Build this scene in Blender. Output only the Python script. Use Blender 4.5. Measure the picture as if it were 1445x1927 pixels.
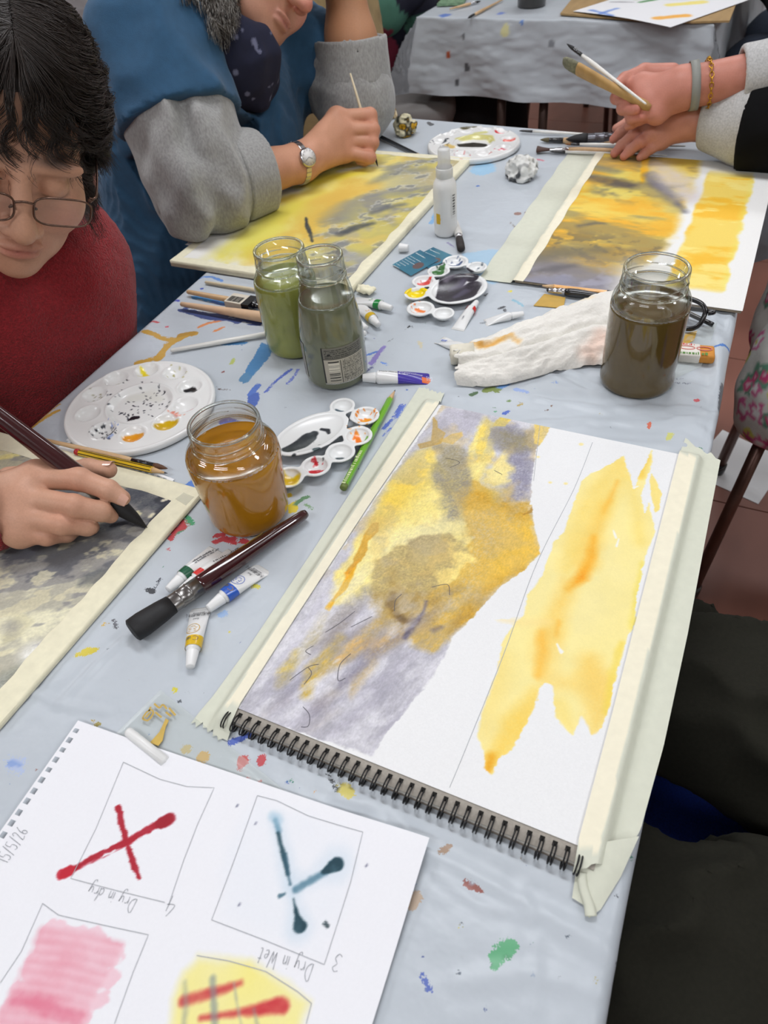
import bpy, bmesh, math, random
import numpy as np
from mathutils import Vector, Matrix

for _o in list(bpy.data.objects):
    bpy.data.objects.remove(_o)
random.seed(7)
SC = bpy.context.scene
COL = SC.collection

# ------------------------------------------------------------------ camera
# world frame: metres, z = 0 is the top of the near tablecloth, the floor lies 0.75 m below
IMW, IMH, FPX = 1445.0, 1927.0, 1380.7
CAM = np.array([0.283316, -0.205990, 0.523760])
_pi, _ro, _ya = 0.786938, -0.120698, -0.518241
CF = np.array([math.sin(_ya) * math.cos(_pi), math.cos(_ya) * math.cos(_pi), -math.sin(_pi)])
_r0 = np.array([math.cos(_ya), -math.sin(_ya), 0.0])
_u0 = np.cross(_r0, CF)
CR = math.cos(_ro) * _r0 + math.sin(_ro) * _u0
CU = -math.sin(_ro) * _r0 + math.cos(_ro) * _u0
cd = bpy.data.cameras.new('camera')
cd.sensor_fit = 'VERTICAL'
cd.sensor_height = 9.8
cd.lens = 9.8 * FPX / IMH
cd.clip_start = 0.02
cd.dof.use_dof = True
cd.dof.focus_distance = 0.74
cd.dof.aperture_fstop = 3.0
cam = bpy.data.objects.new('camera', cd)
COL.objects.link(cam)
cam.matrix_world = Matrix(((CR[0], CU[0], -CF[0], CAM[0]), (CR[1], CU[1], -CF[1], CAM[1]),
                           (CR[2], CU[2], -CF[2], CAM[2]), (0, 0, 0, 1)))
SC.camera = cam

# ------------------------------------------------------------------ world, exposure
w = bpy.data.worlds.new('world')
SC.world = w
w.use_nodes = True
w.node_tree.nodes['Background'].inputs[0].default_value = (0.85, 0.93, 1.0, 1)
w.node_tree.nodes['Background'].inputs[1].default_value = 0.25
SC.view_settings.view_transform = 'Standard'
SC.view_settings.look = 'None'
SC.view_settings.exposure = 0.0
SC.view_settings.gamma = 1.0
SC.view_settings.use_curve_mapping = False
SC.cycles.use_light_tree = False
SC.cycles.max_bounces = 8
SC.cycles.diffuse_bounces = 2
SC.cycles.glossy_bounces = 3
SC.cycles.transmission_bounces = 8
SC.cycles.transparent_max_bounces = 40
LAMP_E = 18.6
CEIL = 2.0
FLOOR = -0.75
LAMPS = [(x, y) for y in (-1.4, 0.9, 3.2) for x in (-2.6, -0.3, 2.0)]


# ------------------------------------------------------------------ helpers: space
def P(x, y, z=0.0):
    """where the line of sight through a photo point meets the level z (metres above the cloth)"""
    d = CF + (x - IMW / 2) / FPX * CR - (y - IMH / 2) / FPX * CU
    return CAM + (z - CAM[2]) / d[2] * d


def PD(x, y, dep):
    return CAM + dep * (CF + (x - IMW / 2) / FPX * CR - (y - IMH / 2) / FPX * CU)


def PP(pts, z=0.0):
    return np.array([P(a, b, z)[:2] for a, b in pts])


def srgb(c):
    if isinstance(c, str):
        c = [int(c[i:i + 2], 16) for i in (0, 2, 4)]
    a = np.asarray(c, float) / 255.0
    return np.where(a <= 0.04045, a / 12.92, ((a + 0.055) / 1.055) ** 2.4)


# ------------------------------------------------------------------ helpers: noise
_TAB = {}


def vnoise(x, y, s, seed=0):
    if seed not in _TAB:
        _TAB[seed] = np.random.default_rng(seed + 11).random((256, 256)).astype(np.float32)
    t = _TAB[seed]
    x = x / s
    y = y / s
    xi = np.floor(x).astype(int)
    yi = np.floor(y).astype(int)
    fx = x - xi
    fy = y - yi
    fx = fx * fx * (3 - 2 * fx)
    fy = fy * fy * (3 - 2 * fy)
    a = t[xi & 255, yi & 255]
    b = t[(xi + 1) & 255, yi & 255]
    c = t[xi & 255, (yi + 1) & 255]
    d = t[(xi + 1) & 255, (yi + 1) & 255]
    return (a * (1 - fx) + b * fx) * (1 - fy) + (c * (1 - fx) + d * fx) * fy


def fbm(x, y, s, seed=0, o=4):
    v = 0
    a = 0.5
    tot = 0
    for i in range(o):
        v = v + a * vnoise(x + 31.7 * i, y - 17.3 * i, s / 2 ** i, seed + i)
        tot += a
        a *= 0.55
    return v / tot


_T3 = np.random.default_rng(5).random((32, 32, 32)).astype(np.float32)


def noise3(p, s):
    q = p / s
    i = np.floor(q).astype(int)
    f = q - i
    f = f * f * (3 - 2 * f)
    r = 0
    for dx in (0, 1):
        for dy in (0, 1):
            for dz in (0, 1):
                wgt = (f[:, 0] if dx else 1 - f[:, 0]) * (f[:, 1] if dy else 1 - f[:, 1]) * (f[:, 2] if dz else 1 - f[:, 2])
                r = r + wgt * _T3[(i[:, 0] + dx) & 31, (i[:, 1] + dy) & 31, (i[:, 2] + dz) & 31]
    return r


def sstep(a, b, x):
    t = np.clip((x - a) / (b - a), 0, 1)
    return t * t * (3 - 2 * t)


# ------------------------------------------------------------------ helpers: materials
MATS = {}


def mat(name, c, rough=0.5, var=0.06, scale=60.0, spec=0.5, metal=0.0, bump=0.0, bscale=300.0, trans=0.0, sss=0.0,
        sheen=0.0, coat=0.0, attr=None, alpha=1.0, emit=0.0, bdist=0.001, stretch=None):
    if name in MATS:
        return MATS[name]
    m = bpy.data.materials.new(name)
    m.use_nodes = True
    nt = m.node_tree
    b = nt.nodes['Principled BSDF']
    lin = srgb(c) if not (isinstance(c, tuple) and len(c) == 3 and max(c) <= 1.0 and min(c) < 0) else c
    tc = nt.nodes.new('ShaderNodeTexCoord')
    src = tc.outputs['Object']
    if stretch:
        mp = nt.nodes.new('ShaderNodeMapping')
        mp.inputs['Scale'].default_value = stretch
        nt.links.new(src, mp.inputs['Vector'])
        src = mp.outputs['Vector']
    nz = nt.nodes.new('ShaderNodeTexNoise')
    nz.inputs['Scale'].default_value = scale
    nz.inputs['Detail'].default_value = 2
    nt.links.new(src, nz.inputs['Vector'])
    mr = nt.nodes.new('ShaderNodeMapRange')
    mr.inputs['From Min'].default_value = 0.25
    mr.inputs['From Max'].default_value = 0.75
    mr.inputs['To Min'].default_value = 1 - var
    mr.inputs['To Max'].default_value = 1 + var
    nt.links.new(nz.outputs['Fac'], mr.inputs['Value'])
    mx = nt.nodes.new('ShaderNodeVectorMath')
    mx.operation = 'SCALE'
    if attr:
        at = nt.nodes.new('ShaderNodeAttribute')
        at.attribute_name = attr
        nt.links.new(at.outputs['Color'], mx.inputs[0])
    else:
        mx.inputs[0].default_value = tuple(lin)
    nt.links.new(mr.outputs['Result'], mx.inputs['Scale'])
    nt.links.new(mx.outputs['Vector'], b.inputs['Base Color'])
    b.inputs['Roughness'].default_value = rough
    b.inputs['Specular IOR Level'].default_value = spec
    b.inputs['Metallic'].default_value = metal
    b.inputs['Transmission Weight'].default_value = trans
    b.inputs['Coat Weight'].default_value = coat
    b.inputs['Sheen Weight'].default_value = sheen
    if sss:
        b.inputs['Subsurface Weight'].default_value = sss
        b.inputs['Subsurface Radius'].default_value = (0.008, 0.003, 0.0015)
        b.inputs['Subsurface Scale'].default_value = 1.0
    if emit:
        b.inputs['Emission Color'].default_value = (*lin, 1)
        b.inputs['Emission Strength'].default_value = emit
    b.inputs['Alpha'].default_value = alpha
    if bump:
        n2 = nt.nodes.new('ShaderNodeTexNoise')
        n2.inputs['Scale'].default_value = bscale
        n2.inputs['Detail'].default_value = 1
        nt.links.new(src, n2.inputs['Vector'])
        bp = nt.nodes.new('ShaderNodeBump')
        bp.inputs['Strength'].default_value = bump
        bp.inputs['Distance'].default_value = bdist
        nt.links.new(n2.outputs['Fac'], bp.inputs['Height'])
        nt.links.new(bp.outputs['Normal'], b.inputs['Normal'])
    MATS[name] = m
    return m


def glass_mat(name, tint=(0.985, 0.99, 0.985), edge=(0.50, 0.55, 0.51)):
    """jar glass: clear, darker where it is seen edge-on, with a mirror gloss"""
    if name in MATS:
        return MATS[name]
    m = bpy.data.materials.new(name)
    m.use_nodes = True
    nt = m.node_tree
    nt.nodes.remove(nt.nodes['Principled BSDF'])
    lw = nt.nodes.new('ShaderNodeLayerWeight')
    lw.inputs['Blend'].default_value = 0.17
    mc = nt.nodes.new('ShaderNodeMix')
    mc.data_type = 'RGBA'
    mc.inputs['A'].default_value = (*tint, 1)
    mc.inputs['B'].default_value = (*edge, 1)
    nt.links.new(lw.outputs['Facing'], mc.inputs['Factor'])
    tr = nt.nodes.new('ShaderNodeBsdfTransparent')
    nt.links.new(mc.outputs['Result'], tr.inputs['Color'])
    gl = nt.nodes.new('ShaderNodeBsdfGlossy')
    gl.inputs['Roughness'].default_value = 0.03
    fr = nt.nodes.new('ShaderNodeMapRange')
    fr.inputs['To Min'].default_value = 0.045
    fr.inputs['To Max'].default_value = 0.7
    nt.links.new(lw.outputs['Facing'], fr.inputs['Value'])
    ms = nt.nodes.new('ShaderNodeMixShader')
    nt.links.new(fr.outputs[0], ms.inputs[0])
    nt.links.new(tr.outputs[0], ms.inputs[1])
    nt.links.new(gl.outputs[0], ms.inputs[2])
    nt.links.new(ms.outputs[0], nt.nodes['Material Output'].inputs['Surface'])
    MATS[name] = m
    return m


def solid_glass(name):
    if name not in MATS:
        m = MATS[name] = bpy.data.materials.new(name)
        m.use_nodes = True
        b = m.node_tree.nodes['Principled BSDF']
        b.inputs['Base Color'].default_value = (.93, .97, .94, 1)
        b.inputs['Roughness'].default_value = .02
        b.inputs['IOR'].default_value = 1.45
        b.inputs['Transmission Weight'].default_value = 1.0
    return MATS[name]


def film_mat(name, col=(1, 1, 1), clear=0.8, rough=0.15, tint=(0.9, 0.92, 0.9)):
    """thin clear film: see-through with a glossy skin"""
    if name in MATS:
        return MATS[name]
    m = bpy.data.materials.new(name)
    m.use_nodes = True
    nt = m.node_tree
    b = nt.nodes['Principled BSDF']
    b.inputs['Base Color'].default_value = (*tint, 1)
    b.inputs['Roughness'].default_value = rough
    tr = nt.nodes.new('ShaderNodeBsdfTransparent')
    tr.inputs['Color'].default_value = (*col, 1)
    ms = nt.nodes.new('ShaderNodeMixShader')
    tc = nt.nodes.new('ShaderNodeTexCoord')
    nz = nt.nodes.new('ShaderNodeTexNoise')
    nz.inputs['Scale'].default_value = 45
    nt.links.new(tc.outputs['Object'], nz.inputs['Vector'])
    mr = nt.nodes.new('ShaderNodeMapRange')
    mr.inputs['To Min'].default_value = 1 - clear - 0.05
    mr.inputs['To Max'].default_value = 1 - clear + 0.05
    nt.links.new(nz.outputs['Fac'], mr.inputs['Value'])
    nt.links.new(mr.outputs['Result'], ms.inputs[0])
    nt.links.new(tr.outputs[0], ms.inputs[1])
    nt.links.new(b.outputs[0], ms.inputs[2])
    nt.links.new(ms.outputs[0], nt.nodes['Material Output'].inputs['Surface'])
    MATS[name] = m
    return m


# ------------------------------------------------------------------ helpers: objects
def tag(o, label=None, cat=None, group=None, kind=None):
    if label:
        o['label'] = label
    if cat:
        o['category'] = cat
    if group:
        o['group'] = group
    if kind:
        o['kind'] = kind
    return o


def empty(name, loc=(0, 0, 0), label=None, cat=None, group=None, kind=None):
    o = bpy.data.objects.new(name, None)
    o.empty_display_size = 0.02
    COL.objects.link(o)
    o.location = tuple(loc)
    return tag(o, label, cat, group, kind)


def raw_mesh(name, V, F, smooth=True, colors=None, attr='col'):
    me = bpy.data.meshes.new(name)
    V = np.asarray(V, np.float32)
    if isinstance(F, np.ndarray):
        k = F.shape[1]
        me.vertices.add(len(V))
        me.vertices.foreach_set('co', V.ravel())
        me.loops.add(F.size)
        me.loops.foreach_set('vertex_index', F.astype(np.int32).ravel())
        me.polygons.add(len(F))
        me.polygons.foreach_set('loop_start', np.arange(0, F.size, k, dtype=np.int32))
        me.polygons.foreach_set('loop_total', np.full(len(F), k, np.int32))
        me.update(calc_edges=True)
        me.validate()
    else:
        me.from_pydata([tuple(v) for v in V], [], F)
        me.update()
    if smooth:
        me.polygons.foreach_set('use_smooth', np.ones(len(me.polygons), bool))
    if colors is not None:
        C = np.asarray(colors, np.float32)
        if C.shape[1] == 3:
            C = np.concatenate([C, np.ones((len(C), 1), np.float32)], 1)
        a = me.color_attributes.new(attr, 'FLOAT_COLOR', 'POINT')
        a.data.foreach_set('color', C.ravel())
    return me


def link(name, me, m, parent=None, loc=None):
    """link a mesh; world-space vertices are made local to the parent's place"""
    o = bpy.data.objects.new(name, me)
    COL.objects.link(o)
    if m is not None:
        me.materials.clear()
        for q in (m if isinstance(m, (list, tuple)) else [m]):
            me.materials.append(q)
    if parent is not None:
        o.parent = parent
        off = loc if loc is not None else wloc(parent)
    else:
        off = loc
    if off is not None:
        n = len(me.vertices)
        co = np.empty(n * 3, np.float32)
        me.vertices.foreach_get('co', co)
        co = co.reshape(-1, 3) - np.asarray(off, np.float32)
        me.vertices.foreach_set('co', co.ravel())
        me.update()
        if parent is None:
            o.location = tuple(off)
        else:
            o.location = tuple(np.asarray(off) - wloc(parent))
    return o


def wloc(o):
    v = np.zeros(3)
    while o is not None:
        v = v + np.array(o.location)
        o = o.parent
    return v


def part(name, VF, m, parent, smooth=True, colors=None):
    V, F = VF
    return link(name, raw_mesh(name, V, F, smooth, colors), m, parent)


def thing(name, VF, m, label, cat, group=None, smooth=True, colors=None, kind=None):
    """a thing that is one mesh, origin at its base"""
    V, F = VF
    V = np.asarray(V, float)
    base = np.array([(V[:, 0].min() + V[:, 0].max()) / 2, (V[:, 1].min() + V[:, 1].max()) / 2, V[:, 2].min()])
    o = link(name, raw_mesh(name, V, F, smooth, colors), m, None, base)
    return tag(o, label, cat, group, kind)


def join(*vfs):
    V = []
    F = []
    n = 0
    for v, f in vfs:
        v = np.asarray(v, float)
        V.append(v)
        F += [tuple(int(i) + n for i in q) for q in f]
        n += len(v)
    return np.concatenate(V), F


def box(x0, x1, y0, y1, z0, z1, bev=0.0):
    V = np.array([[x, y, z] for z in (z0, z1) for y in (y0, y1) for x in (x0, x1)], float)
    F = [(0, 2, 3, 1), (4, 5, 7, 6), (0, 1, 5, 4), (2, 6, 7, 3), (0, 4, 6, 2), (1, 3, 7, 5)]
    if bev:
        return bevel((V, F), bev)
    return V, F


def bevel(vf, w, seg=2):
    bm = bmesh.new()
    vs = [bm.verts.new(v) for v in vf[0]]
    for f in vf[1]:
        bm.faces.new([vs[i] for i in f])
    bmesh.ops.bevel(bm, geom=list(bm.edges), offset=w, segments=seg, affect='EDGES', profile=0.5)
    bm.verts.index_update()
    V = np.array([v.co[:] for v in bm.verts])
    F = [tuple(v.index for v in f.verts) for f in bm.faces]
    bm.free()
    return V, F


def slab(poly, z0, z1):
    """prism over a flat outline [(x, y), ...]"""
    n = len(poly)
    V = [(x, y, z0) for x, y in poly] + [(x, y, z1) for x, y in poly]
    F = [tuple(range(n))[::-1], tuple(range(n, 2 * n))] + [(i, (i + 1) % n, n + (i + 1) % n, n + i) for i in range(n)]
    return np.array(V, float), F


def lathe(prof, n=32, flat=None, mod=None):
    """profile [(r, z), ...] about z; flat: y scale for each ring; mod(theta, r, z) -> r, z"""
    V = []
    F = []
    for k, (r, z) in enumerate(prof):
        fy = 1.0 if flat is None else flat[k]
        for j in range(n):
            t = 2 * math.pi * j / n
            rr, zz = (r, z) if mod is None else mod(t, r, z)
            V.append((rr * math.cos(t), rr * math.sin(t) * fy, zz))
    m = len(prof)
    for k in range(m - 1):
        for j in range(n):
            a = k * n + j
            b = k * n + (j + 1) % n
            F.append((a, b, b + n, a + n))
    if prof[0][0] > 1e-6:
        F.append(tuple(range(n))[::-1])
    if prof[-1][0] > 1e-6:
        F.append(tuple(range((m - 1) * n, m * n)))
    return np.array(V, float), F


def frame(A, B, up=(0, 0, 1), roll=0.0):
    A = np.asarray(A, float)
    B = np.asarray(B, float)
    z = (B - A) / np.linalg.norm(B - A)
    up = np.asarray(up, float)
    if abs(z @ up) > 0.98:
        up = np.array([1.0, 0, 0])
    x = np.cross(up, z)
    x /= np.linalg.norm(x)
    y = np.cross(z, x)
    if roll:
        x, y = math.cos(roll) * x + math.sin(roll) * y, -math.sin(roll) * x + math.cos(roll) * y
    return A, np.stack([x, y, z], 1)


def along(vf, A, B, roll=0.0, up=(0, 0, 1)):
    """lay a lathe (axis z) from A towards B; local y ends up pointing up"""
    o, M = frame(A, B, up, roll)
    return np.asarray(vf[0]) @ M.T + o, vf[1]


def tube(pts, rad, n=8, closed=False, cap=True):
    pts = np.asarray(pts, float)
    m = len(pts)
    rad = np.full(m, rad, float) if np.isscalar(rad) else np.asarray(rad, float)
    T = np.gradient(pts, axis=0)
    if closed:
        T = np.roll(pts, -1, 0) - np.roll(pts, 1, 0)
    T /= np.linalg.norm(T, axis=1)[:, None] + 1e-12
    nrm = np.cross(T[0], [0.3, 0.2, 0.93])
    nrm /= np.linalg.norm(nrm)
    V = []
    for k in range(m):
        nrm = nrm - (nrm @ T[k]) * T[k]
        nrm /= np.linalg.norm(nrm)
        b = np.cross(T[k], nrm)
        for j in range(n):
            t = 2 * math.pi * j / n
            V.append(pts[k] + rad[k] * (math.cos(t) * nrm + math.sin(t) * b))
    F = []
    for k in range(m if closed else m - 1):
        k2 = (k + 1) % m
        for j in range(n):
            F.append((k * n + j, k * n + (j + 1) % n, k2 * n + (j + 1) % n, k2 * n + j))
    if cap and not closed:
        F.append(tuple(range(n))[::-1])
        F.append(tuple(range((m - 1) * n, m * n)))
    return np.array(V), F


def smooth_path(pts, n=40, closed=False):
    pts = np.asarray(pts, float)
    m = len(pts)
    out = []
    for i in range(m if closed else m - 1):
        p0 = pts[(i - 1) % m] if closed else pts[max(i - 1, 0)]
        p1 = pts[i]
        p2 = pts[(i + 1) % m]
        p3 = pts[(i + 2) % m] if closed else pts[min(i + 2, m - 1)]
        k = max(2, n // m)
        for t in np.arange(k) / k:
            out.append(0.5 * ((2 * p1) + (-p0 + p2) * t + (2 * p0 - 5 * p1 + 4 * p2 - p3) * t * t + (-p0 + 3 * p1 - 3 * p2 + p3) * t ** 3))
    if not closed:
        out.append(pts[-1])
    return np.array(out)


def grid_faces(nr, nc):
    a = (np.arange(nr - 1)[:, None] * nc + np.arange(nc - 1)[None, :]).ravel()
    return np.stack([a, a + 1, a + 1 + nc, a + nc], 1)


def ribbon(pts, wdt, z, jitter=0.0):
    """thin flat drawn line lying at the level z (pts xy)"""
    pts = np.asarray(pts, float)
    T = np.gradient(pts, axis=0)
    T /= np.linalg.norm(T, axis=1)[:, None] + 1e-12
    N = np.stack([-T[:, 1], T[:, 0]], 1)
    ww = (wdt if np.isscalar(wdt) else np.asarray(wdt))
    ww = np.broadcast_to(ww, (len(pts),)) * (1 + jitter * np.random.default_rng(3).normal(size=len(pts)))
    L = pts + N * ww[:, None] / 2
    Rr = pts - N * ww[:, None] / 2
    V = np.concatenate([np.c_[L, np.full(len(L), z)], np.c_[Rr, np.full(len(L), z)]])
    n = len(pts)
    return V, [(i, i + 1, n + i + 1, n + i) for i in range(n - 1)]


_TX = {}


def text_mesh(s, size=1.0):
    """flat lettering in the xy plane, starting at the origin, cap height about 0.7*size"""
    cu = bpy.data.curves.new('lettering', 'FONT')
    cu.body = s
    cu.size = size
    cu.resolution_u = 2
    o = bpy.data.objects.new('lettering', cu)
    COL.objects.link(o)
    dg = bpy.context.evaluated_depsgraph_get()
    me = bpy.data.meshes.new_from_object(o.evaluated_get(dg))
    V = np.array([v.co[:] for v in me.vertices]) if len(me.vertices) else np.zeros((0, 3))
    F = [tuple(p.vertices) for p in me.polygons]
    bpy.data.objects.remove(o)
    bpy.data.curves.remove(cu)
    bpy.data.meshes.remove(me)
    return V, F


def tiny_print(n, size, seed=1):
    """a line of print too small to read: letter-like strokes in the xy plane"""
    r_ = random.Random(seed)
    x = 0.0
    out = []
    for i in range(n):
        w_ = r_.choice([.16, .2, .34, .4]) * size
        h_ = r_.choice([.5, .5, .7]) * size
        out.append((np.array([(x, 0, 0), (x + w_, 0, 0), (x + w_, h_, 0), (x, h_, 0)]), [(0, 1, 2, 3)]))
        x += w_ + (.14 if r_.random() < .8 else .4) * size
    return join(*out)


# ------------------------------------------------------------------ helpers: painted surfaces
def poly_sd(px, py, poly):
    d = np.full(px.shape, 1e9)
    ins = np.zeros(px.shape, bool)
    n = len(poly)
    for i in range(n):
        ax, ay = poly[i]
        bx, by = poly[(i + 1) % n]
        ex, ey = bx - ax, by - ay
        wx, wy = px - ax, py - ay
        t = np.clip((wx * ex + wy * ey) / (ex * ex + ey * ey + 1e-18), 0, 1)
        d = np.minimum(d, (wx - ex * t) ** 2 + (wy - ey * t) ** 2)
        c1 = (ay <= py) & (by > py) & (ex * wy - ey * wx > 0)
        c2 = (ay > py) & (by <= py) & (ex * wy - ey * wx < 0)
        ins ^= (c1 | c2)
    d = np.sqrt(d)
    return np.where(ins, -d, d)


def line_sd(px, py, pts, wid=None):
    """distance to a polyline minus its (varying) half width; also the position along it"""
    d = np.full(px.shape, 1e9)
    n = len(pts)
    for i in range(n - 1):
        ax, ay = pts[i]
        bx, by = pts[i + 1]
        ex, ey = bx - ax, by - ay
        wx, wy = px - ax, py - ay
        t = np.clip((wx * ex + wy * ey) / (ex * ex + ey * ey + 1e-18), 0, 1)
        dd = np.sqrt((wx - ex * t) ** 2 + (wy - ey * t) ** 2)
        if wid is not None:
            dd = dd - (wid[i] * (1 - t) + wid[i + 1] * t)
        d = np.minimum(d, dd)
    return d


class Canvas:
    """pigment on a sheet: sRGB colours at the vertices of a fine grid of points"""

    def __init__(self, X, Y, base, z=0.0):
        self.X, self.Y, self.z = X, Y, z
        self.C = np.ones(X.shape + (3,)) * np.asarray(base, float) / 255.0
        self.mask = None

    def sub(self, q, mg):
        x0, y0 = q.min(0) - mg
        x1, y1 = q.max(0) + mg
        return (self.X > x0) & (self.X < x1) & (self.Y > y0) & (self.Y < y1)

    def put(self, k, a, col, mode):
        a = np.clip(a, 0, 1)[:, None]
        if self.mask is not None:
            a = a * self.mask[k][:, None]
        col = np.asarray(col, float) / 255.0
        c = self.C[k]
        self.C[k] = c * (1 - a * (1 - col)) if mode == 'mul' else c * (1 - a) + col * a

    def wash(self, pts, col, a=1.0, edge=0.002, es=0.02, soft=0.0012, tex=0.25, ts=0.015, rim=0.0, rw=0.0012, seed=1, mode='mix', grain=0.0, px=True):
        q = PP(pts, self.z) if px else np.asarray(pts, float)
        k = self.sub(q, edge * 2 + soft * 3)
        x, y = self.X[k], self.Y[k]
        if not len(x):
            return
        sd = poly_sd(x, y, q) + edge * 2 * (fbm(x, y, es, seed) - 0.5)
        m = sstep(soft, -soft, sd)
        al = a * m * (1 + tex * 2 * (fbm(x, y, ts, seed + 20) - 0.5))
        if grain:
            al = al * (1 + grain * 2 * (vnoise(x, y, 0.0012, seed + 3) - 0.5))
        if rim:
            al = al + rim * np.exp(-((sd + rw) / rw) ** 2) * m
        self.put(k, al, col, mode)

    def wash2(self, pts, col, a=1.0, edge=0.002, es=0.02, soft=0.0012, *r, **k):
        self.wash(pts, col, a, edge * 2.6, es * 1.1, soft * 2.6, *r, **k)

    def keep(self, polys, edge=.002, es=.01, fine=.0012):
        """let later pigment fall only inside these outlines (ragged like a dry brush edge)"""
        sd = np.full(self.X.shape, 9.0)
        for q in polys:
            sd = np.minimum(sd, poly_sd(self.X, self.Y, PP(q, self.z)))
        sd = sd + edge * 2 * (fbm(self.X, self.Y, es, 70) - .5) + fine * 2 * (fbm(self.X * .4 + self.Y * .3, self.Y * .4 - self.X * .3, .0016, 75, 2) - .5)
        self.mask = sstep(.0005, -.0005, sd)

    def stroke(self, pts, wid, col, a=1.0, soft=0.0006, edge=0.0005, es=0.004, tex=0.2, ts=0.008, seed=2, mode='mix', dry=0.0, px=True, grain=0.0):
        q = PP(pts, self.z) if px else np.asarray(pts, float)
        wid = [wid] * len(q) if np.isscalar(wid) else list(wid)
        k = self.sub(q, max(wid) + edge * 2 + soft * 3)
        x, y = self.X[k], self.Y[k]
        if not len(x):
            return
        sd = line_sd(x, y, q, wid) + edge * 2 * (fbm(x, y, es, seed) - 0.5)
        m = sstep(soft, -soft, sd)
        al = a * m * (1 + tex * 2 * (fbm(x, y, ts, seed + 9) - 0.5))
        if dry:
            d = q[-1] - q[0]
            d = d / (np.linalg.norm(d) + 1e-9)
            s_ = x * d[0] + y * d[1]
            t_ = -x * d[1] + y * d[0]
            al = al * sstep(dry - 0.12, dry + 0.12, fbm(s_ * 0.18, t_, 0.002, seed + 4, 3))
        if grain:
            al = al * (1 + grain * 2 * (vnoise(x, y, 0.0012, seed + 3) - 0.5))
        self.put(k, al, col, mode)

    def lin(self):
        c = np.clip(self.C, 0, 1)
        return np.where(c <= 0.04045, c / 12.92, ((c + 0.055) / 1.055) ** 2.4).reshape(-1, 3)


def rect_grid(O, ux, uy, W, L, step):
    """points of a W x L sheet from corner O with unit axes ux, uy"""
    nx = int(W / step) + 1
    ny = int(L / step) + 1
    a, b = np.meshgrid(np.linspace(0, W, nx), np.linspace(0, L, ny))
    X = O[0] + ux[0] * a + uy[0] * b
    Y = O[1] + ux[1] * a + uy[1] * b
    return X, Y


def sheet_part(name, cv, Z, parent, m, flip=False):
    ny, nx = cv.X.shape
    Z = np.broadcast_to(Z, cv.X.shape)
    F = grid_faces(ny, nx)
    if flip:
        F = F[:, ::-1]
    V = np.stack([cv.X, cv.Y, Z], -1).reshape(-1, 3)
    return link(name, raw_mesh(name, V, F, True, cv.lin()), m, parent)


# ------------------------------------------------------------------ helpers: blended solids
def rcone(p, a, b, r1, r2):
    """tapered capsule"""
    a = np.asarray(a, float)
    b = np.asarray(b, float)
    ba = b - a
    pa = p - a
    h = np.clip(pa @ ba / (ba @ ba + 1e-12), 0, 1)
    d = np.linalg.norm(pa - h[:, None] * ba, axis=1)
    return d - (r1 + (r2 - r1) * h)


def ell(p, c, r, M=None):
    q = p - np.asarray(c, float)
    if M is not None:
        q = q @ M
    r = np.asarray(r, float)
    k0 = np.linalg.norm(q / r, axis=1)
    k1 = np.linalg.norm(q / (r * r), axis=1)
    return k0 * (k0 - 1) / (k1 + 1e-9)


def smin(a, b, k):
    h = np.clip(0.5 + 0.5 * (b - a) / k, 0, 1)
    return b * (1 - h) + a * h - k * h * (1 - h)


def smax(a, b, k):
    return -smin(-a, -b, k)


def chain(p, pts, rad, k=0.004):
    d = None
    for i in range(len(pts) - 1):
        e = rcone(p, pts[i], pts[i + 1], rad[i], rad[i + 1])
        d = e if d is None else smin(d, e, k)
    return d


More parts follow.
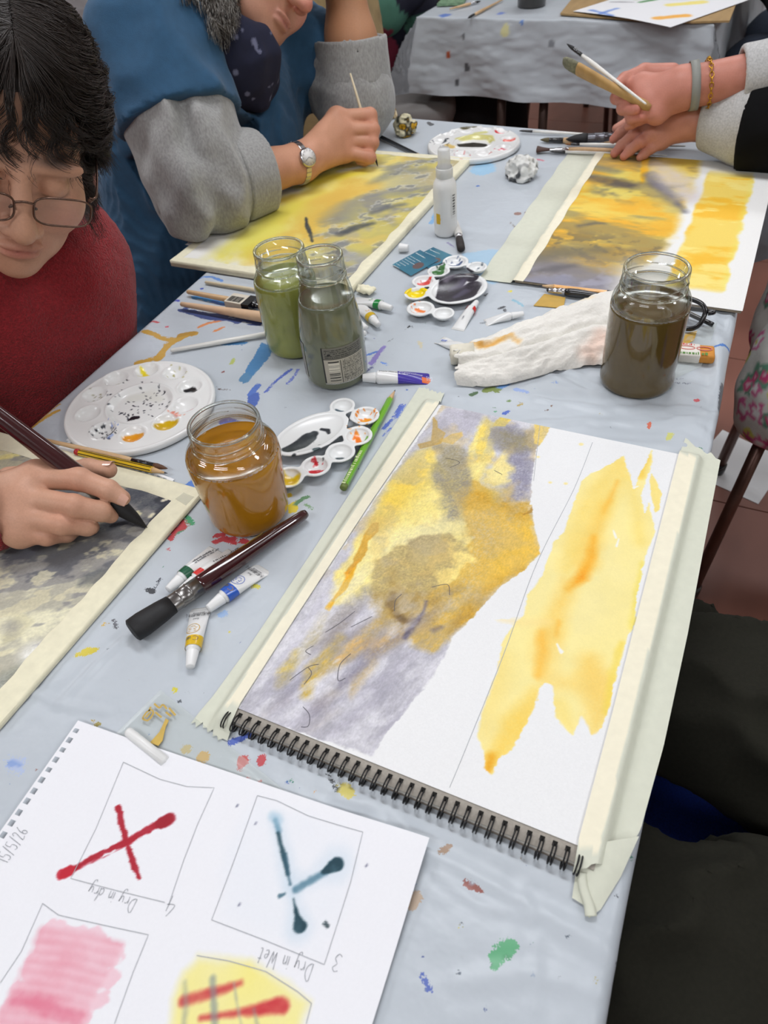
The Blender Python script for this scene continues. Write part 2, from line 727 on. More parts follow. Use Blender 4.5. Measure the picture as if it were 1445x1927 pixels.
def solid(fn, lo, hi, h, band=6):
    """surface of the solid fn(p) < 0 inside the box lo..hi, cells of size h"""
    lo = np.asarray(lo, float)
    hi = np.asarray(hi, float)
    n = np.maximum(2, np.ceil((hi - lo) / h / band).astype(int)) * band
    cx = [lo[i] + (np.arange(n[i] // band) + 0.5) * band * h for i in range(3)]
    G = np.stack(np.meshgrid(*cx, indexing='ij'), -1).reshape(-1, 3)
    cv = fn(G)
    near = (np.abs(cv) < band * h * 1.15).reshape([k // band for k in n])
    vals = np.repeat(np.repeat(np.repeat(cv.reshape(near.shape), band, 0), band, 1), band, 2).astype(np.float32)
    mk = np.repeat(np.repeat(np.repeat(near, band, 0), band, 1), band, 2)
    idx = np.argwhere(mk)
    pts = lo + idx * h
    out = np.empty(len(pts))
    for s in range(0, len(pts), 400000):
        out[s:s + 400000] = fn(pts[s:s + 400000])
    vals[mk] = out
    vals[0] = vals[-1] = 1.0
    vals[:, 0] = vals[:, -1] = 1.0
    vals[:, :, 0] = vals[:, :, -1] = 1.0
    ins = vals < 0
    nx, ny, nz = vals.shape
    acc = np.zeros((nx - 1, ny - 1, nz - 1, 3), np.float32)
    cnt = np.zeros((nx - 1, ny - 1, nz - 1), np.float32)
    cor = [(i, j, k) for i in (0, 1) for j in (0, 1) for k in (0, 1)]
    sl = lambda c: tuple(slice(c[i], vals.shape[i] - 1 + c[i]) for i in range(3))
    for a in cor:
        for ax in range(3):
            if a[ax]:
                continue
            b = list(a)
            b[ax] = 1
            va, vb = vals[sl(a)], vals[sl(b)]
            cr = (va < 0) != (vb < 0)
            t = np.where(cr, va / (va - vb + 1e-20), 0)
            for q in range(3):
                acc[..., q] += np.where(cr, a[q] + (t if q == ax else 0), 0)
            cnt += cr
    act = cnt > 0
    ids = -np.ones(act.shape, np.int64)
    ids[act] = np.arange(act.sum())
    V = lo + (np.argwhere(act) + acc[act] / cnt[act][:, None]) * h
    Q = []
    for ax in range(3):
        o1, o2 = (ax + 1) % 3, (ax + 2) % 3
        s0 = [slice(0, None)] * 3
        s1 = [slice(0, None)] * 3
        s0[ax] = slice(0, -1)
        s1[ax] = slice(1, None)
        A_, B_ = ins[tuple(s0)], ins[tuple(s1)]
        e = np.argwhere(A_ != B_)
        e = e[(e[:, o1] > 0) & (e[:, o2] > 0) & (e[:, o1] < vals.shape[o1] - 1) & (e[:, o2] < vals.shape[o2] - 1)]
        fl = A_[tuple(e.T)]
        qs = []
        for d1, d2 in ((1, 1), (0, 1), (0, 0), (1, 0)):
            c = e.copy()
            c[:, o1] -= d1
            c[:, o2] -= d2
            qs.append(ids[tuple(c.T)])
        qd = np.stack(qs, 1)
        qd[~fl] = qd[~fl][:, ::-1]
        Q.append(qd)
    Q = np.concatenate(Q)
    Q = Q[(Q >= 0).all(1)]
    return V, Q


def relax(V, F, it=2, lam=0.5):
    E = np.concatenate([F[:, [0, 1]], F[:, [1, 2]], F[:, [2, 3]], F[:, [3, 0]]])
    for _ in range(it):
        s = np.zeros_like(V)
        c = np.zeros(len(V))
        np.add.at(s, E[:, 0], V[E[:, 1]])
        np.add.at(s, E[:, 1], V[E[:, 0]])
        np.add.at(c, E[:, 0], 1)
        np.add.at(c, E[:, 1], 1)
        V = V * (1 - lam) + lam * s / np.maximum(c, 1)[:, None]
    return V


# ------------------------------------------------------------------ the room
def room():
    x0, x1, y0, y1 = -5.2, 3.6, -3.4, 6.2
    m = mat('wall_paint', 'd9d6cf', 0.85, 0.02, 6)
    for nm, b in (('wall_left', (x0 - .1, x0, y0, y1)), ('wall_right', (x1, x1 + .1, y0, y1)), ('wall_back', (x0 - .1, x1 + .1, y1, y1 + .1)), ('wall_front', (x0 - .1, x1 + .1, y0 - .1, y0))):
        o = link(nm, raw_mesh(nm, *box(*b, FLOOR, CEIL), False), m)
        tag(o, kind='structure')
    o = link('ceiling', raw_mesh('ceiling', *box(x0, x1, y0, y1, CEIL, CEIL + .1), False), mat('ceiling_paint', 'efeeea', 0.9, 0.02, 8))
    tag(o, kind='structure')
    fl = link('floor', raw_mesh('floor', *box(x0, x1, y0, y1, FLOOR - .1, FLOOR - 0.004), False), mat('floor_joint', '33211d', 0.8, 0.1, 40))
    tag(fl, kind='structure')
    T = 0.61
    fm = mat('vinyl_tile', '8e5e50', 0.42, 0.22, 9.0, bump=0.05, bscale=30, stretch=(1.0, 0.35, 1))
    tm = raw_mesh('floor_tile', *box(-T / 2 + .0015, T / 2 - .0015, -T / 2 + .0015, T / 2 - .0015, 0, 0.004, 0.0008), False)
    tm.materials.append(fm)
    ox, oy = 0.575, 0.285
    for i in range(-7, 5):
        for j in range(-3, 9):
            cx, cy = ox + i * T, oy + j * T
            if x0 < cx < x1 and y0 < cy < y1:
                t = bpy.data.objects.new('floor_tile', tm)
                COL.objects.link(t)
                t.parent = fl
                t.location = (cx, cy, FLOOR - 0.004)


def lamps():
    mb = mat('lamp_housing', 'f2f2f0', 0.5, 0.02, 30)
    md = mat('lamp_diffuser', 'f8fbff', 0.6, 0.01, 30, emit=LAMP_E)
    md.cycles.emission_sampling = 'FRONT'
    b = raw_mesh('housing', *box(-.62, .62, -.16, .16, -.05, 0, .004), False)
    d = raw_mesh('diffuser', np.array([(-.60, -.14, -.055), (.60, -.14, -.055), (.60, .14, -.055), (-.60, .14, -.055)]), [(3, 2, 1, 0)], False)
    b.materials.append(mb)
    d.materials.append(md)
    for k, (x, y) in enumerate(LAMPS):
        e = empty('ceiling_lamp', (x, y, CEIL), 'white ceiling lamp panel, %s in the %s row from the near wall' % (('left', 'middle', 'right')[k % 3], ('first', 'second', 'third')[k // 3]), 'ceiling lamp', 'ceiling lamps in rows')
        for nm, me in (('housing', b), ('diffuser', d)):
            o = bpy.data.objects.new(nm, me)
            COL.objects.link(o)
            o.parent = e


room()
lamps()

# ------------------------------------------------------------------ the near table and its cloth
TC = {'nl': (-0.425, -0.46), 'nr': (0.334, -0.46), 'fr': (0.288, 1.308), 'fl': (-0.4908, 1.351)}


def table_uv(a, b):
    nl, nr, fr, fl_ = (np.array(TC[k]) for k in ('nl', 'nr', 'fr', 'fl'))
    a = a[..., None]
    b = b[..., None]
    return (nl * (1 - a) + nr * a) * (1 - b) + (fl_ * (1 - a) + fr * a) * b


def table(corners, ztop, label, th=0.025, legs=((0.08, 0.05), (0.92, 0.05), (0.08, 0.95), (0.92, 0.95)), legm=None):
    nl, nr, fr, fl_ = (np.array(c) for c in corners)
    ctr = (nl + nr + fr + fl_) / 4
    t = empty('folding_table', (ctr[0], ctr[1], FLOOR), label, 'table')
    poly = [tuple(c * 0.985 + ctr * 0.015) for c in (nl, nr, fr, fl_)]
    part('tabletop', bevel(slab(poly, ztop - th, ztop - 0.003), 0.004), mat('table_laminate', 'b9b4aa', 0.5), t, False)
    lm = legm or mat('table_leg_metal', '5d4a44', 0.35, 0.1, 40, metal=0.6)
    for a, b in legs:
        q = (nl * (1 - a) + nr * a) * (1 - b) + (fl_ * (1 - a) + fr * a) * b
        part('leg', tube([(q[0], q[1], FLOOR + .001), (q[0], q[1], ztop - th)], 0.014, 12), lm, t)
    for b in (0.05, 0.95):
        q0 = (nl * .92 + nr * .08) * (1 - b) + (fl_ * .92 + fr * .08) * b
        q1 = (nl * .08 + nr * .92) * (1 - b) + (fl_ * .08 + fr * .92) * b
        part('crossbar', tube([(*q0, FLOOR + .3), (*q1, FLOOR + .3)], 0.009, 8), lm, t)
    return t


table([TC['nl'], TC['nr'], TC['fr'], TC['fl']], -0.0042, 'long folding table under the paint splashed grey cloth')

STAINS = []


def stain(kind, pts, col, w=3.0, op=1.0):
    STAINS.append((kind, pts, col, w, op))

# paint marks on the near cloth: photo points of each mark, colour, half width in mm
S = stain
OC, OC2, NV, BL, TB, LB, RD, GN, YL, OR, BK, PU, BR = 'c89a2e', 'b88a20', '2b3f7d', '3f66b8', '3d7fb4', '7db3d6', 'c4303a', '3f8a55', 'e8cf1a', 'e08a4a', '26282e', '8a7cc0', '8a5a4a'
# mustard brushing along the left edge
for l, w_ in (([(112, 742), (128, 728), (150, 716)], 5), ([(118, 728), (150, 700), (176, 690)], 3), ([(20, 818), (60, 790), (96, 770)], 2.5), ([(48, 812), (84, 786), (110, 772)], 2),
              ([(150, 700), (190, 672), (222, 652)], 3), ([(196, 672), (226, 648)], 2), ([(232, 640), (262, 622)], 2), ([(60, 800), (96, 772), (112, 760)], 1.5)):
    S('dry', l, OC, w_)
for l, w_, c in (([(274, 622), (300, 634), (322, 640)], 4, OC), ([(366, 628), (336, 638), (314, 650), (298, 676)], 5, OC), ([(258, 682), (284, 676)], 4, OC), ([(340, 632), (362, 628)], 5, OC2)):
    S('dry', l, c, w_)
S('dry', [(264, 608), (286, 604), (298, 606)], RD, 1.5)
S('dot', [(314, 614)], 'd05a6a', 2.5)
S('dry', [(374, 616), (392, 608), (412, 604)], OR, 2.5)
S('dry', [(404, 624), (420, 616)], OR, 2)
# blues left of the green jar
S('dry', [(346, 582), (376, 590), (410, 598), (446, 604)], NV, 7)
S('dry', [(400, 596), (440, 590), (490, 606)], NV, 9)
S('dry', [(426, 586), (470, 588), (500, 596)], '33479a', 8)
S('dry', [(366, 560), (392, 562), (420, 568)], '3d8fd0', 6)
S('dry', [(404, 566), (440, 572)], '3e6fc0', 6)
S('dry', [(372, 522), (400, 520), (416, 528)], '5f8fd6', 3)
S('dot', [(380, 543)], '3a4fb0', 3)
S('dry', [(324, 564), (336, 566)], '4a52b4', 2)
S('blob', [(492, 645), (512, 655), (505, 675), (490, 690), (470, 712), (462, 700), (478, 670)], TB)
S('dry', [(510, 650), (480, 690), (462, 716)], '4f86b0', 7)
S('dry', [(420, 648), (460, 646)], TB, 3)
S('blob', [(468, 742), (486, 738), (488, 752), (476, 770), (464, 764)], '3d5fb4')
S('dry', [(486, 726), (470, 742)], '4a70c4', 3)
S('dry', [(424, 792), (446, 798), (462, 804)], '3f5fb6', 6)
S('dry', [(500, 738), (520, 716), (548, 694)], '4a62bc', 1.6)
S('dry', [(540, 722), (556, 704), (562, 694)], '6a78c8', 1.4)
S('dry', [(432, 734), (412, 732)], '5a4038', 1.2)
S('dot', [(420, 700)], '8a3a34', 2)
S('dot', [(408, 727)], BK, 1)
S('dry', [(440, 676), (436, 684)], 'b6c060', 2)
S('dry', [(700, 684), (712, 664), (722, 652)], PU, 3)
S('dry', [(690, 668), (712, 660)], '4f7fd0', 1.8)
S('dry', [(684, 702), (700, 690)], '5a5f8c', 2.5)
S('dry', [(718, 682), (730, 686)], '5f8fe0', 1)
S('dry', [(756, 762), (742, 784), (722, 806)], '4a64c0', 2)
S('dry', [(764, 760), (746, 786)], '5a78d0', 1)
S('dry', [(734, 806), (720, 820)], '6a80d0', 1)
S('dot', [(765, 733)], BL, 1.4)
S('dry', [(762, 620), (772, 612), (776, 616)], BK, 1.2)
S('dot', [(740, 666)], '9aa0a8', 1)
S('dry', [(730, 642), (740, 636)], '8a8f96', .6)
S('blob', [(786, 640), (794, 644), (796, 660), (788, 652)], 'cfc6a8')
S('dot', [(797, 661)], '3a7fc0', .9)
# by the pencil, the small palette and the orange jar
S('blob', [(540, 950), (552, 944), (562, 952), (556, 962), (544, 964)], YL)
S('dry', [(528, 936), (544, 930)], 'd8b818', 3)
S('dot', [(512, 962)], YL, 4)
S('dry', [(558, 946), (566, 938), (578, 934)], '5a8a5a', 2.5)
S('dry', [(574, 948), (586, 956)], '7aa070', 1)
S('blob', [(346, 914), (362, 900), (374, 904), (366, 918), (352, 922)], '4f7fd0')
S('dry', [(380, 902), (384, 916)], 'd8a84a', 3)
S('dry', [(330, 996), (322, 1012), (328, 1002), (342, 992)], RD, 3)
S('dry', [(316, 1030), (318, 1034)], RD, 1.6)
S('dry', [(340, 982), (346, 990)], RD, 3)
S('dry', [(350, 970), (362, 984)], '3fa06a', 3)
S('dry', [(324, 1006), (342, 996)], '4f9a78', 1.5)
S('dry', [(352, 990), (342, 998)], '6fb090', 1)
S('dry', [(404, 1020), (420, 1012), (440, 1018)], RD, 3.5)
S('dry', [(408, 1006), (420, 1004)], RD, 3)
S('dry', [(456, 1018), (470, 1022)], RD, 3)
S('dry', [(286, 1110), (296, 1096), (302, 1088)], '3a3e4a', 1)
S('dry', [(276, 1108), (292, 1112)], BK, 1)
S('dry', [(280, 1114), (292, 1116)], BK, 1)
S('dot', [(304, 1067)], '2a8a5a', .9)
S('dot', [(324, 1076)], '303848', .6)
S('blob', [(148, 1232), (160, 1220), (176, 1217), (188, 1220), (182, 1228), (168, 1232), (156, 1236)], 'd8c418')
S('dot', [(143, 1233)], 'd8c418', 2)
S('dot', [(196, 1175)], 'd8ae1c', 2)
S('dry', [(214, 1168), (218, 1182)], '5a5a62', .8)
S('dry', [(476, 1102), (486, 1104)], 'd6cc40', 2.2)
S('dry', [(418, 1158), (424, 1154)], '9ab8e0', 3)
S('dot', [(432, 1188)], 'd8ca40', 1.2)
S('dry', [(546, 1192), (558, 1186)], 'cfc060', .8)
S('blob', [(326, 1292), (334, 1290), (336, 1298), (330, 1306), (326, 1302)], 'd8cc20')
S('dry', [(350, 1302), (356, 1304)], '52586a', 1)
S('dot', [(338, 1321)], '4a505a', 1.6)
S('dry', [(168, 1356), (176, 1361)], 'b89a20', 1.5)
S('dry', [(180, 1362), (186, 1363)], '9a8a20', 1.2)
S('blob', [(482, 1426), (494, 1416), (504, 1424), (498, 1440), (484, 1446)], RD)
S('blob', [(446, 1424), (464, 1420), (470, 1434), (452, 1450), (446, 1446)], 'cc4a44')
S('dot', [(466, 1464)], 'cc4a44', 1.8)
S('dot', [(488, 1472)], 'cc4a44', 2.2)
S('dot', [(510, 1482)], 'b8504a', 1.4)
S('dry', [(434, 1396), (456, 1388), (474, 1382)], '3a58b8', 2)
S('dot', [(382, 1424)], 'd8a820', 5)
S('dot', [(350, 1410)], 'c8b060', 4)
S('dot', [(540, 1472)], '2a50b0', 1.2)
S('dot', [(549, 1470)], '2a8a5a', 1.4)
S('dot', [(566, 1484)], '2a3a90', .9)
S('dry', [(614, 1456), (628, 1476), (632, 1488)], '34363c', 1.2)
S('dry', [(650, 1484), (656, 1494)], 'd6c860', 4)
S('dry', [(560, 1508), (586, 1528)], 'd8c070', 2)
S('dot', [(590, 1490)], 'e0a040', .8)
# right side
S('dot', [(1311, 755)], 'd04850', 3)
S('dry', [(1240, 736), (1256, 730)], '5fb090', 3)
S('dry', [(1268, 722), (1296, 722)], '7a8090', .8)
S('dry', [(1272, 714), (1290, 712)], '7a8090', .6)
S('dry', [(1344, 654), (1366, 648), (1392, 658)], '3a78c8', 1.6)
S('dry', [(1390, 700), (1394, 708)], '4a60c0', 1)
S('dry', [(1362, 718), (1358, 742), (1356, 764)], '50545e', 2)
S('dry', [(1366, 722), (1372, 732)], '60646e', 1)
S('dry', [(1356, 776), (1364, 784)], '454a50', 2)
S('dry', [(916, 734), (926, 730), (934, 734)], '7f9040', 5)
S('dry', [(888, 742), (896, 738)], '4a6a40', 2)
S('dry', [(944, 728), (958, 722)], '6a9ad8', 3)
S('dry', [(970, 732), (992, 738)], '9ab0e0', 2.5)
S('dry', [(1040, 718), (1048, 720)], '6a90d8', 2)
S('dot', [(958, 753)], '6a8a40', 2.6)
S('dry', [(976, 762), (984, 758)], 'b0963a', 2)
S('dot', [(930, 766)], '4a7a4a', 1.8)
S('dot', [(932, 774)], '4fa070', 1.8)
S('dry', [(948, 778), (956, 774)], '3a60c0', 2.2)
S('dot', [(1029, 771)], '6a4438', 1.8)
S('dot', [(1038, 763)], '8a6a58', 1.2)
S('dry', [(1222, 798), (1220, 806)], 'd86a4a', 1.3)
S('dry', [(1262, 818), (1258, 828)], 'd0d070', 2)
S('dry', [(1318, 842), (1324, 846)], '4a8a68', .9)
S('dot', [(1334, 851)], '3a9a68', 1)
# middle
S('dry', [(912, 556), (918, 552)], '3a3c42', 2)
S('dry', [(940, 580), (948, 576), (950, 584)], '2e3036', 1.6)
S('dot', [(960, 548)], 'e8d828', 3)
S('dry', [(966, 564), (984, 574)], '8abcd0', 2)
S('dot', [(902, 608)], 'd06a7a', 1)
S('wash', [(872, 476), (946, 470), (950, 520), (930, 536), (900, 528), (884, 500)], 'a9c9e0')
S('wash', [(900, 306), (932, 308), (930, 322), (908, 330), (884, 322)], '9cc8e6')
S('dot', [(899, 350)], '2f6fc8', 3.4)
S('dry', [(820, 400), (812, 420)], '7fb0dc', 4)
S('dot', [(974, 402)], '9a7468', 6)
S('dot', [(992, 400)], '8a5f58', 4)
S('dry', [(960, 418), (970, 428)], '8a8078', 1.2)
S('dry', [(936, 506), (938, 500)], '26282e', 1.6)
S('dot', [(900, 478)], '2a3038', 1)
S('dry', [(806, 230), (812, 234)], '55565a', 5)
S('dry', [(1010, 300), (1022, 302)], 'd8798a', 3)
S('dry', [(796, 306), (812, 300)], 'bcd6ea', 6)
S('dry', [(842, 456), (858, 468)], '8a7fae', 1)
# near the bottom
S('dry', [(928, 1802), (944, 1786), (960, 1778)], '5fae7c', 4)
S('dot', [(956, 1800)], '4a9a68', 2)
S('dry', [(794, 1836), (802, 1852), (808, 1862)], '4f66b8', 2)
S('dry', [(832, 1602), (842, 1596)], 'a88a70', 3)
S('dry', [(878, 1664), (898, 1676)], '9a5a50', 2.5)
S('dry', [(782, 1690), (776, 1700)], 'c0a890', 3)
S('dot', [(866, 1744)], 'd8d050', 1.2)
S('dot', [(869, 1737)], '6a7078', .8)
S('dot', [(1160, 1684)], '4a4e58', .9)
S('dot', [(914, 1898)], '5a6a9a', 1.2)
S('dry', [(20, 1436), (32, 1440)], '8aa4d8', 3)
S('wash', [(20, 1425), (45, 1430), (40, 1450), (24, 1446)], 'b4c2e0')
_rs = random.Random(3)
for _ in range(330):
    S('dot', [(_rs.uniform(0, 1330), _rs.uniform(240, 1900))], _rs.choice(['55606e', '3a4656', '6a86b8', '8a7a60', '9a6a60', '4a8a70', 'b8a850', '6a6a72', '4a5aa0', 'a8b4c4']), _rs.choice([.4, .5, .6, .7, .9, 1.2]))

CREASES = [([(690, 1560), (840, 1620), (990, 1700), (1080, 1750), (1160, 1800)], .0016, .006), ([(820, 1640), (900, 1700), (1000, 1730)], .001, .004), ([(980, 1660), (1010, 1760), (1010, 1900)], .0008, .004),
           ([(640, 1500), (700, 1520), (740, 1560)], .0012, .005), ([(1340, 590), (1352, 640), (1350, 700), (1352, 800), (1340, 860)], .0022, .007), ([(950, 660), (1060, 720), (1180, 770)], .001, .006),
           ([(970, 800), (1100, 790), (1230, 800), (1345, 780)], .0018, .006), ([(990, 830), (1120, 830), (1290, 840)], .0012, .005), ([(1010, 750), (1130, 770), (1300, 770), (1350, 778)], .0015, .005),
           ([(840, 760), (930, 700), (1000, 690)], .0009, .008), ([(60, 1300), (110, 1325), (190, 1240), (260, 1180)], .0012, .004), ([(110, 1325), (200, 1340)], .0009, .004), ([(560, 700), (640, 720), (700, 700)], .0008, .006),
           ([(620, 900), (600, 1000), (560, 1080)], .0006, .006), ([(900, 250), (1000, 330), (1040, 400)], .0008, .008), ([(1000, 580), (1200, 600), (1350, 610)], .0014, .007), ([(1130, 1870), (1000, 1830), (860, 1850)], .0009, .006),
           ([(1060, 690), (1150, 745), (1290, 790), (1352, 835)], .0014, .006), ([(700, 850), (760, 780), (850, 740)], .0006, .005)]


def near_cloth():
    Wt, Lt, R = 0.77, 1.79, 0.012
    oh = 0.24
    ins = R
    da = np.concatenate([np.linspace(-oh, -.024, 30), np.arange(-.02, .0001, .002), np.arange(.003, Wt - 2 * ins, .003), np.arange(0, .0201, .002) + Wt - 2 * ins, np.linspace(.024, oh, 30) + Wt - 2 * ins])
    db = np.concatenate([np.linspace(-oh, -.024, 20), np.arange(-.02, .0001, .002), np.arange(.003, Lt - 2 * ins, .003), np.arange(0, .0201, .002) + Lt - 2 * ins, np.linspace(.024, oh, 30) + Lt - 2 * ins])
    A, B = np.meshgrid(da, db)
    w_, l_ = Wt - 2 * ins, Lt - 2 * ins
    ca = np.clip(A, 0, w_)
    cb = np.clip(B, 0, l_)
    XY = table_uv((ca + ins) / Wt, (cb + ins) / Lt)
    X, Y = XY[..., 0].copy(), XY[..., 1].copy()

    def bend(q):
        t = np.clip(q / R, 0, math.pi / 2)
        return R * np.sin(t), R * (1 - np.cos(t)) + np.maximum(0, q - R * math.pi / 2)
    qa = np.maximum(0, A - w_) + np.maximum(0, -A)
    qb = np.maximum(0, B - l_) + np.maximum(0, -B)
    oa, za = bend(qa)
    ob, zb = bend(qb)
    # at the corners the cloth gathers: the fall is shared and the skirt swings outwards
    both = np.minimum(qa, qb)
    Z = -np.maximum(za, zb)
    sa = np.where(A > w_, 1, -1) * (qa > 0)
    sb = np.where(B > l_, 1, -1) * (qb > 0)
    fall = np.clip(-Z, 0, 1)
    wav = 0.010 * fall / .24 * np.sin(B * 38 + 1.0) + 0.006 * fall / .24 * np.sin(A * 45)
    X += sa * (oa + both * .42 + wav * (qa > 0) - 0.03 * fall * (sa > 0))
    Y += sb * (ob + both * .42 + wav * (qb > 0))
    top = (qa == 0) & (qb == 0)
    rdg = 1 - np.abs(2 * fbm(X * .6 + Y * .2, Y * 1.2, .05, 60, 3) - 1) * 2.2
    zone = sstep(.02, .16, X) * sstep(.34, .46, Y) * (1 - sstep(.66, .80, Y)) + .35 * sstep(.1, -.1, Y)
    Z += np.where(top, 0.0022 * (fbm(X, Y, .16, 40) - .62) + 0.0010 * (fbm(X, Y, .03, 44) - .6) + .0022 * zone * (np.clip(rdg, 0, 1) - .35), 0)
    for pts, amp, wd in CREASES:
        q = PP(pts)
        k = (X > q[:, 0].min() - .04) & (X < q[:, 0].max() + .04) & (Y > q[:, 1].min() - .04) & (Y < q[:, 1].max() + .04)
        d = line_sd(X[k], Y[k], q) + .004 * (fbm(X[k], Y[k], .03, 9) - .5)
        Z[k] += amp * np.exp(-(d / wd) ** 2) - .5 * amp * np.exp(-((d - 1.6 * wd) / wd) ** 2)
    Z = np.where(top, np.minimum(Z, .0018), Z)
    # colour of the marks and how far inside a mark each point is
    Cc = np.tile(srgb('8090a0'), X.shape + (1,)).astype(float)
    M = np.zeros(X.shape)
    for i, (kind, pts, col, wmm, op) in enumerate(STAINS):
        q = PP(pts)
        mg = .012 + (wmm * .001)
        k = (X > q[:, 0].min() - mg) & (X < q[:, 0].max() + mg) & (Y > q[:, 1].min() - mg) & (Y < q[:, 1].max() + mg) & (fall < .03)
        x, y = X[k], Y[k]
        if not len(x):
            continue
        if kind == 'dot':
            ww = max(wmm, .9) * .001
            sd = np.hypot(x - q[0, 0], y - q[0, 1]) - ww
            op_ = 1.0
        elif kind in ('blob', 'wash'):
            sd = poly_sd(x, y, q)
            sd = sd + (.004 if kind == 'blob' else .014) * (fbm(x, y, .012 if kind == 'blob' else .03, i) - .5)
        else:
            sd = line_sd(x, y, q) - wmm * .001
            d = q[-1] - q[0]
            d /= np.linalg.norm(d) + 1e-9
            st = fbm((x * d[0] + y * d[1]) * .22, -x * d[1] + y * d[0], .005, i, 3)
            sd = sd + max(wmm * .001, .0016) * 2.2 * (st - .50)
        a = np.clip(.5 - sd / (.006 if kind != 'wash' else .02), 0, 1)
        if kind == 'dot' and wmm < .9:
            a *= .5 + .5 * wmm / .9
        b = a > M[k]
        cc = Cc[k]
        cc[b] = srgb(col)
        Cc[k] = cc
        M[k] = np.maximum(M[k], a)
    V = np.stack([X, Y, Z], -1).reshape(-1, 3)
    C4 = np.concatenate([Cc.reshape(-1, 3), M.reshape(-1, 1)], 1)
    m = bpy.data.materials.new('grey_plastic_cloth')
    m.use_nodes = True
    nt = m.node_tree
    N = nt.nodes
    b = N['Principled BSDF']
    tc = N.new('ShaderNodeTexCoord')

    def noise(s, det=4):
        n = N.new('ShaderNodeTexNoise')
        n.inputs['Scale'].default_value = s
        n.inputs['Detail'].default_value = det
        nt.links.new(tc.outputs['Object'], n.inputs['Vector'])
        return n.outputs['Fac']

    def math_(op, a, b_=None):
        n = N.new('ShaderNodeMath')
        n.operation = op
        for i, v in enumerate((a, b_)):
            if v is None:
                continue
            if isinstance(v, (int, float)):
                n.inputs[i].default_value = v
            else:
                nt.links.new(v, n.inputs[i])
        return n.outputs[0]
    at = N.new('ShaderNodeAttribute')
    at.attribute_name = 'col'
    fine = math_('MULTIPLY', math_('SUBTRACT', noise(900, 0), .5), .55)
    mid = math_('MULTIPLY', math_('SUBTRACT', noise(260, 1), .5), .45)
    fac = math_('ADD', math_('ADD', at.outputs['Alpha'], fine), mid)
    mr = N.new('ShaderNodeMapRange')
    mr.interpolation_type = 'SMOOTHSTEP'
    mr.inputs['From Min'].default_value = .40
    mr.inputs['From Max'].default_value = .52
    mr.inputs['To Max'].default_value = .93
    nt.links.new(fac, mr.inputs['Value'])
    base = N.new('ShaderNodeRGB')
    base.outputs[0].default_value = (*srgb('c0c7ce'), 1)
    mix = N.new('ShaderNodeMix')
    mix.data_type = 'RGBA'
    nt.links.new(mr.outputs['Result'], mix.inputs['Factor'])
    nt.links.new(base.outputs[0], mix.inputs['A'])
    nt.links.new(at.outputs['Color'], mix.inputs['B'])
    nt.links.new(mix.outputs['Result'], b.inputs['Base Color'])
    b.inputs['Roughness'].default_value = .38
    b.inputs['Specular IOR Level'].default_value = .45
    h = noise(60, 2)
    bp = N.new('ShaderNodeBump')
    bp.inputs['Strength'].default_value = .8
    bp.inputs['Distance'].default_value = .0012
    nt.links.new(h, bp.inputs['Height'])
    nt.links.new(bp.outputs['Normal'], b.inputs['Normal'])
    MATS['cloth'] = m
    o = link('tablecloth', raw_mesh('tablecloth', V, grid_faces(*X.shape), True, C4), m, None, (-.07, .44, 0))
    tag(o, 'pale grey plastic cloth splashed with paint under all the jars and paintings', 'tablecloth')


near_cloth()

# ------------------------------------------------------------------ handwriting
GLY = {
    'D': [[(0, 0), (.05, 1), (.35, .95), (.55, .6), (.45, .2), (.1, 0)]],
    'r': [[(0, .5), (.08, 0)], [(.04, .3), (.2, .5), (.35, .48)]],
    'y': [[(0, .5), (.1, .12), (.3, .12), (.4, .5)], [(.4, .5), (.32, -.3), (.1, -.45), (0, -.3)]],
    'i': [[(.1, .5), (.12, 0)], [(.08, .75), (.11, .7)]],
    'n': [[(0, .5), (.03, 0)], [(.03, .35), (.18, .5), (.3, .42), (.33, 0)]],
    'd': [[(.4, .4), (.2, .5), (.02, .25), (.15, 0), (.38, .1)], [(.5, 1), (.4, .4), (.44, 0)]],
    'W': [[(0, 1), (.15, 0), (.32, .7), (.5, 0), (.7, 1)]],
    'e': [[(.03, .25), (.35, .3), (.3, .48), (.15, .5), (.02, .25), (.12, 0), (.36, .08)]],
    't': [[(.18, .9), (.15, .1), (.25, 0), (.35, .05)], [(.02, .6), (.36, .62)]],
    '4': [[(.3, 1), (.02, .4), (.5, .42)], [(.42, .75), (.36, -.05)]],
    '3': [[(.05, .9), (.25, 1), (.42, .8), (.2, .55), (.42, .3), (.25, 0), (.03, .1)]],
    '1': [[(.15, 1), (.15, 0)]],
    '5': [[(.45, 1), (.12, 1), (.08, .55), (.35, .55), (.4, .2), (.2, 0), (.02, .1)]],
    '/': [[(.4, 1.1), (.0, -.1)]],
    '2': [[(.05, .8), (.22, 1), (.4, .8), (.05, .02), (.45, .05)]],
    '6': [[(.38, 1), (.1, .6), (.05, .2), (.25, 0), (.4, .25), (.2, .45), (.06, .25)]],
}
ADV = {'W': .9, 'D': .75, ' ': .45, 'i': .3, '1': .35, '/': .5}


def handwriting(s, p0, p1, up, size, z, wdt):
    """letters written from photo point p0 towards p1, tall towards the photo point up"""
    a = P(*p0, z)[:2]
    b = P(*p1, z)[:2]
    t = (b - a) / np.linalg.norm(b - a)
    n = np.array([-t[1], t[0]])
    if n @ (P(*up, z)[:2] - a) < 0:
        n = -n
    tot = sum(ADV.get(ch, .58) for ch in s)
    sx = np.linalg.norm(b - a) / tot
    x = 0
    out = []
    for ch in s:
        for pl in GLY.get(ch, []):
            q = np.array([a + t * (x + u) * sx + n * v * size for u, v in pl])
            out.append(ribbon(smooth_path(q, 16), wdt, z, .15))
        x += ADV.get(ch, .58)
    return join(*out)


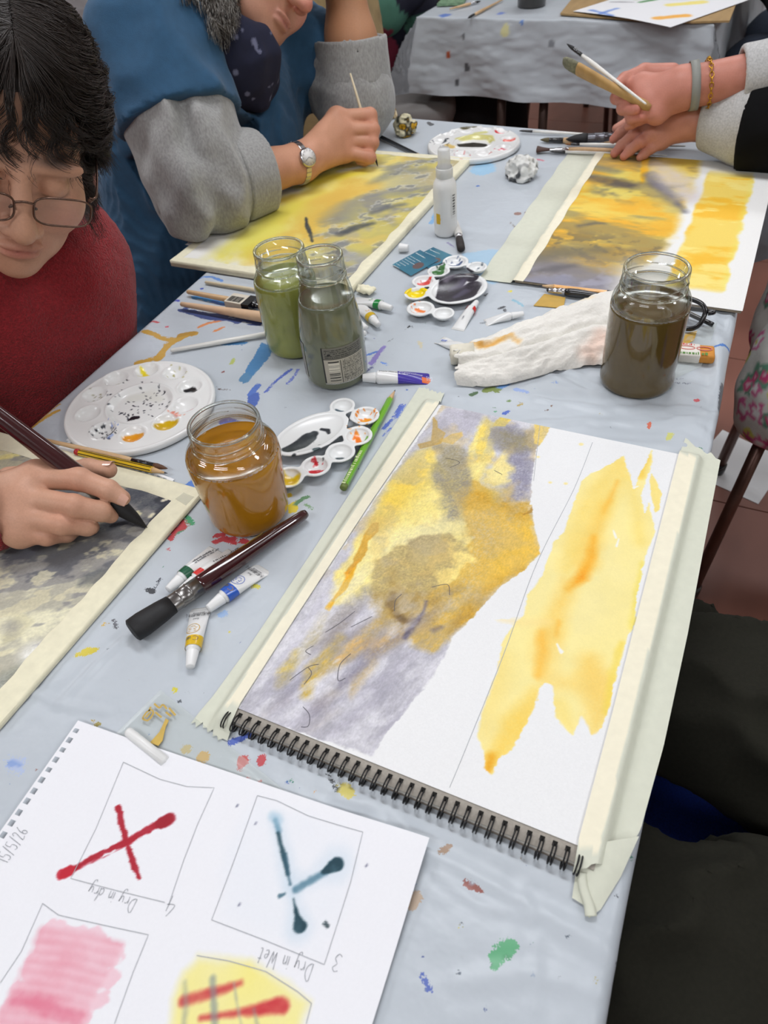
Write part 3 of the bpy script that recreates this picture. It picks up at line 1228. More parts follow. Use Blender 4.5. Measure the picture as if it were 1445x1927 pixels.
PAPER = mat('paper_fill', 'f3f3f4', 0.75, 0.01, 400, bump=.10, bscale=900, bdist=.0004)
PAINTED = mat('painted_paper', 'ffffff', 0.72, 0.025, 700, attr='col', bump=.25, bscale=800, bdist=.0005)
SMOOTHP = mat('printed_paper', 'ffffff', 0.7, 0.01, 500, attr='col', bump=.06, bscale=900, bdist=.0004)
PENCIL = mat('pencil_graphite', 'aeb0b4', 0.6, 0.15, 900)
TAPE = mat('masking_tape_paper', 'ffffff', .6, .03, 120, attr='col', bump=.15, bscale=250)


def tape_tint(V, on):
    """thin paper tape shows a little of what it is stuck to"""
    n = fbm(V[:, 0], V[:, 1], .02, 81)[:, None]
    return np.where(on[:, None], srgb('f6efd6'), srgb('d6d8c6') * (1 - .25 * n) + srgb('e2e2d2') * .25 * n)



# ------------------------------------------------------------------ sketchbook with the two figures
def sketchbook():
    W_, L_, H_ = .297, .4203, .008
    e = empty('sketchbook', (.1485, .21, 0), 'open spiral sketchbook with grey and yellow figures painted on its page, taped down', 'sketchbook')
    cv_m = mat('cover_card', '8d8378', .8, .12, 300)
    part('back_cover', box(0, W_, -.0115, L_ + .0035, .0002, .0018), cv_m, e, False)
    part('page_block', box(.0004, W_ - .0004, -.0108, L_, .0018, .0066), mat('page_edges', 'e4dfd6', .85, .08, 60, stretch=(1, 1, 60)), e, False)
    part('binding_strip', box(.0002, W_ - .0002, -.0112, .003, .0066, .0073), mat('binding_card', 'a39c92', .85, .10, 500), e, False)
    hv = [box(.006 + k * .00875 + .0005 - .0017, .006 + k * .00875 + .0005 + .0017, -.0062, -.0027, .0072, .0075) for k in range(33)]
    part('dark_hole_boxes', join(*hv), mat('hole_shade', '15130f', .9), e, False)  # dark boxes on the strip, standing in for the shade inside punched holes
    rm = mat('ring_wire', '17171a', .35, .05, 200, metal=.3)
    loops = []
    for dx in (-.0011, .0011):
        t = np.linspace(0, 2 * math.pi, 22, endpoint=False)
        loops.append(tube(np.c_[np.full(22, dx) + .0006 * np.sin(t), -.0113 + .0068 * np.cos(t), .0058 + .0052 * np.sin(t)], .00062, 6, closed=True))
    rme = raw_mesh('ring', *join(*loops))
    rme.materials.append(rm)
    for k in range(33):
        o = bpy.data.objects.new('ring', rme)
        COL.objects.link(o)
        o.parent = e
        o.location = (.0065 + k * .00875 - .1485, -.21, 0)
    # the painted page
    z = .0079
    X, Y = rect_grid((0, 0), (1, 0), (0, 1), W_, L_, .0008)
    c = Canvas(X, Y, (240, 240, 240), z)
    LAV = (208, 206, 214)
    body = [(834, 760), (900, 774), (1016, 797), (1008, 850), (1000, 905), (998, 948), (1004, 980), (1016, 1044), (985, 1072), (938, 1106), (892, 1160), (852, 1197), (838, 1232), (812, 1276), (792, 1302), (762, 1340), (722, 1388), (700, 1424), (560, 1378), (444, 1340), (488, 1270), (597, 1100), (708, 935)]
    gold_ = [(868, 920), (925, 930), (968, 948), (1000, 950), (1006, 1000), (1017, 1042), (984, 1074), (936, 1107), (890, 1161), (850, 1199), (800, 1210), (700, 1150)]
    c.keep([body, gold_, [(1000, 794), (1036, 802), (1030, 815), (1016, 838), (1002, 850)]], .0015, .012, .0012)
    c.wash(body, LAV, .85, .003, .02, .0012, .30, .03, rim=.12, seed=1, grain=.25)
    c.wash([(840, 768), (905, 780), (900, 800), (870, 830), (835, 830), (815, 850), (812, 815)], (182, 178, 192), .6, .004, .03, .004, .4, .02, seed=11, grain=.2)
    c.wash([(800, 820), (760, 870), (720, 930), (690, 985), (650, 1060), (628, 1110), (600, 1150), (560, 1220), (520, 1300), (480, 1335), (520, 1250), (640, 1060), (760, 875)], (205, 202, 214), .6, .002, .03, .003, .3, .02, seed=12)
    # pale yellow body
    yel = [(914, 786), (934, 800), (928, 850), (902, 905), (884, 935), (890, 1000), (896, 1052), (872, 1080), (842, 1095), (800, 1112), (742, 1122), (700, 1112), (660, 1138), (616, 1148), (640, 1075), (688, 985), (738, 900), (784, 848), (816, 834), (830, 880), (850, 900), (880, 880), (890, 830)]
    c.wash2(yel, (252, 232, 138), .95, .003, .02, .0014, .12, .03, rim=.05, seed=2)
    c.wash2([(816, 834), (790, 850), (740, 900), (690, 985), (720, 1000), (760, 950), (800, 900), (812, 870)], (250, 214, 84), .8, .004, .03, .006, .3, .02, seed=21)
    c.wash2([(690, 1015), (760, 985), (830, 960), (870, 985), (850, 1010), (790, 1030), (730, 1050), (690, 1090), (650, 1130), (640, 1110)], (255, 243, 176), .8, .004, .03, .005, .2, .03, seed=22)
    # gold right side
    gold = [(880, 900), (925, 930), (968, 948), (1000, 950), (1006, 1000), (1017, 1042), (984, 1074), (936, 1107), (890, 1161), (850, 1199), (815, 1216), (778, 1210), (748, 1196), (756, 1168), (786, 1136), (830, 1104), (868, 1080), (886, 1040), (880, 985), (868, 940)]
    c.wash2(gold, (226, 186, 84), .92, .004, .02, .0016, .3, .018, rim=.35, rw=.0016, seed=3, grain=.3)
    c.wash2([(945, 1000), (1005, 985), (1017, 1042), (970, 1080), (920, 1110), (900, 1100), (930, 1050)], (244, 196, 62), .8, .004, .03, .005, .3, .02, seed=31)
    c.wash2([(870, 915), (930, 930), (990, 950), (985, 975), (920, 960), (870, 955)], (206, 154, 30), .75, .004, .02, .004, .5, .01, seed=32, grain=.4)
    c.wash2([(880, 1130), (930, 1090), (985, 1072), (936, 1107), (890, 1161), (852, 1197), (838, 1190)], (196, 146, 36), .6, .003, .02, .003, .4, .01, seed=33, grain=.3)
    # grey brown middle
    mid = [(703, 1084), (716, 1056), (742, 1036), (790, 1012), (846, 1000), (878, 1020), (890, 1046), (860, 1075), (820, 1084), (800, 1110), (792, 1140), (760, 1166), (728, 1148), (706, 1120)]
    c.wash2(mid, (184, 162, 108), .85, .006, .02, .0018, .35, .02, rim=.15, seed=4, grain=.35)
    c.wash2([(780, 1020), (850, 1010), (866, 1035), (820, 1060), (780, 1050)], (206, 186, 130), .6, .004, .02, .004, .4, .02, seed=41)
    c.wash2([(842, 1030), (878, 1024), (892, 1052), (866, 1086), (834, 1096), (816, 1080), (840, 1062)], (252, 228, 138), .85, .006, .012, .0018, .2, .02, seed=42)
    c.wash2([(706, 1120), (740, 1090), (800, 1110), (850, 1110), (830, 1160), (800, 1190), (760, 1190), (720, 1160)], (178, 146, 76), .7, .006, .02, .004, .4, .015, seed=43, grain=.4)
    # dark patches near the top
    c.wash2([(822, 842), (846, 838), (868, 846), (884, 860), (886, 900), (878, 945), (866, 985), (846, 968), (828, 938), (818, 892)], (158, 150, 132), .85, .004, .016, .003, .35, .012, rim=.15, seed=5, grain=.4)
    c.wash2([(830, 860), (850, 850), (866, 880), (860, 930), (840, 930), (826, 890)], (176, 160, 104), .5, .004, .016, .006, .35, .012, seed=51, grain=.4)
    c.wash2([(930, 806), (965, 800), (1012, 808), (1008, 860), (1000, 905), (998, 942), (972, 940), (956, 915), (960, 880), (948, 850), (930, 835)], (150, 147, 166), .85, .004, .016, .003, .4, .012, rim=.1, seed=6, grain=.35)
    c.wash2([(932, 805), (1008, 812), (1004, 842), (960, 850), (930, 838)], (150, 142, 116), .8, .004, .02, .004, .4, .012, seed=61, grain=.4)
    c.wash2([(925, 870), (948, 850), (960, 880), (955, 905), (930, 915), (912, 905)], (253, 234, 150), .85, .003, .012, .0016, .15, .02, seed=62)
    c.wash2([(900, 920), (925, 870), (912, 850), (918, 905), (950, 925), (930, 940)], (214, 188, 104), .7, .004, .02, .004, .4, .01, seed=63, grain=.3)
    # crisp gold edges and drips
    c.wash([(815, 783), (822, 792), (824, 805), (838, 815), (830, 835), (790, 845), (786, 836), (812, 830), (813, 808)], (206, 166, 74), .85, .001, .01, .0008, .3, .01, rim=.3, seed=7)
    c.wash([(826, 830), (850, 816), (870, 812), (872, 820), (852, 836)], (222, 186, 96), .7, .001, .01, .0012, .3, .01, seed=71)
    c.wash([(895, 850), (902, 810), (916, 786), (924, 800), (918, 830), (908, 860), (898, 870)], (250, 222, 110), .95, .002, .01, .0008, .2, .01, seed=72)
    c.wash([(932, 792), (946, 780), (960, 790), (950, 802), (925, 803)], (246, 214, 70), .9, .002, .01, .001, .3, .01, seed=73)
    c.wash([(1004, 796), (1036, 802), (1030, 815), (1016, 838), (1006, 835)], (250, 220, 110), .8, .002, .01, .0008, .2, .01, seed=74)
    c.wash([(700, 984), (714, 982), (712, 1000), (694, 1018), (688, 1044), (660, 1080), (650, 1078), (672, 1040), (684, 1006)], (222, 172, 62), .85, .002, .01, .001, .3, .01, rim=.4, seed=75)
    c.wash([(660, 1075), (672, 1060), (664, 1085), (652, 1110), (632, 1128), (620, 1150), (612, 1145), (640, 1105)], (242, 178, 28), .9, .0015, .01, .001, .3, .01, seed=76)
    c.wash([(648, 1078), (676, 1052), (662, 1072), (652, 1090)], (246, 160, 24), .8, .001, .01, .002, .3, .01, seed=77)
    # smoky streaks in the lower half
    rr = random.Random(5)
    for k in range(70):
        x0, y0 = rr.uniform(560, 850), rr.uniform(1130, 1340)
        L1 = rr.uniform(40, 120)
        sx, sy = x0 - L1 * .75, y0 + L1 * .6
        if sx < 500 + (1330 - sy) * .5 or x0 > 900 - (y0 - 1150) * .9 - 30:
            continue
        c.stroke([(x0, y0), ((x0 + sx) / 2 + rr.uniform(-6, 6), (y0 + sy) / 2), (sx, sy)], [.002, rr.uniform(.003, .007), .002], rr.choice([(150, 146, 168), (168, 163, 182), (160, 148, 138), (212, 208, 218), (140, 136, 158), (228, 226, 232)]), rr.uniform(.2, .5), .006, .002, .01, .4, .012, seed=100 + k, grain=.3)
    for pts, w_, col, a in (([(760, 1130), (700, 1190), (650, 1230), (600, 1270)], [.004, .008, .007, .003], (196, 162, 84), .6), ([(800, 1180), (740, 1200), (690, 1235)], [.004, .007, .003], (206, 170, 100), .6), ([(640, 1200), (590, 1260), (574, 1310)], [.004, .006, .003], (214, 178, 70), .8),
                            ([(700, 1245), (672, 1280), (660, 1310)], [.004, .004, .002], (202, 172, 112), .7), ([(560, 1230), (535, 1270), (525, 1290)], [.004, .005, .002], (216, 190, 96), .7), ([(610, 1160), (590, 1200), (560, 1240)], [.004, .006, .004], (196, 184, 148), .7),
                            ([(690, 1110), (640, 1170), (610, 1215)], [.005, .01, .006], (160, 152, 148), .6), ([(760, 1190), (700, 1230), (640, 1290)], [.003, .007, .004], (128, 124, 146), .45), ([(720, 1205), (670, 1215), (640, 1240)], [.003, .006, .004], (236, 182, 96), .45)):
        c.stroke(pts, w_, col, a, .005, .003, .012, .4, .01, seed=int(pts[0][0]), grain=.35)
    c.stroke([(792, 1302), (770, 1330), (728, 1384), (712, 1412)], [.002, .004, .004, .003], (178, 174, 192), .5, .004, .003, .01, .4, .01, seed=210)
    # dark touches
    c.stroke([(740, 1118), (736, 1135), (744, 1152), (762, 1168)], [.002, .004, .004, .002], (120, 88, 30), .75, .003, .002, .006, .4, .006, seed=220)
    c.stroke([(802, 1132), (797, 1150), (786, 1166), (768, 1190), (762, 1200)], [.0015, .001, .002, .003, .002], (86, 80, 104), .8, .002, .001, .005, .3, .006, seed=221)
    c.stroke([(816, 1186), (830, 1180)], [.0025, .002], (110, 100, 110), .6, .003, .001, .006, .3, .006, seed=222)
    c.stroke([(790, 1168), (770, 1172), (745, 1160)], [.002, .003, .002], (110, 92, 80), .5, .004, .002, .006, .4, .006, seed=223)
    c.stroke([(1006, 950), (1000, 962), (985, 968)], [.0015, .002, .001], (176, 128, 40), .8, .0008, .001, .005, .3, .006, seed=224)
    # granulating pigment over the whole of it
    x, y = X, Y
    d_ = P(560, 1300, z)[:2] - P(700, 1190, z)[:2]
    d_ /= np.linalg.norm(d_)
    st = fbm((x * d_[0] + y * d_[1]) * .35, -x * d_[1] + y * d_[0], .012, 240, 4)
    low = sstep(.20, .08, y)
    g1 = sstep(.50, .66, fbm(x, y, .035, 241, 5)) * .34
    v1 = sstep(.50, .66, fbm(x + .3, y, .030, 245, 5)) * .34
    for m_, col in ((g1 * (1 - low) * sstep(.10, .16, y), (226, 190, 104)), (v1 * (1 - .5 * low) * (1 - .55 * sstep(.30, .24, y) * sstep(.16, .22, y)), (164, 161, 170)), (low * sstep(.54, .70, st) * .42, (150, 147, 160)), (low * sstep(.46, .34, st) * .5, (226, 224, 230))):
        m_ = (m_ * c.mask)[..., None]
        c.C = c.C * (1 - m_) + np.array(col) / 255. * m_
    gr = .10 * (fbm(x, y, .004, 250, 3) - .5) + .10 * (vnoise(x * 2.2, y, .0016, 251) - .5)
    c.C *= 1 + (gr * c.mask)[..., None]
    c.mask = None
    # the yellow figure on the right
    fig = [(1128, 884), (1150, 872), (1173, 858), (1184, 890), (1193, 922), (1199, 905), (1210, 880), (1226, 847), (1228, 868), (1216, 902), (1207, 932), (1213, 965), (1221, 944), (1228, 972), (1233, 1000), (1222, 1030), (1212, 1060), (1205, 1095), (1196, 1130), (1196, 1172), (1180, 1205), (1166, 1250), (1156, 1292), (1142, 1340), (1134, 1368), (1112, 1384), (1107, 1366), (1094, 1350), (1078, 1384), (1068, 1376), (1048, 1352), (1040, 1322), (1041, 1292), (1030, 1284), (1016, 1290), (1006, 1330), (986, 1370), (962, 1412), (944, 1424), (926, 1456), (914, 1450), (911, 1428), (900, 1385), (906, 1340), (926, 1290), (936, 1262), (944, 1205), (986, 1155), (992, 1120), (1020, 1082), (1040, 1022), (1060, 1002), (1084, 930), (1092, 908), (1110, 890)]
    leaf = [(1226, 892), (1236, 906), (1246, 930), (1240, 960), (1232, 966), (1224, 930), (1222, 905)]
    c.keep([fig, leaf, [(930, 1166), (985, 1160), (985, 1180), (935, 1172)]], .0012, .012, .0016)
    c.wash(fig, (252, 236, 158), .98, .0022, .012, .0011, .10, .04, rim=.06, seed=8)
    c.wash([(1226, 892), (1236, 906), (1246, 930), (1240, 960), (1232, 966), (1224, 930), (1222, 905)], (250, 226, 126), .9, .001, .01, .0008, .15, .02, seed=81)
    for pts, w_, col, a, sf in (([(1168, 872), (1150, 905), (1120, 950), (1090, 1010), (1070, 1070)], [.010, .014, .016, .012, .008], (250, 214, 98), .55, .010), ([(1220, 860), (1205, 895)], [.003, .005], (248, 206, 70), .7, .004), ([(1185, 900), (1200, 960), (1205, 1020)], [.005, .006, .006], (250, 220, 110), .5, .008),
                                ([(1162, 905), (1150, 935), (1135, 965)], [.0016, .002, .0012], (250, 176, 40), .6, .004), ([(1118, 1010), (1112, 1050), (1096, 1085), (1070, 1108)], [.002, .004, .005, .002], (252, 160, 10), .85, .005), ([(1140, 950), (1118, 1012), (1105, 1060)], [.004, .006, .008], (250, 196, 70), .6, .010),
                                ([(1070, 1100), (1050, 1150), (1042, 1200)], [.006, .007, .006], (251, 206, 92), .7, .010), ([(1052, 1170), (1046, 1195)], [.0018, .0016], (250, 176, 44), .6, .003), ([(1020, 1190), (1022, 1225), (1014, 1270)], [.003, .004, .003], (251, 172, 30), .85, .005), ([(1030, 1180), (1025, 1240), (1028, 1280)], [.008, .010, .006], (252, 212, 108), .6, .010),
                                ([(940, 1165), (985, 1172), (1030, 1170)], [.002, .003, .003], (252, 226, 150), .6, .006), ([(1010, 1310), (970, 1370), (935, 1420)], [.006, .012, .006], (249, 210, 90), .75, .008), ([(925, 1425), (918, 1450)], [.004, .002], (240, 168, 20), .9, .004), ([(1050, 1330), (1075, 1370)], [.008, .003], (250, 226, 130), .7, .005),
                                ([(1110, 1250), (1130, 1320), (1118, 1375)], [.010, .012, .004], (248, 206, 96), .7, .010), ([(1060, 1285), (1110, 1290), (1140, 1280)], [.006, .010, .006], (249, 212, 110), .6, .010), ([(1212, 1060), (1200, 1120), (1190, 1180)], [.003, .004, .003], (246, 226, 90), .6, .004), ([(1170, 1210), (1150, 1290), (1140, 1340)], [.003, .004, .002], (246, 218, 80), .6, .003),
                                ([(950, 1240), (930, 1300), (915, 1380)], [.006, .010, .006], (250, 226, 136), .7, .010)):
        c.stroke(pts, w_, col, a, sf, .002, .01, .2, .015, seed=int(pts[0][1]), grain=.12)
    c.C *= 1 + (.05 * (fbm(X, Y, .02, 260, 4) - .5) * c.mask)[..., None]
    c.mask = None
    for pts in ([(1154, 998), (1159, 1012)], [(1164, 1014), (1160, 1028)], [(1200, 915), (1192, 918)], [(1048, 1212), (1056, 1228)], [(1052, 1220), (1058, 1226)]):
        c.stroke(pts, [.0008, .0012], (250, 248, 240), .95, .0006, .0004)
    for q, r_ in (((1093, 836), .0022), ((1064, 910), .0016), ((1035, 908), .0014), ((1012, 860), .0014)):
        c.stroke([q, (q[0] + 1, q[1])], r_, (250, 232, 150), .8, .0008, .0004)
    p_ = sheet_part('painted_page', c, z, e, PAINTED)
    zz = z + .00015
    lines = [ribbon(smooth_path(PP([(1115, 832), (1080, 920), (1010, 1060), (950, 1225), (880, 1400), (846, 1482)], zz), 60), .0005, zz), ribbon(smooth_path(PP([(1016, 800), (1010, 850), (1004, 905)], zz), 20), .0005, zz)]
    for l_ in lines:
        part('pencil_line', l_, PENCIL, p_)
    dark = mat('pencil_dark', '55535c', .6, .1, 900)
    sq = [[(838, 862), (858, 866), (864, 872), (846, 880)], [(612, 1190), (640, 1172), (668, 1150)], [(545, 1280), (580, 1255), (600, 1250)], [(580, 1256), (586, 1268), (572, 1288)], [(570, 1330), (582, 1345), (580, 1366), (566, 1368)], [(660, 1230), (640, 1250), (636, 1280), (650, 1276)], [(590, 1215), (575, 1225), (585, 1232)], [(812, 1105), (842, 1100), (846, 1120)], [(756, 1118), (744, 1130), (742, 1150)], [(700, 1160), (660, 1180)], [(930, 885), (945, 893)]]
    for s_ in sq:
        part('scribble', ribbon(smooth_path(PP(s_, zz), 24), .00055, zz), dark, p_)
    return e


sketchbook()


# ------------------------------------------------------------------ masking tape
def tape(inner, outer, prof, name, label, ragged=(.003, .003), kind=None, n=90, edgej=.0006):
    """strip between two photo lines; prof(x, y) -> height of what lies beneath"""
    rng = np.random.default_rng(len(label))
    t = np.linspace(0, 1, n)

    def poly_at(pts):
        q = PP(pts, .004)
        s = np.r_[0, np.cumsum(np.linalg.norm(np.diff(q, axis=0), axis=1))]
        return np.stack([np.interp(t * s[-1], s, q[:, i]) for i in range(2)], 1)
    a = poly_at(inner)
    b = poly_at(outer)
    u = np.linspace(0, 1, 26)
    G = a[:, None] * (1 - u[None, :, None]) + b[:, None] * u[None, :, None]
    d = (G[-1] - G[0]) / np.linalg.norm(G[-1] - G[0], axis=1)[:, None]
    jag = np.interp(np.arange(26), np.arange(0, 26, 2), rng.random(13))
    G[0] -= d * (jag * ragged[0])[:, None]
    G[-1] += d * (jag[::-1] * ragged[1])[:, None]
    Z = prof(G[..., 0], G[..., 1]) + .00025 + .0005 * np.clip(fbm(G[..., 0], G[..., 1], .018, 70) - .5, 0, 1)
    V = np.concatenate([G, Z[..., None]], -1).reshape(-1, 3)
    return V, grid_faces(n, 26)


def pad_h(x, y):
    """height of the cloth, the pad and the slope of a tape bridging down its side"""
    dx = np.maximum(np.maximum(-x, x - .297), 0)
    dy = np.maximum(np.maximum(-.0112 - y, y - .4238), 0)
    dd = np.hypot(dx, dy)
    h = .0079 * (1 - sstep(.0, .009, dd)) + .0014
    return np.where((y < .0005) & (dd < .0001), np.minimum(h, .0092), h)


def tapes():
    vf = tape([(833, 741), (826, 766), (700, 950), (560, 1165), (453, 1333), (430, 1385)], [(787, 728), (720, 830), (590, 1030), (470, 1210), (400, 1306), (366, 1346)], pad_h, 't', 'left', (.006, .007))
    V, F = vf
    onp = lambda V: (V[:, 0] > .0005) & (V[:, 0] < .2965) & (V[:, 1] > 0) & (V[:, 1] < .4203)
    thing('masking_tape', (V, F), TAPE, 'cream masking tape along the left side of the sketchbook beside the green pencil', 'tape', colors=tape_tint(V, onp(V)))
    vf = tape([(1289, 826), (1276, 858), (1220, 1075), (1150, 1350), (1088, 1582), (1078, 1640)], [(1356, 866), (1338, 960), (1295, 1190), (1250, 1400), (1206, 1560), (1170, 1618)], pad_h, 't', 'right', (.006, .002))
    # loose crumpled tail of this tape
    q = PP([(1080, 1600), (1200, 1580), (1168, 1650), (1130, 1712), (1108, 1728), (1098, 1704), (1076, 1690), (1082, 1650)], .001)
    ctr = q.mean(0)
    tail = [np.array([*ctr, .006])]
    ring = []
    for i, p_ in enumerate(q):
        ring.append(np.array([*p_, .0016 if i not in (0, 1) else .007]))
    fold = tube(smooth_path([(*P(1096, 1640, .008)[:2], .0075), (*P(1098, 1668, .006)[:2], .007), (*P(1108, 1700, .004)[:2], .004), (*P(1112, 1724, .002)[:2], .0025)], 20), np.linspace(.0028, .0045, 21) * np.r_[np.ones(18), .9, .8, .6], 8)
    fold = (fold[0] * [1, 1, .5] + [0, 0, .001], fold[1])
    V2 = np.array(tail + ring)
    F2 = [(0, 1 + i, 1 + (i + 1) % len(ring)) for i in range(len(ring))]
    vf = join((vf[0], [tuple(f) for f in vf[1]]), (V2, F2), fold)
    thing('masking_tape', vf, TAPE, 'cream masking tape with a crumpled tail along the right table edge', 'tape', colors=tape_tint(vf[0], onp(vf[0])))


tapes()


# ------------------------------------------------------------------ sheet of brush exercises
def exercise_sheet():
    O = P(150, 1360, .002)[:2]
    ux = P(808, 1583, .002)[:2] - O
    ux /= np.linalg.norm(ux)
    uy = np.array([ux[1], -ux[0]])
    Wd, Lg = .2985, .212
    X, Y = rect_grid(O, ux, uy, Wd, Lg, .0009)
    z = .0045
    c = Canvas(X, Y, (242, 242, 246), z)
    # faint wet patches
    c.wash([(430, 1600), (480, 1510), (560, 1520), (680, 1580), (650, 1700), (600, 1790), (480, 1760), (420, 1720)], (230, 236, 244), .28, .006, .03, .008, .4, .02, seed=300)
    # red cross
    RED = (176, 22, 44)
    c.stroke([(222, 1520), (229, 1550), (240, 1590), (252, 1625), (262, 1652)], [.0022, .0022, .0016, .0022, .0014], RED, .97, .0006, .0012, .004, .1, .006, seed=301)
    c.stroke([(122, 1644), (160, 1622), (200, 1602), (240, 1584), (290, 1554), (316, 1542)], [.0036, .0016, .0018, .0022, .0028, .004], RED, .97, .0006, .0016, .004, .12, .006, seed=302)
    c.stroke([(150, 1628), (240, 1584), (270, 1566)], .0028, RED, .8, .0006, .001, .004, .1, .006, seed=303, dry=.5)
    c.stroke([(116, 1645), (130, 1640)], .0038, (196, 26, 48), .95, .0006, .001)
    c.stroke([(304, 1548), (318, 1541)], .0046, (160, 16, 38), .9, .0008, .001)
    # teal cross in the wet
    TE = (22, 62, 76)
    for pts, w_, col, a, sf in (([(520, 1540), (528, 1580), (542, 1640), (552, 1690), (562, 1745)], [.004, .004, .006, .003, .009], (176, 204, 224), .30, .006), ([(550, 1670), (590, 1650), (630, 1628)], [.006, .005, .012], (184, 208, 226), .28, .007), ([(518, 1543), (524, 1565)], [.0016, .0018], (60, 120, 150), .6, .0016),
                                ([(523, 1568), (532, 1602), (541, 1644)], [.0012, .0016, .0014], TE, .9, .0012), ([(536, 1610), (546, 1664)], [.0018, .0008], (40, 84, 104), .7, .001), ([(556, 1674), (590, 1654), (612, 1642)], [.0022, .0024, .002], (60, 110, 134), .75, .0016), ([(608, 1642), (628, 1630), (634, 1627)], [.0016, .0044, .0048], TE, .97, .001),
                                ([(552, 1692), (558, 1720), (564, 1742)], [.0006, .0012, .0044], TE, .97, .001), ([(526, 1686), (536, 1682)], [.0012, .0008], (40, 84, 104), .8, .0008), ([(608, 1738), (616, 1742), (612, 1734)], [.0008, .0014, .0008], (40, 60, 66), .8, .0006), ([(514, 1536), (524, 1544)], [.003, .003], (150, 190, 212), .5, .003)):
        c.stroke(pts, w_, col, a, sf, .0008, .004, .2, .006, seed=int(sum(pts[0])))
    for q in ((445, 1518), (480, 1551), (689, 1632), (449, 1704)):
        c.stroke([q, (q[0] + 2, q[1] - 3)], .0006, (90, 90, 120), .8, .0006, .0002)
    # pink block
    c.wash([(100, 1738), (180, 1752), (238, 1772), (230, 1800), (205, 1822), (226, 1840), (190, 1862), (205, 1880), (176, 1900), (160, 1927), (-20, 1945), (10, 1880), (36, 1850), (52, 1810), (66, 1780), (74, 1750)], (242, 196, 208), .85, .006, .010, .0010, .25, .03, seed=310)
    for k in range(11):
        y0 = 1752 + k * 19
        x0 = 78 - k * 9
        c.stroke([(x0, y0), (x0 + 70, y0 + 10), (x0 + 150 - k * 2, y0 + 26)], [.002, .0034, .002], (228, 132, 152), .42, .003, .002, .01, .4, .015, seed=320 + k)
        c.stroke([(x0 + 8, y0 + 12), (x0 + 80, y0 + 20), (x0 + 150, y0 + 36)], [.0016, .0014, .001], (246, 206, 216), .6, .002, .001, .01, .4, .015, seed=340 + k)
    c.stroke([(30, 1880), (90, 1895), (150, 1915)], [.003, .005, .003], (222, 90, 120), .5, .004, .002)
    # yellow block with red and blue bands
    c.wash([(372, 1800), (470, 1812), (540, 1850), (582, 1885), (560, 1945), (320, 1960), (330, 1880), (350, 1830)], (247, 236, 142), .9, .003, .02, .005, .2, .03, seed=311)
    for pts, w_, col, a, sf in (([(346, 1884), (400, 1868), (452, 1850)], [.003, .0028, .0016], (206, 60, 66), .85, .0022), ([(378, 1916), (450, 1906), (500, 1896), (530, 1892)], [.0012, .002, .0036, .0046], (206, 54, 62), .9, .002), ([(348, 1850), (350, 1890), (346, 1927)], [.0012, .0016, .0014], (150, 158, 150), .55, .002),
                                ([(400, 1842), (402, 1890), (404, 1940)], [.0018, .002, .002], (128, 142, 148), .6, .0018), ([(440, 1850), (448, 1900), (456, 1940)], [.0006, .001, .001], (170, 176, 160), .6, .0012), ([(478, 1900), (486, 1940)], [.0008, .0012], (140, 150, 150), .5, .0014)):
        c.stroke(pts, w_, col, a, sf, .0008, .005, .2, .008, seed=int(sum(pts[0])) + 3)
    cx, cy = (X - O[0]) * ux[0] + (Y - O[1]) * ux[1], (X - O[0]) * uy[0] + (Y - O[1]) * uy[1]
    Z = .0045 + .004 * sstep(.22, .2985, cx) * sstep(.08, 0, cy) + .0012 * sstep(.05, 0., cx)
    e = empty('exercise_sheet', (*(O + ux * Wd / 2 + uy * Lg / 2), .001), 'loose white sheet with red and teal painted crosses and pencilled notes', 'sheet')
    # punched edge: small square notches are real openings in the paper
    F = grid_faces(*X.shape)
    fx = cx.ravel()[F].mean(1)
    fy = cy.ravel()[F].mean(1)
    kk = ((fy - .006) % .0086) < .0042
    hole = (fx > .0022) & (fx < .0062) & kk & (fy > .006)
    V = np.stack([X, Y, Z], -1).reshape(-1, 3)
    e = link('paper', raw_mesh('paper', V, F[~hole][:, ::-1], True, c.lin()), SMOOTHP, e)
    zz = .0049
    P2 = lambda l: np.concatenate([np.linspace(a_, b_, 6, endpoint=False) for a_, b_ in zip(PP(l, zz)[:-1], PP(l, zz)[1:])] + [PP(l[-1:], zz)])

    def lay_on(vf):
        V = vf[0].copy()
        a_, b_ = (V[:, :2] - O) @ ux, (V[:, :2] - O) @ uy
        V[:, 2] = .0049 + .004 * sstep(.22, .2985, a_) * sstep(.08, 0, b_) + .0012 * sstep(.05, 0., a_)
        return V, vf[1]
    fr = [[(232, 1434), (300, 1466), (352, 1480), (403, 1482), (372, 1550), (345, 1620), (318, 1700)], [(310, 1698), (220, 1676), (133, 1653), (180, 1560), (232, 1434)], [(484, 1497), (520, 1506), (580, 1535), (683, 1567), (660, 1660), (610, 1815)], [(610, 1815), (500, 1770), (398, 1731), (440, 1620), (484, 1497)],
          [(80, 1700), (110, 1722), (200, 1742), (279, 1759), (250, 1830), (215, 1927)], [(80, 1700), (40, 1790), (0, 1850)], [(370, 1798), (430, 1808), (500, 1828), (560, 1866), (586, 1888), (576, 1927)]]
    pm = mat('pencil_faint', 'b9bbc0', .7, .1, 900)
    for l in fr:
        part('pencil_frame', lay_on(ribbon(P2(l), .00045, zz)), pm, e)
    hm = mat('pencil_note', 'a4a6ac', .7, .1, 900)
    for s_, a, b, u_, sz in (('Dry in dry', (258, 1692), (170, 1664), (258, 1712), .0085), ('4', (335, 1690), (318, 1686), (330, 1712), .012), ('Dry in Wet', (590, 1814), (488, 1782), (590, 1834), .0095), ('3', (646, 1798), (630, 1792), (640, 1818), .010), ('15/5/26', (14, 1626), (56, 1562), (0, 1600), .010)):
        part('pencil_writing', lay_on(handwriting(s_, a, b, u_, sz, zz, .00042)), hm, e)


exercise_sheet()


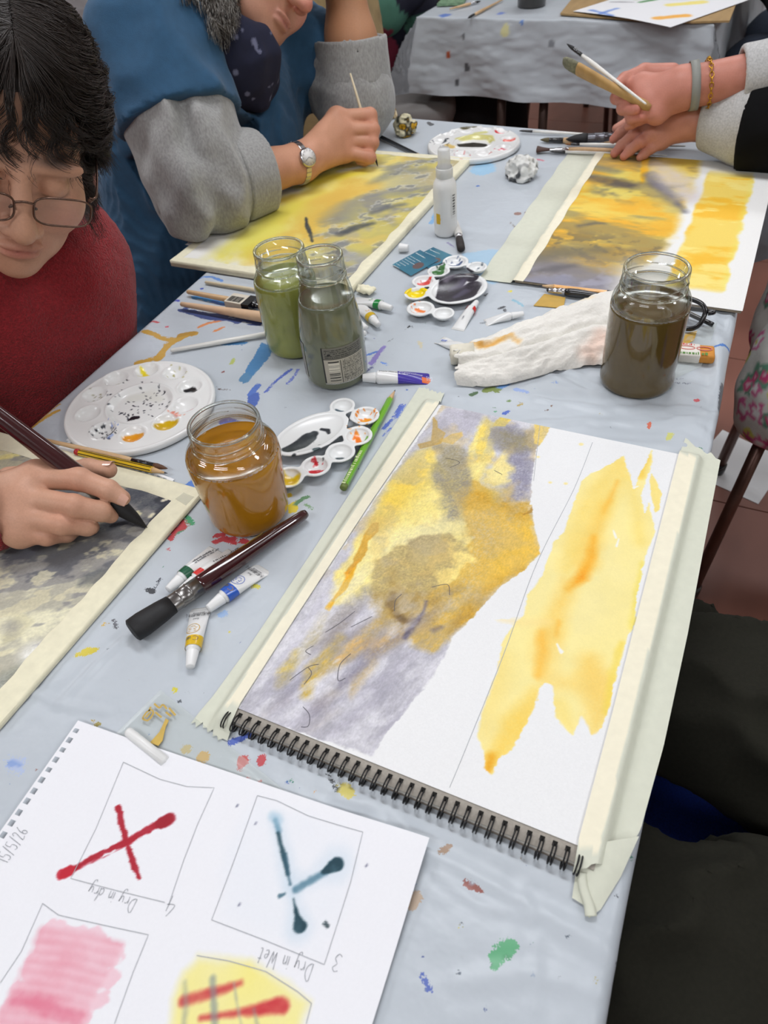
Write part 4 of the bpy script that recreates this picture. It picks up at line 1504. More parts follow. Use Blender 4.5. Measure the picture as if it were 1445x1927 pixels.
# ------------------------------------------------------------------ painted boards
def board(name, label, x0, x1, y0, y1, th, paint, step, rot=0.0, wrap=0.0, card=True):
    e = empty(name, ((x0 + x1) / 2, (y0 + y1) / 2, .0012), label, 'painting')
    part('backing_board', bevel(box(x0 + .001, x1 - .001, y0 + .001, y1 - .001, .0022, th - .0012), .0006), mat('backing_card', '9a8c78', .85, .15, 150), e, False)
    X, Y = rect_grid((x0, y0), (1, 0), (0, 1), x1 - x0, y1 - y0, step)
    c = Canvas(X, Y, (240, 239, 236), th)
    paint(c, X, Y)
    p_ = sheet_part('painted_paper', c, th, e, PAINTED)
    return e, p_


def frame_tape(e, x0, x1, y0, y1, th, wi, wob=.0012, sides='lrtb', over=.004):
    """tape folded over the rim of a board, one strip to each side"""
    rng = np.random.default_rng(int(abs(x0) * 1000))
    for s in sides:
        n = 60
        t = np.linspace(0, 1, n)
        w1 = wi + wob * (np.interp(t * 20, np.arange(21), rng.normal(size=21)))
        prof = [(-.0003, .001), (-.0004, th * .5), (-.0002, th + .0002), (.002, th + .0006), (.5, th + .00055), (.97, th + .00045), (1.0, th + .0002)]
        rows = []
        for k in range(n):
            for u, zz in prof:
                d = u * w1[k] if u > .01 else u
                if s == 'l':
                    rows.append((x0 + d, y0 + (y1 - y0) * t[k], zz))
                if s == 'r':
                    rows.append((x1 - d, y0 + (y1 - y0) * t[k], zz))
                if s == 't':
                    rows.append((x0 + (x1 - x0) * t[k], y1 - d, zz))
                if s == 'b':
                    rows.append((x0 + (x1 - x0) * t[k], y0 + d, zz))
        part('tape_strip', (np.array(rows), grid_faces(n, len(prof))), mat('tape_cream', 'efe9cc', .65, .05, 120, bump=.2, bscale=300), e)


def paint_left(c, X, Y):
    """stormy grey at the top right running into warm yellow light"""
    u = (X + .585) / .42
    v = (Y + .09) / .297
    a_, b_ = X * .75 + Y * .66, -X * .66 + Y * .75       # the brush ran along the diagonal
    n1 = fbm(a_ * .6, b_ * 1.3, .045, 400, 6)
    n2 = fbm(a_ * .7, b_, .07, 410, 5)
    n3 = fbm(a_ * .6, b_ * 1.2, .03, 420, 5)
    C = np.ones(X.shape + (3,)) * np.array([236, 231, 200]) / 255.

    def lay(m, col):
        nonlocal C
        m = np.clip(m, 0, 1)[..., None]
        C = C * (1 - m) + np.array(col) / 255. * m
    k = v * .85 + (u - .6) * .55
    lay(sstep(.42, .60, n2) * .85 * sstep(.95, .5, k), (238, 222, 120))
    lay(sstep(.48, .60, n1 + (k - .35) * .45) * .8, (176, 172, 158))
    lay(sstep(.50, .56, n3 + (k - .45) * .5) * .62, (136, 134, 138))
    lay(sstep(.55, .62, n3 + (k - .62) * .55) * .75, (96, 98, 106))
    lay(sstep(.60, .66, fbm(a_ * .7, b_ * 1.3, .022, 430, 5)) * .7, (226, 218, 184))
    lay(sstep(.60, .78, n1 + (k - .80) * .9) * .85, (62, 66, 76))
    lay(sstep(.56, .66, fbm(X, Y, .05, 440, 4)) * .55 * sstep(.7, .2, k), (200, 192, 150))
    lay(sstep(.64, .72, fbm(X, Y, .045, 445, 4)) * .6 * sstep(.6, .2, k), (246, 243, 232))
    c.C = C * (1 + .10 * (vnoise(X, Y, .0014, 450) - .5))[..., None]
    for pts, w_, col, a, sf in (([(20, 1330), (60, 1270), (90, 1260)], [.008, .008, .004], (150, 152, 136), .6, .008), ([(60, 1230), (62, 1236)], [.010, .010], (250, 248, 240), .9, .010), ([(230, 1135), (232, 1140)], [.009, .009], (250, 248, 240), .8, .010), ([(20, 1180), (24, 1184)], [.006, .006], (160, 156, 150), .7, .008),
                                ([(150, 1100), (165, 1085), (190, 1075)], [.003, .006, .004], (100, 104, 108), .7, .004), ([(170, 1095), (205, 1080), (215, 1065)], [.006, .006, .003], (130, 130, 120), .6, .006), ([(0, 1290), (40, 1260)], [.010, .006], (110, 116, 110), .6, .008),
                                ([(20, 1060), (70, 1030), (130, 1015)], [.006, .007, .005], (96, 96, 106), .7, .008), ([(100, 1055), (150, 1030), (200, 1005)], [.006, .008, .006], (110, 110, 112), .7, .006), ([(180, 1000), (220, 985), (250, 975)], [.004, .006, .004], (60, 64, 74), .75, .003),
                                ([(215, 930), (260, 935), (300, 950)], [.008, .012, .010], (74, 78, 88), .8, .006), ([(300, 940), (322, 945), (300, 965), (282, 990)], [.005, .006, .005, .003], (46, 48, 58), .9, .002), ([(210, 990), (240, 982), (275, 992)], [.002, .003, .003], (30, 32, 40), .9, .0012), ([(258, 965), (262, 968)], [.003, .003], (236, 228, 190), .9, .001), ([(282, 972), (288, 968)], [.003, .002], (238, 230, 200), .9, .001), ([(306, 942), (312, 940)], [.002, .002], (240, 232, 206), .9, .001)):
        c.stroke(pts, w_, col, a, sf, .002, .008, .3, .01, seed=int(sum(pts[0])), grain=.3)


def left_painting():
    x0, x1, y0, y1, th = -.588, -.167, -.0905, .2065, .0055
    e, p_ = board('watercolour_board', 'cream taped board with a stormy grey and yellow watercolour under the big brush', x0, x1, y0, y1, th, paint_left, .0011)
    frame_tape(e, x0, x1, y0, y1, th, .025, .0010, 'rtb')
    # clear glossy patch of tape at the corner
    part('tape_patch', slab([tuple(q) for q in PP([(330, 940), (346, 928), (366, 936), (350, 952)], th)], th + .0007, th + .0009), film_mat('clear_tape', (1, 1, 1), .75, .1, (.8, .8, .7)), e, False)
    # perforated strip of another sheet peeping out beneath
    O = np.array([-.38, .2285])
    X, Y = rect_grid(O, (1, -.09), (0, -1), .168, .03, .0011)
    c = Canvas(X, Y, (238, 238, 236), 0)
    F = grid_faces(*X.shape)
    cx, cy = (X - O[0]).ravel()[F].mean(1), (O[1] - .09 * (X - O[0]) - Y).ravel()[F].mean(1)
    hole = (cy > .003) & (cy < .0075) & ((cx % .0086) < .0042) & (cx < .164)
    V = np.stack([X, Y, np.full(X.shape, .0016)], -1).reshape(-1, 3)
    thing('perforated_sheet', (V, F[~hole][:, ::-1]), PAPER, 'white perforated sheet edge poking out behind the stormy grey painting', 'sheet')


def paint_mid(c, X, Y):
    u = (X + .525) / .322
    v = (Y - .63) / .497
    n1 = fbm(X * 1.1 + Y * .3, Y * .9, .07, 500, 5)
    n2 = fbm(X, Y * .8, .05, 520, 5)
    yel = sstep(.30, .62, n1 + .15 * np.sin(v * 5))
    C = np.ones(X.shape + (3,)) * np.array([238, 236, 230]) / 255.

    def lay(a, col):
        nonlocal C
        a = np.clip(a, 0, 1)[..., None]
        C = C * (1 - a) + np.array(col) / 255. * a
    d1, d2 = X * .8 + Y * .6, -X * .6 + Y * .8
    n3 = fbm(d1 * .6, d2 * 1.2, .05, 540, 5)
    n4 = fbm(d1 * .7, d2, .022, 560, 5)
    lay(sstep(.16, .34, u + .10 * (n2 - .5)) * sstep(.02, .10, v), (240, 224, 130))
    lay(sstep(.10, .24, u) * (1 - sstep(.30, .5, u)) * .7 * sstep(.30, .6, n1), (232, 218, 70))
    lay(sstep(.28, .50, u) * sstep(.30, .65, n1) * .85, (230, 188, 78))
    lay(sstep(.50, .75, u + .3 * (n3 - .5)) * .75, (176, 172, 150))
    lay(sstep(.45, .62, u) * sstep(.44, .62, n3) * .65, (128, 130, 132))
    lay(sstep(.55, .80, u) * sstep(.46, .60, fbm(d1, d2, .06, 565, 4)) * .7, (220, 204, 96))
    lay(sstep(.56, .64, n4) * sstep(.5, .65, u) * .5, (226, 226, 222))
    lay(sstep(.62, .70, n4) * sstep(.5, .65, u) * .5, (84, 88, 92))
    lay((1 - sstep(.0, .16, u)) * .9, (240, 238, 232))
    c.C = C
    for pts, w_, col, a, sf in (([(575, 408), (578, 425), (584, 440), (588, 456)], [.001, .002, .003, .001], (60, 64, 66), .95, .001), ([(640, 440), (670, 428), (700, 420)], [.008, .010, .006], (74, 78, 84), .8, .006), ([(700, 400), (730, 390), (760, 385)], [.006, .009, .006], (96, 100, 106), .8, .008),
                                ([(700, 345), (740, 325), (800, 318)], [.008, .014, .010], (130, 132, 128), .7, .012), ([(690, 370), (730, 362), (770, 366)], [.010, .012, .010], (140, 142, 142), .6, .012), ([(600, 380), (650, 365), (700, 350)], [.02, .024, .018], (232, 190, 84), .7, .018), ([(560, 350), (620, 335), (680, 325)], [.012, .014, .010], (236, 216, 60), .75, .012),
                                ([(520, 380), (560, 372), (600, 360)], [.014, .016, .014], (238, 214, 90), .7, .014), ([(650, 480), (690, 490), (680, 510)], [.014, .018, .014], (160, 160, 164), .7, .014), ([(660, 450), (700, 455), (720, 445)], [.008, .010, .006], (226, 196, 100), .7, .010), ([(520, 430), (480, 450), (440, 468)], [.014, .018, .012], (240, 232, 110), .7, .014),
                                ([(640, 322), (690, 312), (720, 312)], [.006, .006, .004], (224, 222, 216), .8, .008)):
        c.stroke(pts, w_, col, a, sf, .004, .02, .4, .02, seed=int(sum(pts[0])))


def mid_painting():
    x0, x1, y0, y1, th = -.525, -.203, .630, 1.127, .010
    e, p_ = board('watercolour_board', 'board with a yellow and grey watercolour under the blue shirted painter\'s hand', x0, x1, y0, y1, th, paint_mid, .0018)
    frame_tape(e, x0, x1, y0, y1, th, .016, .0016)
    # paper beneath, sticking out at the far side, and a loose knot of tape at the near corner
    thing('paper_sheet', slab([(-.548, .70), (-.40, .69), (-.40, .80), (-.555, .79)], .0005, .0011), PAPER, 'white paper corner sticking out from under the blue shirted painter\'s board', 'sheet', smooth=False)
    q = P(690, 548, .003)

    def fn(p):
        d = ell(p, q + [0, 0, .002], (.016, .010, .006))
        return d + .006 * (noise3(p, .009) - .5) + .004 * (noise3(p + 3, .004) - .5)
    V, F = solid(fn, q - .03, q + .03, .0014)
    part('tape_knot', (V, F), mat('tape_cream', 'efe9cc'), e)


def paint_right(c, X, Y):
    u = (X - .008) / .299
    v = (Y - .72) / .488
    C = np.ones(X.shape + (3,)) * np.array([240, 239, 236]) / 255.
    n1 = fbm(X * .7, Y * 1.5, .06, 600, 5)
    n2 = fbm(X * .6, Y * 1.6, .04, 620, 5)
    n3 = fbm(X, Y, .03, 640, 4)

    def lay(a, col):
        nonlocal C
        a = np.clip(a, 0, 1)[..., None]
        C = C * (1 - a) + np.array(col) / 255. * a
    left = sstep(.64, .58, u + .06 * (n3 - .5) + .10 * sstep(.38, .1, v)) * sstep(.015, .03, u)
    body = left * sstep(.05, .2, v + .35 * (1 - u) + .2 * (n1 - .5) - .18)
    lay(body * .95, (238, 206, 84))
    lay(body * sstep(.34, .68, n1) * .8, (240, 176, 40))
    lay(left * sstep(.5, .66, fbm(X, Y, .016, 670, 4)) * sstep(.40, .30, v) * sstep(.12, .2, v) * .6, (84, 82, 80))
    lay(body * sstep(.44, .62, n2) * sstep(.3, .45, v) * (1 - sstep(.8, .9, v)) * .55, (232, 226, 130))
    lay(left * sstep(.60, .48, v + .3 * (n1 - .5)) * sstep(.38, .66, n2 + .2 * (.5 - u)) * .6, (132, 116, 82))
    lay(left * sstep(.30, .12, v + .16 * (n1 - .5) + .12 * u) * .85, (128, 126, 140))
    lay(left * sstep(.24, .08, v + .1 * n2) * sstep(.5, .66, n3) * .6, (176, 174, 192))
    lay(left * sstep(.72, .92, v + .3 * (n2 - .5) + .1 * (u - .4)) * sstep(.38, .62, n1) * .65, (112, 108, 110))
    lay(left * sstep(.05, .16, u) * sstep(.45, .62, fbm(X, Y, .05, 660, 4)) * sstep(.55, .65, v) * (1 - sstep(.74, .8, v)) * .6, (104, 100, 100))
    lay(sstep(.30, .1, v) * sstep(.38, .5, u) * (1 - sstep(.62, .7, u)) * .8, (236, 232, 222))
    # right hand strip
    rs = sstep(.655, .675, u + .03 * (n3 - .5)) * sstep(.915, .895, u + .05 * (n3 - .5)) * sstep(.07, .11, v + .05 * (n2 - .5)) * sstep(.93, .86, v)
    lay(rs * .95, (246, 214, 96))
    lay(rs * sstep(.42, .6, n1) * .8, (248, 188, 40))
    lay(rs * sstep(.52, .64, n2) * .7, (250, 232, 140))
    lay(rs * sstep(.87, .92, u + .04 * (n1 - .5)) * .5, (240, 236, 120))
    c.C = C
    for pts, w_, col, a, sf in (([(1215, 300), (1212, 325), (1208, 345)], [.006, .006, .004], (246, 182, 20), .9, .003), ([(1100, 330), (1150, 342), (1190, 350), (1235, 348)], [.010, .016, .014, .008], (88, 82, 84), .8, .012), ([(1225, 330), (1250, 365), (1286, 398)], [.014, .014, .006], (112, 110, 122), .85, .008), ([(1240, 310), (1270, 340), (1290, 370)], [.02, .03, .02], (224, 214, 214), .7, .02),
                                ([(1100, 310), (1130, 318), (1160, 322)], [.012, .014, .010], (130, 128, 104), .7, .012), ([(1090, 425), (1120, 420), (1136, 420)], [.004, .005, .003], (96, 92, 84), .8, .006), ([(1000, 490), (1050, 475), (1130, 470)], [.012, .016, .012], (120, 112, 88), .7, .012), ([(985, 530), (1020, 528), (1060, 525)], [.010, .014, .012], (146, 146, 164), .8, .010), ([(1000, 512), (1040, 505), (1080, 500)], [.005, .009, .006], (104, 100, 104), .7, .008),
                                ([(1210, 350), (1250, 380), (1270, 400)], [.010, .014, .008], (206, 186, 110), .6, .010)):
        c.stroke(pts, w_, col, a, sf, .004, .02, .4, .02, seed=int(sum(pts[0])))


def right_painting():
    x0, x1, y0, y1, th = .008, .307, .722, 1.205, .0065
    e, p_ = board('watercolour_board', 'board with an orange and charcoal watercolour beside a plain orange strip, far right', x0, x1, y0, y1, th, paint_right, .0018)
    # stiff tape along its left side, half on the cloth
    n = 50
    t = np.linspace(0, 1, n)
    prof = [(-.052, .0014), (-.02, .0016), (-.004, .0022), (-.0006, th + .0004), (.004, th + .0007), (.014, th + .0005)]
    rows = [(x0 + d + .001 * math.sin(k * .7), y0 - .002 + (y1 - y0 + .006) * t[k], zz) for k in range(n) for d, zz in prof]
    thing('masking_tape', (np.array(rows), grid_faces(n, len(prof))), TAPE, 'cream masking tape down the left side of the orange and charcoal painting', 'tape', colors=tape_tint(np.array(rows), np.array(rows)[:, 0] > x0 - .001))


left_painting()
mid_painting()
right_painting()


# ------------------------------------------------------------------ jars of rinsing water
GLASS = glass_mat('clear_glass')


def mesh_curve(prof, k=3):
    """round a coarse profile"""
    q = smooth_path([(r, z) for r, z in prof], k * len(prof))
    q[:, 0] = np.maximum(q[:, 0], 0)
    return [tuple(v) for v in q]


def jar(name, label, base, outer, H, rim, level, wcol, wall=.0024, thread=True, scum=None):
    """outer: body profile [(r, z)] from the base up to the neck; rim: radius of the mouth"""
    e = empty(name, (base[0], base[1], .0006), label, 'jar')
    b = np.array([base[0], base[1], .0006])
    full = mesh_curve(outer, 4)
    zs = np.array([p[1] for p in full])
    rs = np.array([p[0] for p in full])
    o = np.argsort(zs, kind='stable')
    R = lambda z: float(np.interp(z, zs[o], rs[o]))
    # water fills the body to the level; its wall carries the gloss of the glass
    low = [(r, z) for r, z in full if z < level - .0005]
    wp = low + [(R(level), level), (R(level) - wall * .5, level + .0006), (R(level) - wall, level + .0002), (R(level) * .5, level), (0.0, level)]
    if wp[0][0] > 1e-6:
        wp = [(0.0, 0.0)] + wp
    wm = mat('water_' + wcol, wcol, .12, .10, 35, spec=.5, coat=.45)
    w_ = part('murky_water', (lambda vf: (vf[0] + b, vf[1]))(lathe(wp, 48)), wm, e)
    # glass above the water: outside up, over the lip, inside down
    up = [(R(level), level)] + [(r, z) for r, z in full if z > level + .001]
    nz = up[-1][1]
    lip = [(rim + .0006, nz + .0012), (rim + .0012, H - .0035), (rim + .0010, H - .0012), (rim, H), (rim - .0012, H + .0002), (rim - wall, H - .0010), (rim - wall, nz)]
    inn = [(r - wall, z) for r, z in up[::-1]]
    pr = up + lip + inn

    def mod(t, r, z):
        if thread and r > rim - .0008 and z > nz - .001 and z < H - .004:
            ph = (z - nz) - .004 - (t / (2 * math.pi) * 2 % 1) * .005
            r = r + .0013 * math.exp(-(ph / .0009) ** 2)
        return r, z
    fine = []
    for (r0, z0), (r1, z1) in zip(pr[:-1], pr[1:]):
        n = max(1, int(abs(z1 - z0) / .0011)) if (r0 > rim - .0009 and z0 >= nz - .001 and z1 < H and z1 > z0) else 1
        fine += [(r0 + (r1 - r0) * i / n, z0 + (z1 - z0) * i / n) for i in range(n)]
    fine.append(pr[-1])
    V, F = lathe(fine, 56, None, mod)
    F = [f for f in F if len(f) == 4]
    # close the ring at the waterline
    n = 56
    m = len(fine)
    F += [((m - 1) * n + j, (m - 1) * n + (j + 1) % n, (j + 1) % n, j) for j in range(n)]
    part('glass_wall', (V + b, F), GLASS, e)
    sg = solid_glass('thick_glass')
    t = np.linspace(0, 2 * math.pi, 64, endpoint=False)
    ring = lambda r_, z_: np.stack([r_ * np.cos(t), r_ * np.sin(t), np.full(64, z_)], 1) + b
    part('lip', tube(ring(rim - .0008, H - .0006), .0017, 8, closed=True), sg, e)
    if thread:
        part('neck_bead', tube(ring(R(nz - .002) + .0002, nz - .0015), .0013, 6, closed=True), sg, e)
        for k in range(3):
            tt = np.linspace(0, 1.9, 26) + k * 2.1
            q = np.stack([(rim + .0006) * np.cos(tt), (rim + .0006) * np.sin(tt), nz + .003 + .0035 * np.linspace(0, 1, 26) + .002], 1) + b
            part('thread', tube(q, .0009 * np.sin(np.linspace(.1, 3.04, 26)) ** .5, 6), sg, e)
    return e, R


jar('glass_jar', 'short glass jar of orange rinse water beside the small palette', (-.106, .201), [(.034, 0), (.0385, .002), (.0408, .008), (.0415, .02), (.0432, .045), (.0448, .066), (.0452, .076), (.0440, .085), (.0400, .0915), (.0352, .0955), (.0332, .0985)], .116, .0330, .082, 'b07718')
jar('glass_jar', 'tall wide glass jar of dark brown rinse water on the right', (.212, .546), [(.036, 0), (.0402, .002), (.0416, .008), (.0405, .018), (.0412, .032), (.0412, .06), (.0414, .095), (.0405, .106), (.0372, .1135), (.0340, .117), (.0328, .1195)], .140, .0328, .098, '5c4a22')
jar('glass_jar', 'glass jar of olive green rinse water behind the grey bottle', (-.214, .490), [(.030, 0), (.0350, .002), (.0380, .008), (.0388, .02), (.0388, .06), (.0388, .088), (.0376, .098), (.0340, .106), (.0312, .110), (.0300, .113)], .134, .0300, .097, '8f9447')
BOT, BOTR = jar('glass_bottle', 'tapering glass bottle of grey green rinse water with a barcode label', (-.131, .447), [(.030, 0), (.0350, .002), (.0378, .007), (.0384, .018), (.0384, .055), (.0372, .075), (.0340, .098), (.0300, .118), (.0268, .130), (.0252, .1345)], .157, .0252, .107, '6c7058')


def curved_label(parent, base, R, th0, th1, z0, z1, draw, nt, nz, name='label'):
    """printed label hugging a round wall; draw(U, V) -> sRGB rows"""
    U, V_ = np.meshgrid(np.linspace(0, 1, nt), np.linspace(0, 1, nz))
    th = th0 + (th1 - th0) * U
    zz = z0 + (z1 - z0) * V_
    rr = np.array([[R(z) for z in row] for row in zz[:, :1]])[:, 0][:, None] + .0004
    X = base[0] + rr * np.cos(th)
    Y = base[1] + rr * np.sin(th)
    C = np.asarray(draw(U, V_), float) / 255.
    c = np.where(C <= .04045, C / 12.92, ((C + .055) / 1.055) ** 2.4).reshape(-1, 3)
    return link(name, raw_mesh(name, np.stack([X, Y, zz + .0006], -1).reshape(-1, 3), grid_faces(nz, nt), True, c), mat('label_print', 'ffffff', .45, .02, 200, attr='col'), parent)


def bottle_label(U, V):
    C = np.ones(U.shape + (3,)) * np.array([186, 180, 164])
    rng = np.random.default_rng(4)
    top = V > .70
    C[top] = (120, 118, 108)
    for k in range(5):                                   # small print in the dark head
        y = .74 + k * .05
        m = (np.abs(V - y) < .014) & (rng.random(U.shape[1])[(U * (U.shape[1] - 1)).astype(int)] > .3) & (U > .06) & (U < .95)
        C[m] = (60, 60, 56)
    m = (np.abs(V - .82) < .02) & (U > .12) & (U < .2)
    C[m] = (20, 20, 20)
    for k in range(15):                                  # small print to the right of the barcode
        y = .06 + k * .042
        m = (np.abs(V - y) < .012) & (rng.random(U.shape[1])[(U * (U.shape[1] - 1)).astype(int)] > .28) & (U > .44) & (U < .96)
        C[m] = (88, 84, 76)
    bar = rng.random(40) > .5                            # barcode, bars lying level
    b = (U > .12) & (U < .36) & (V > .10) & (V < .64)
    C[b] = (222, 216, 200)
    bb = b & bar[np.clip(((V - .10) / .54 * 40).astype(int), 0, 39)]
    C[bb] = (40, 38, 34)
    C[(U < .03)] = (30, 30, 28)
    C[(np.abs(V - .70) < .008)] = (40, 40, 36)
    C[(np.abs(U - .40) < .008) & (V < .66)] = (60, 58, 52)
    hs = (V < .035)
    C[hs] = (228, 226, 220)
    C[hs & (((U * 60 + V * 40) % 2) < 1)] = (70, 72, 62)
    return C


_a = math.atan2(CAM[1] - .447, CAM[0] + .131)
curved_label(BOT, (-.131, .447), BOTR, _a - .42, _a + .98, .012, .062, bottle_label, 110, 110)
curved_label(BOT, (-.131, .447), BOTR, _a - 1.75, _a - 1.15, .012, .060, lambda U, V: np.where(((V * 46 % 2 < 1) & (U > .2) & (U < .8))[..., None], np.array([60, 60, 54.]), np.array([150, 148, 138.])), 30, 60)

# ------------------------------------------------------------------ spray bottle
_b = np.array([-.143, .846, .0006])
SB = empty('spray_bottle', _b, 'white pump spray bottle with clear cap and yellow sticker', 'bottle')
wp = mat('white_plastic', 'eeeeec', .35, .02, 60)
sh = lambda vf: (vf[0] + _b, vf[1])
part('body', sh(lathe([(.0, 0), (.0155, 0), (.0175, .002), (.0180, .006), (.0180, .070), (.0172, .078), (.0145, .084), (.0128, .087), (.0125, .088)], 40)), wp, SB)
part('collar', sh(lathe([(.0125, .088), (.0128, .0885), (.0128, .101), (.0120, .102), (.0, .102)], 40, None, lambda t, r, z: (r + .0003 * math.cos(t * 36), z))), mat('frosted_plastic', 'dcdcd8', .4, .03, 90), SB)
part('pump_cap', sh(lathe([(.0118, .102), (.0118, .1025), (.0096, .106), (.0090, .126), (.0084, .1285), (.0, .129)], 32)), film_mat('clear_cap', (1, 1, 1), .45, .12, (.86, .86, .85)), SB)
_sr = lambda z: .0180
curved_label(SB, (_b[0], _b[1]), _sr, -2.05, -1.55, .022, .038, lambda U, V: np.where((U + .25 * np.abs(V - .5) > .9)[..., None], np.array([238, 238, 236.]), np.array([222, 178, 30.])), 16, 10, 'yellow_sticker')
curved_label(SB, (_b[0], _b[1]), _sr, -.65, -.12, .030, .066, lambda U, V: np.where(((np.sin(V * 90) * np.sin(V * 37 + 1) > -.1) & (U > .25) & (U < .8) & (V > .15))[..., None], np.array([70, 70, 72.]), np.array([228, 228, 226.])), 16, 70, 'barcode')


# ------------------------------------------------------------------ palettes
def round_palette(label, cpx, R, wells, cr, paints, zt=.009):
    """moulded white dish: a ring of wells about a wide middle one"""
    ctr = P(*cpx, zt)
    nr, na = 70, 200
    rr = np.r_[np.linspace(.0003, R, nr), R + .0012, R + .001, R - .001]
    th = np.linspace(0, 2 * math.pi, na, endpoint=False)
    r2, t2 = np.meshgrid(rr, th, indexing='ij')
    X = ctr[0] + r2 * np.cos(t2)
    Y = ctr[1] + r2 * np.sin(t2)
    Z = np.full(X.shape, zt)
    dz = lambda d, rad, dep: -dep * np.clip(1 - (d / rad) ** 2, 0, 1) ** .75
    Z += np.where(r2 < cr, -.0045 * sstep(cr, cr - .008, r2), 0)
    Z += .0014 * np.exp(-((r2 - cr - .001) / .0016) ** 2)
    WP = [P(*w_, zt - .002)[:2] for w_ in wells]
    for wx, wy in WP:
        Z += dz(np.hypot(X - wx, Y - wy), R * .165, .0062)
        Z += .0008 * np.exp(-((np.hypot(X - wx, Y - wy) - R * .175) / .0014) ** 2)
    Z += .0012 * np.exp(-((r2 - R + .002) / .002) ** 2)
    Z[-3] = zt - .002
    Z[-2] = .0025
    Z[-1] = .0012
    c = Canvas(X, Y, (238, 238, 236), zt - .003)
    for f in paints:
        f(c)
    F = []
    a = np.arange(nr + 2)[:, None] * na
    j = np.arange(na)[None, :]
    F = np.stack([a + j, a + (j + 1) % na, a + na + (j + 1) % na, a + na + j], -1).reshape(-1, 4)[:, ::-1]
    V = np.stack([X, Y, Z], -1).reshape(-1, 3)
    base = np.array([ctr[0], ctr[1], .0012])
    o = link('paint_palette', raw_mesh('paint_palette', V, F[:, ::-1], True, c.lin()), mat('palette_plastic', 'ffffff', .22, .01, 40, attr='col', spec=.6), None, base)
    tag(o, label, 'palette')


def dab(*a, **k):
    return lambda c: c.stroke(*a, **k)


def flecks(cpx, rad, col, n, seed, s=.0012):
    def f(c):
        r_ = random.Random(seed)
        for i in range(n):
            t = r_.uniform(0, 6.28)
            q = rad * math.sqrt(r_.random())
            x, y = cpx[0] + q * math.cos(t), cpx[1] + .6 * q * math.sin(t)
            c.stroke([(x, y), (x + r_.uniform(-3, 3), y + r_.uniform(-2, 2))], r_.uniform(.3, 1) * s, col, .9, .0006, .0004, seed=i + seed)
    return f


round_palette('big round white palette with orange, ochre and black paint beside the red sweater', (263, 760), .0905,
              [(219, 715), (277, 699), (330, 704), (358, 730), (350, 764), (313, 798), (250, 820), (195, 812), (167, 781), (179, 745)], .040,
              [dab([(222, 722), (230, 721)], .0035, (128, 118, 60), .85, .001), dab([(266, 694), (272, 704), (282, 708)], [.002, .0035, .0028], (240, 216, 20), .95, .0008), dab([(264, 710), (276, 704)], .002, (240, 216, 20), .9, .0008), dab([(324, 714), (334, 712)], .002, (170, 150, 40), .8, .001), flecks((330, 704), 24, (150, 140, 40), 14, 1, .001),
               dab([(350, 733), (360, 730), (366, 734)], [.0035, .005, .003], (24, 24, 26), .97, .0008), dab([(354, 773), (360, 771)], .003, (206, 36, 30), .95, .0008), dab([(302, 802), (314, 799), (326, 798)], [.007, .0088, .007], (214, 172, 14), .97, .0008), dab([(240, 824), (252, 822), (262, 820)], [.006, .0078, .006], (232, 150, 24), .97, .0008),
               flecks((195, 815), 26, (28, 32, 40), 30, 2, .0012), dab([(184, 828), (200, 820), (212, 812)], [.001, .0024, .0018], (26, 28, 34), .9, .0008), dab([(206, 828), (212, 822)], .002, (120, 150, 220), .6, .001), dab([(168, 792), (176, 789)], .0018, (90, 80, 76), .8, .001), dab([(178, 756), (186, 754)], .0026, (90, 80, 70), .85, .001), flecks((175, 744), 16, (110, 104, 60), 8, 3),
               flecks((258, 752), 62, (30, 34, 44), 70, 4, .0011), dab([(240, 790), (250, 785), (258, 784)], [.001, .004, .0028], (22, 24, 30), .97, .0008), dab([(248, 748), (280, 742), (300, 750)], [.008, .010, .006], (226, 226, 214), .5, .005), dab([(285, 792), (296, 784)], .0014, (226, 180, 60), .7, .001), dab([(324, 780), (336, 786)], [.0016, .002], (226, 110, 90), .7, .001), flecks((330, 784), 20, (226, 120, 80), 10, 5, .0008), flecks((214, 800), 20, (110, 140, 220), 8, 7, .0009)])
round_palette('round white palette with red dabs and a black and olive middle at the far end', (891, 268), .0870,
              [(876, 247), (915, 243), (944, 249), (956, 264), (946, 280), (908, 290), (870, 292), (838, 287), (828, 268), (843, 252)], .036,
              [dab([(866, 243), (880, 241), (892, 241)], [.007, .009, .007], (84, 78, 48), .95, .001), dab([(868, 272), (890, 271), (908, 272)], [.008, .012, .009], (40, 40, 38), .97, .0012), dab([(862, 264), (890, 258), (920, 260), (926, 268)], [.006, .008, .008, .005], (214, 206, 110), .8, .003), dab([(896, 254), (912, 252)], .006, (224, 220, 130), .8, .003),
               dab([(934, 249), (946, 250)], [.004, .005], (206, 36, 40), .95, .0008), dab([(952, 264), (964, 264)], [.006, .006], (236, 90, 74), .9, .0012), dab([(930, 284), (944, 278), (954, 280)], [.0012, .0014, .0012], (216, 60, 80), .8, .0008), dab([(898, 294), (912, 292), (924, 290)], [.0016, .0016, .002], (214, 70, 50), .8, .0008), flecks((868, 292), 18, (196, 80, 80), 10, 8), dab([(820, 272), (834, 268), (842, 264)], [.002, .004, .003], (52, 56, 62), .9, .001), dab([(842, 276), (850, 280)], [.006, .007], (226, 186, 90), .8, .003), flecks((830, 272), 20, (60, 66, 80), 14, 9)], .010)


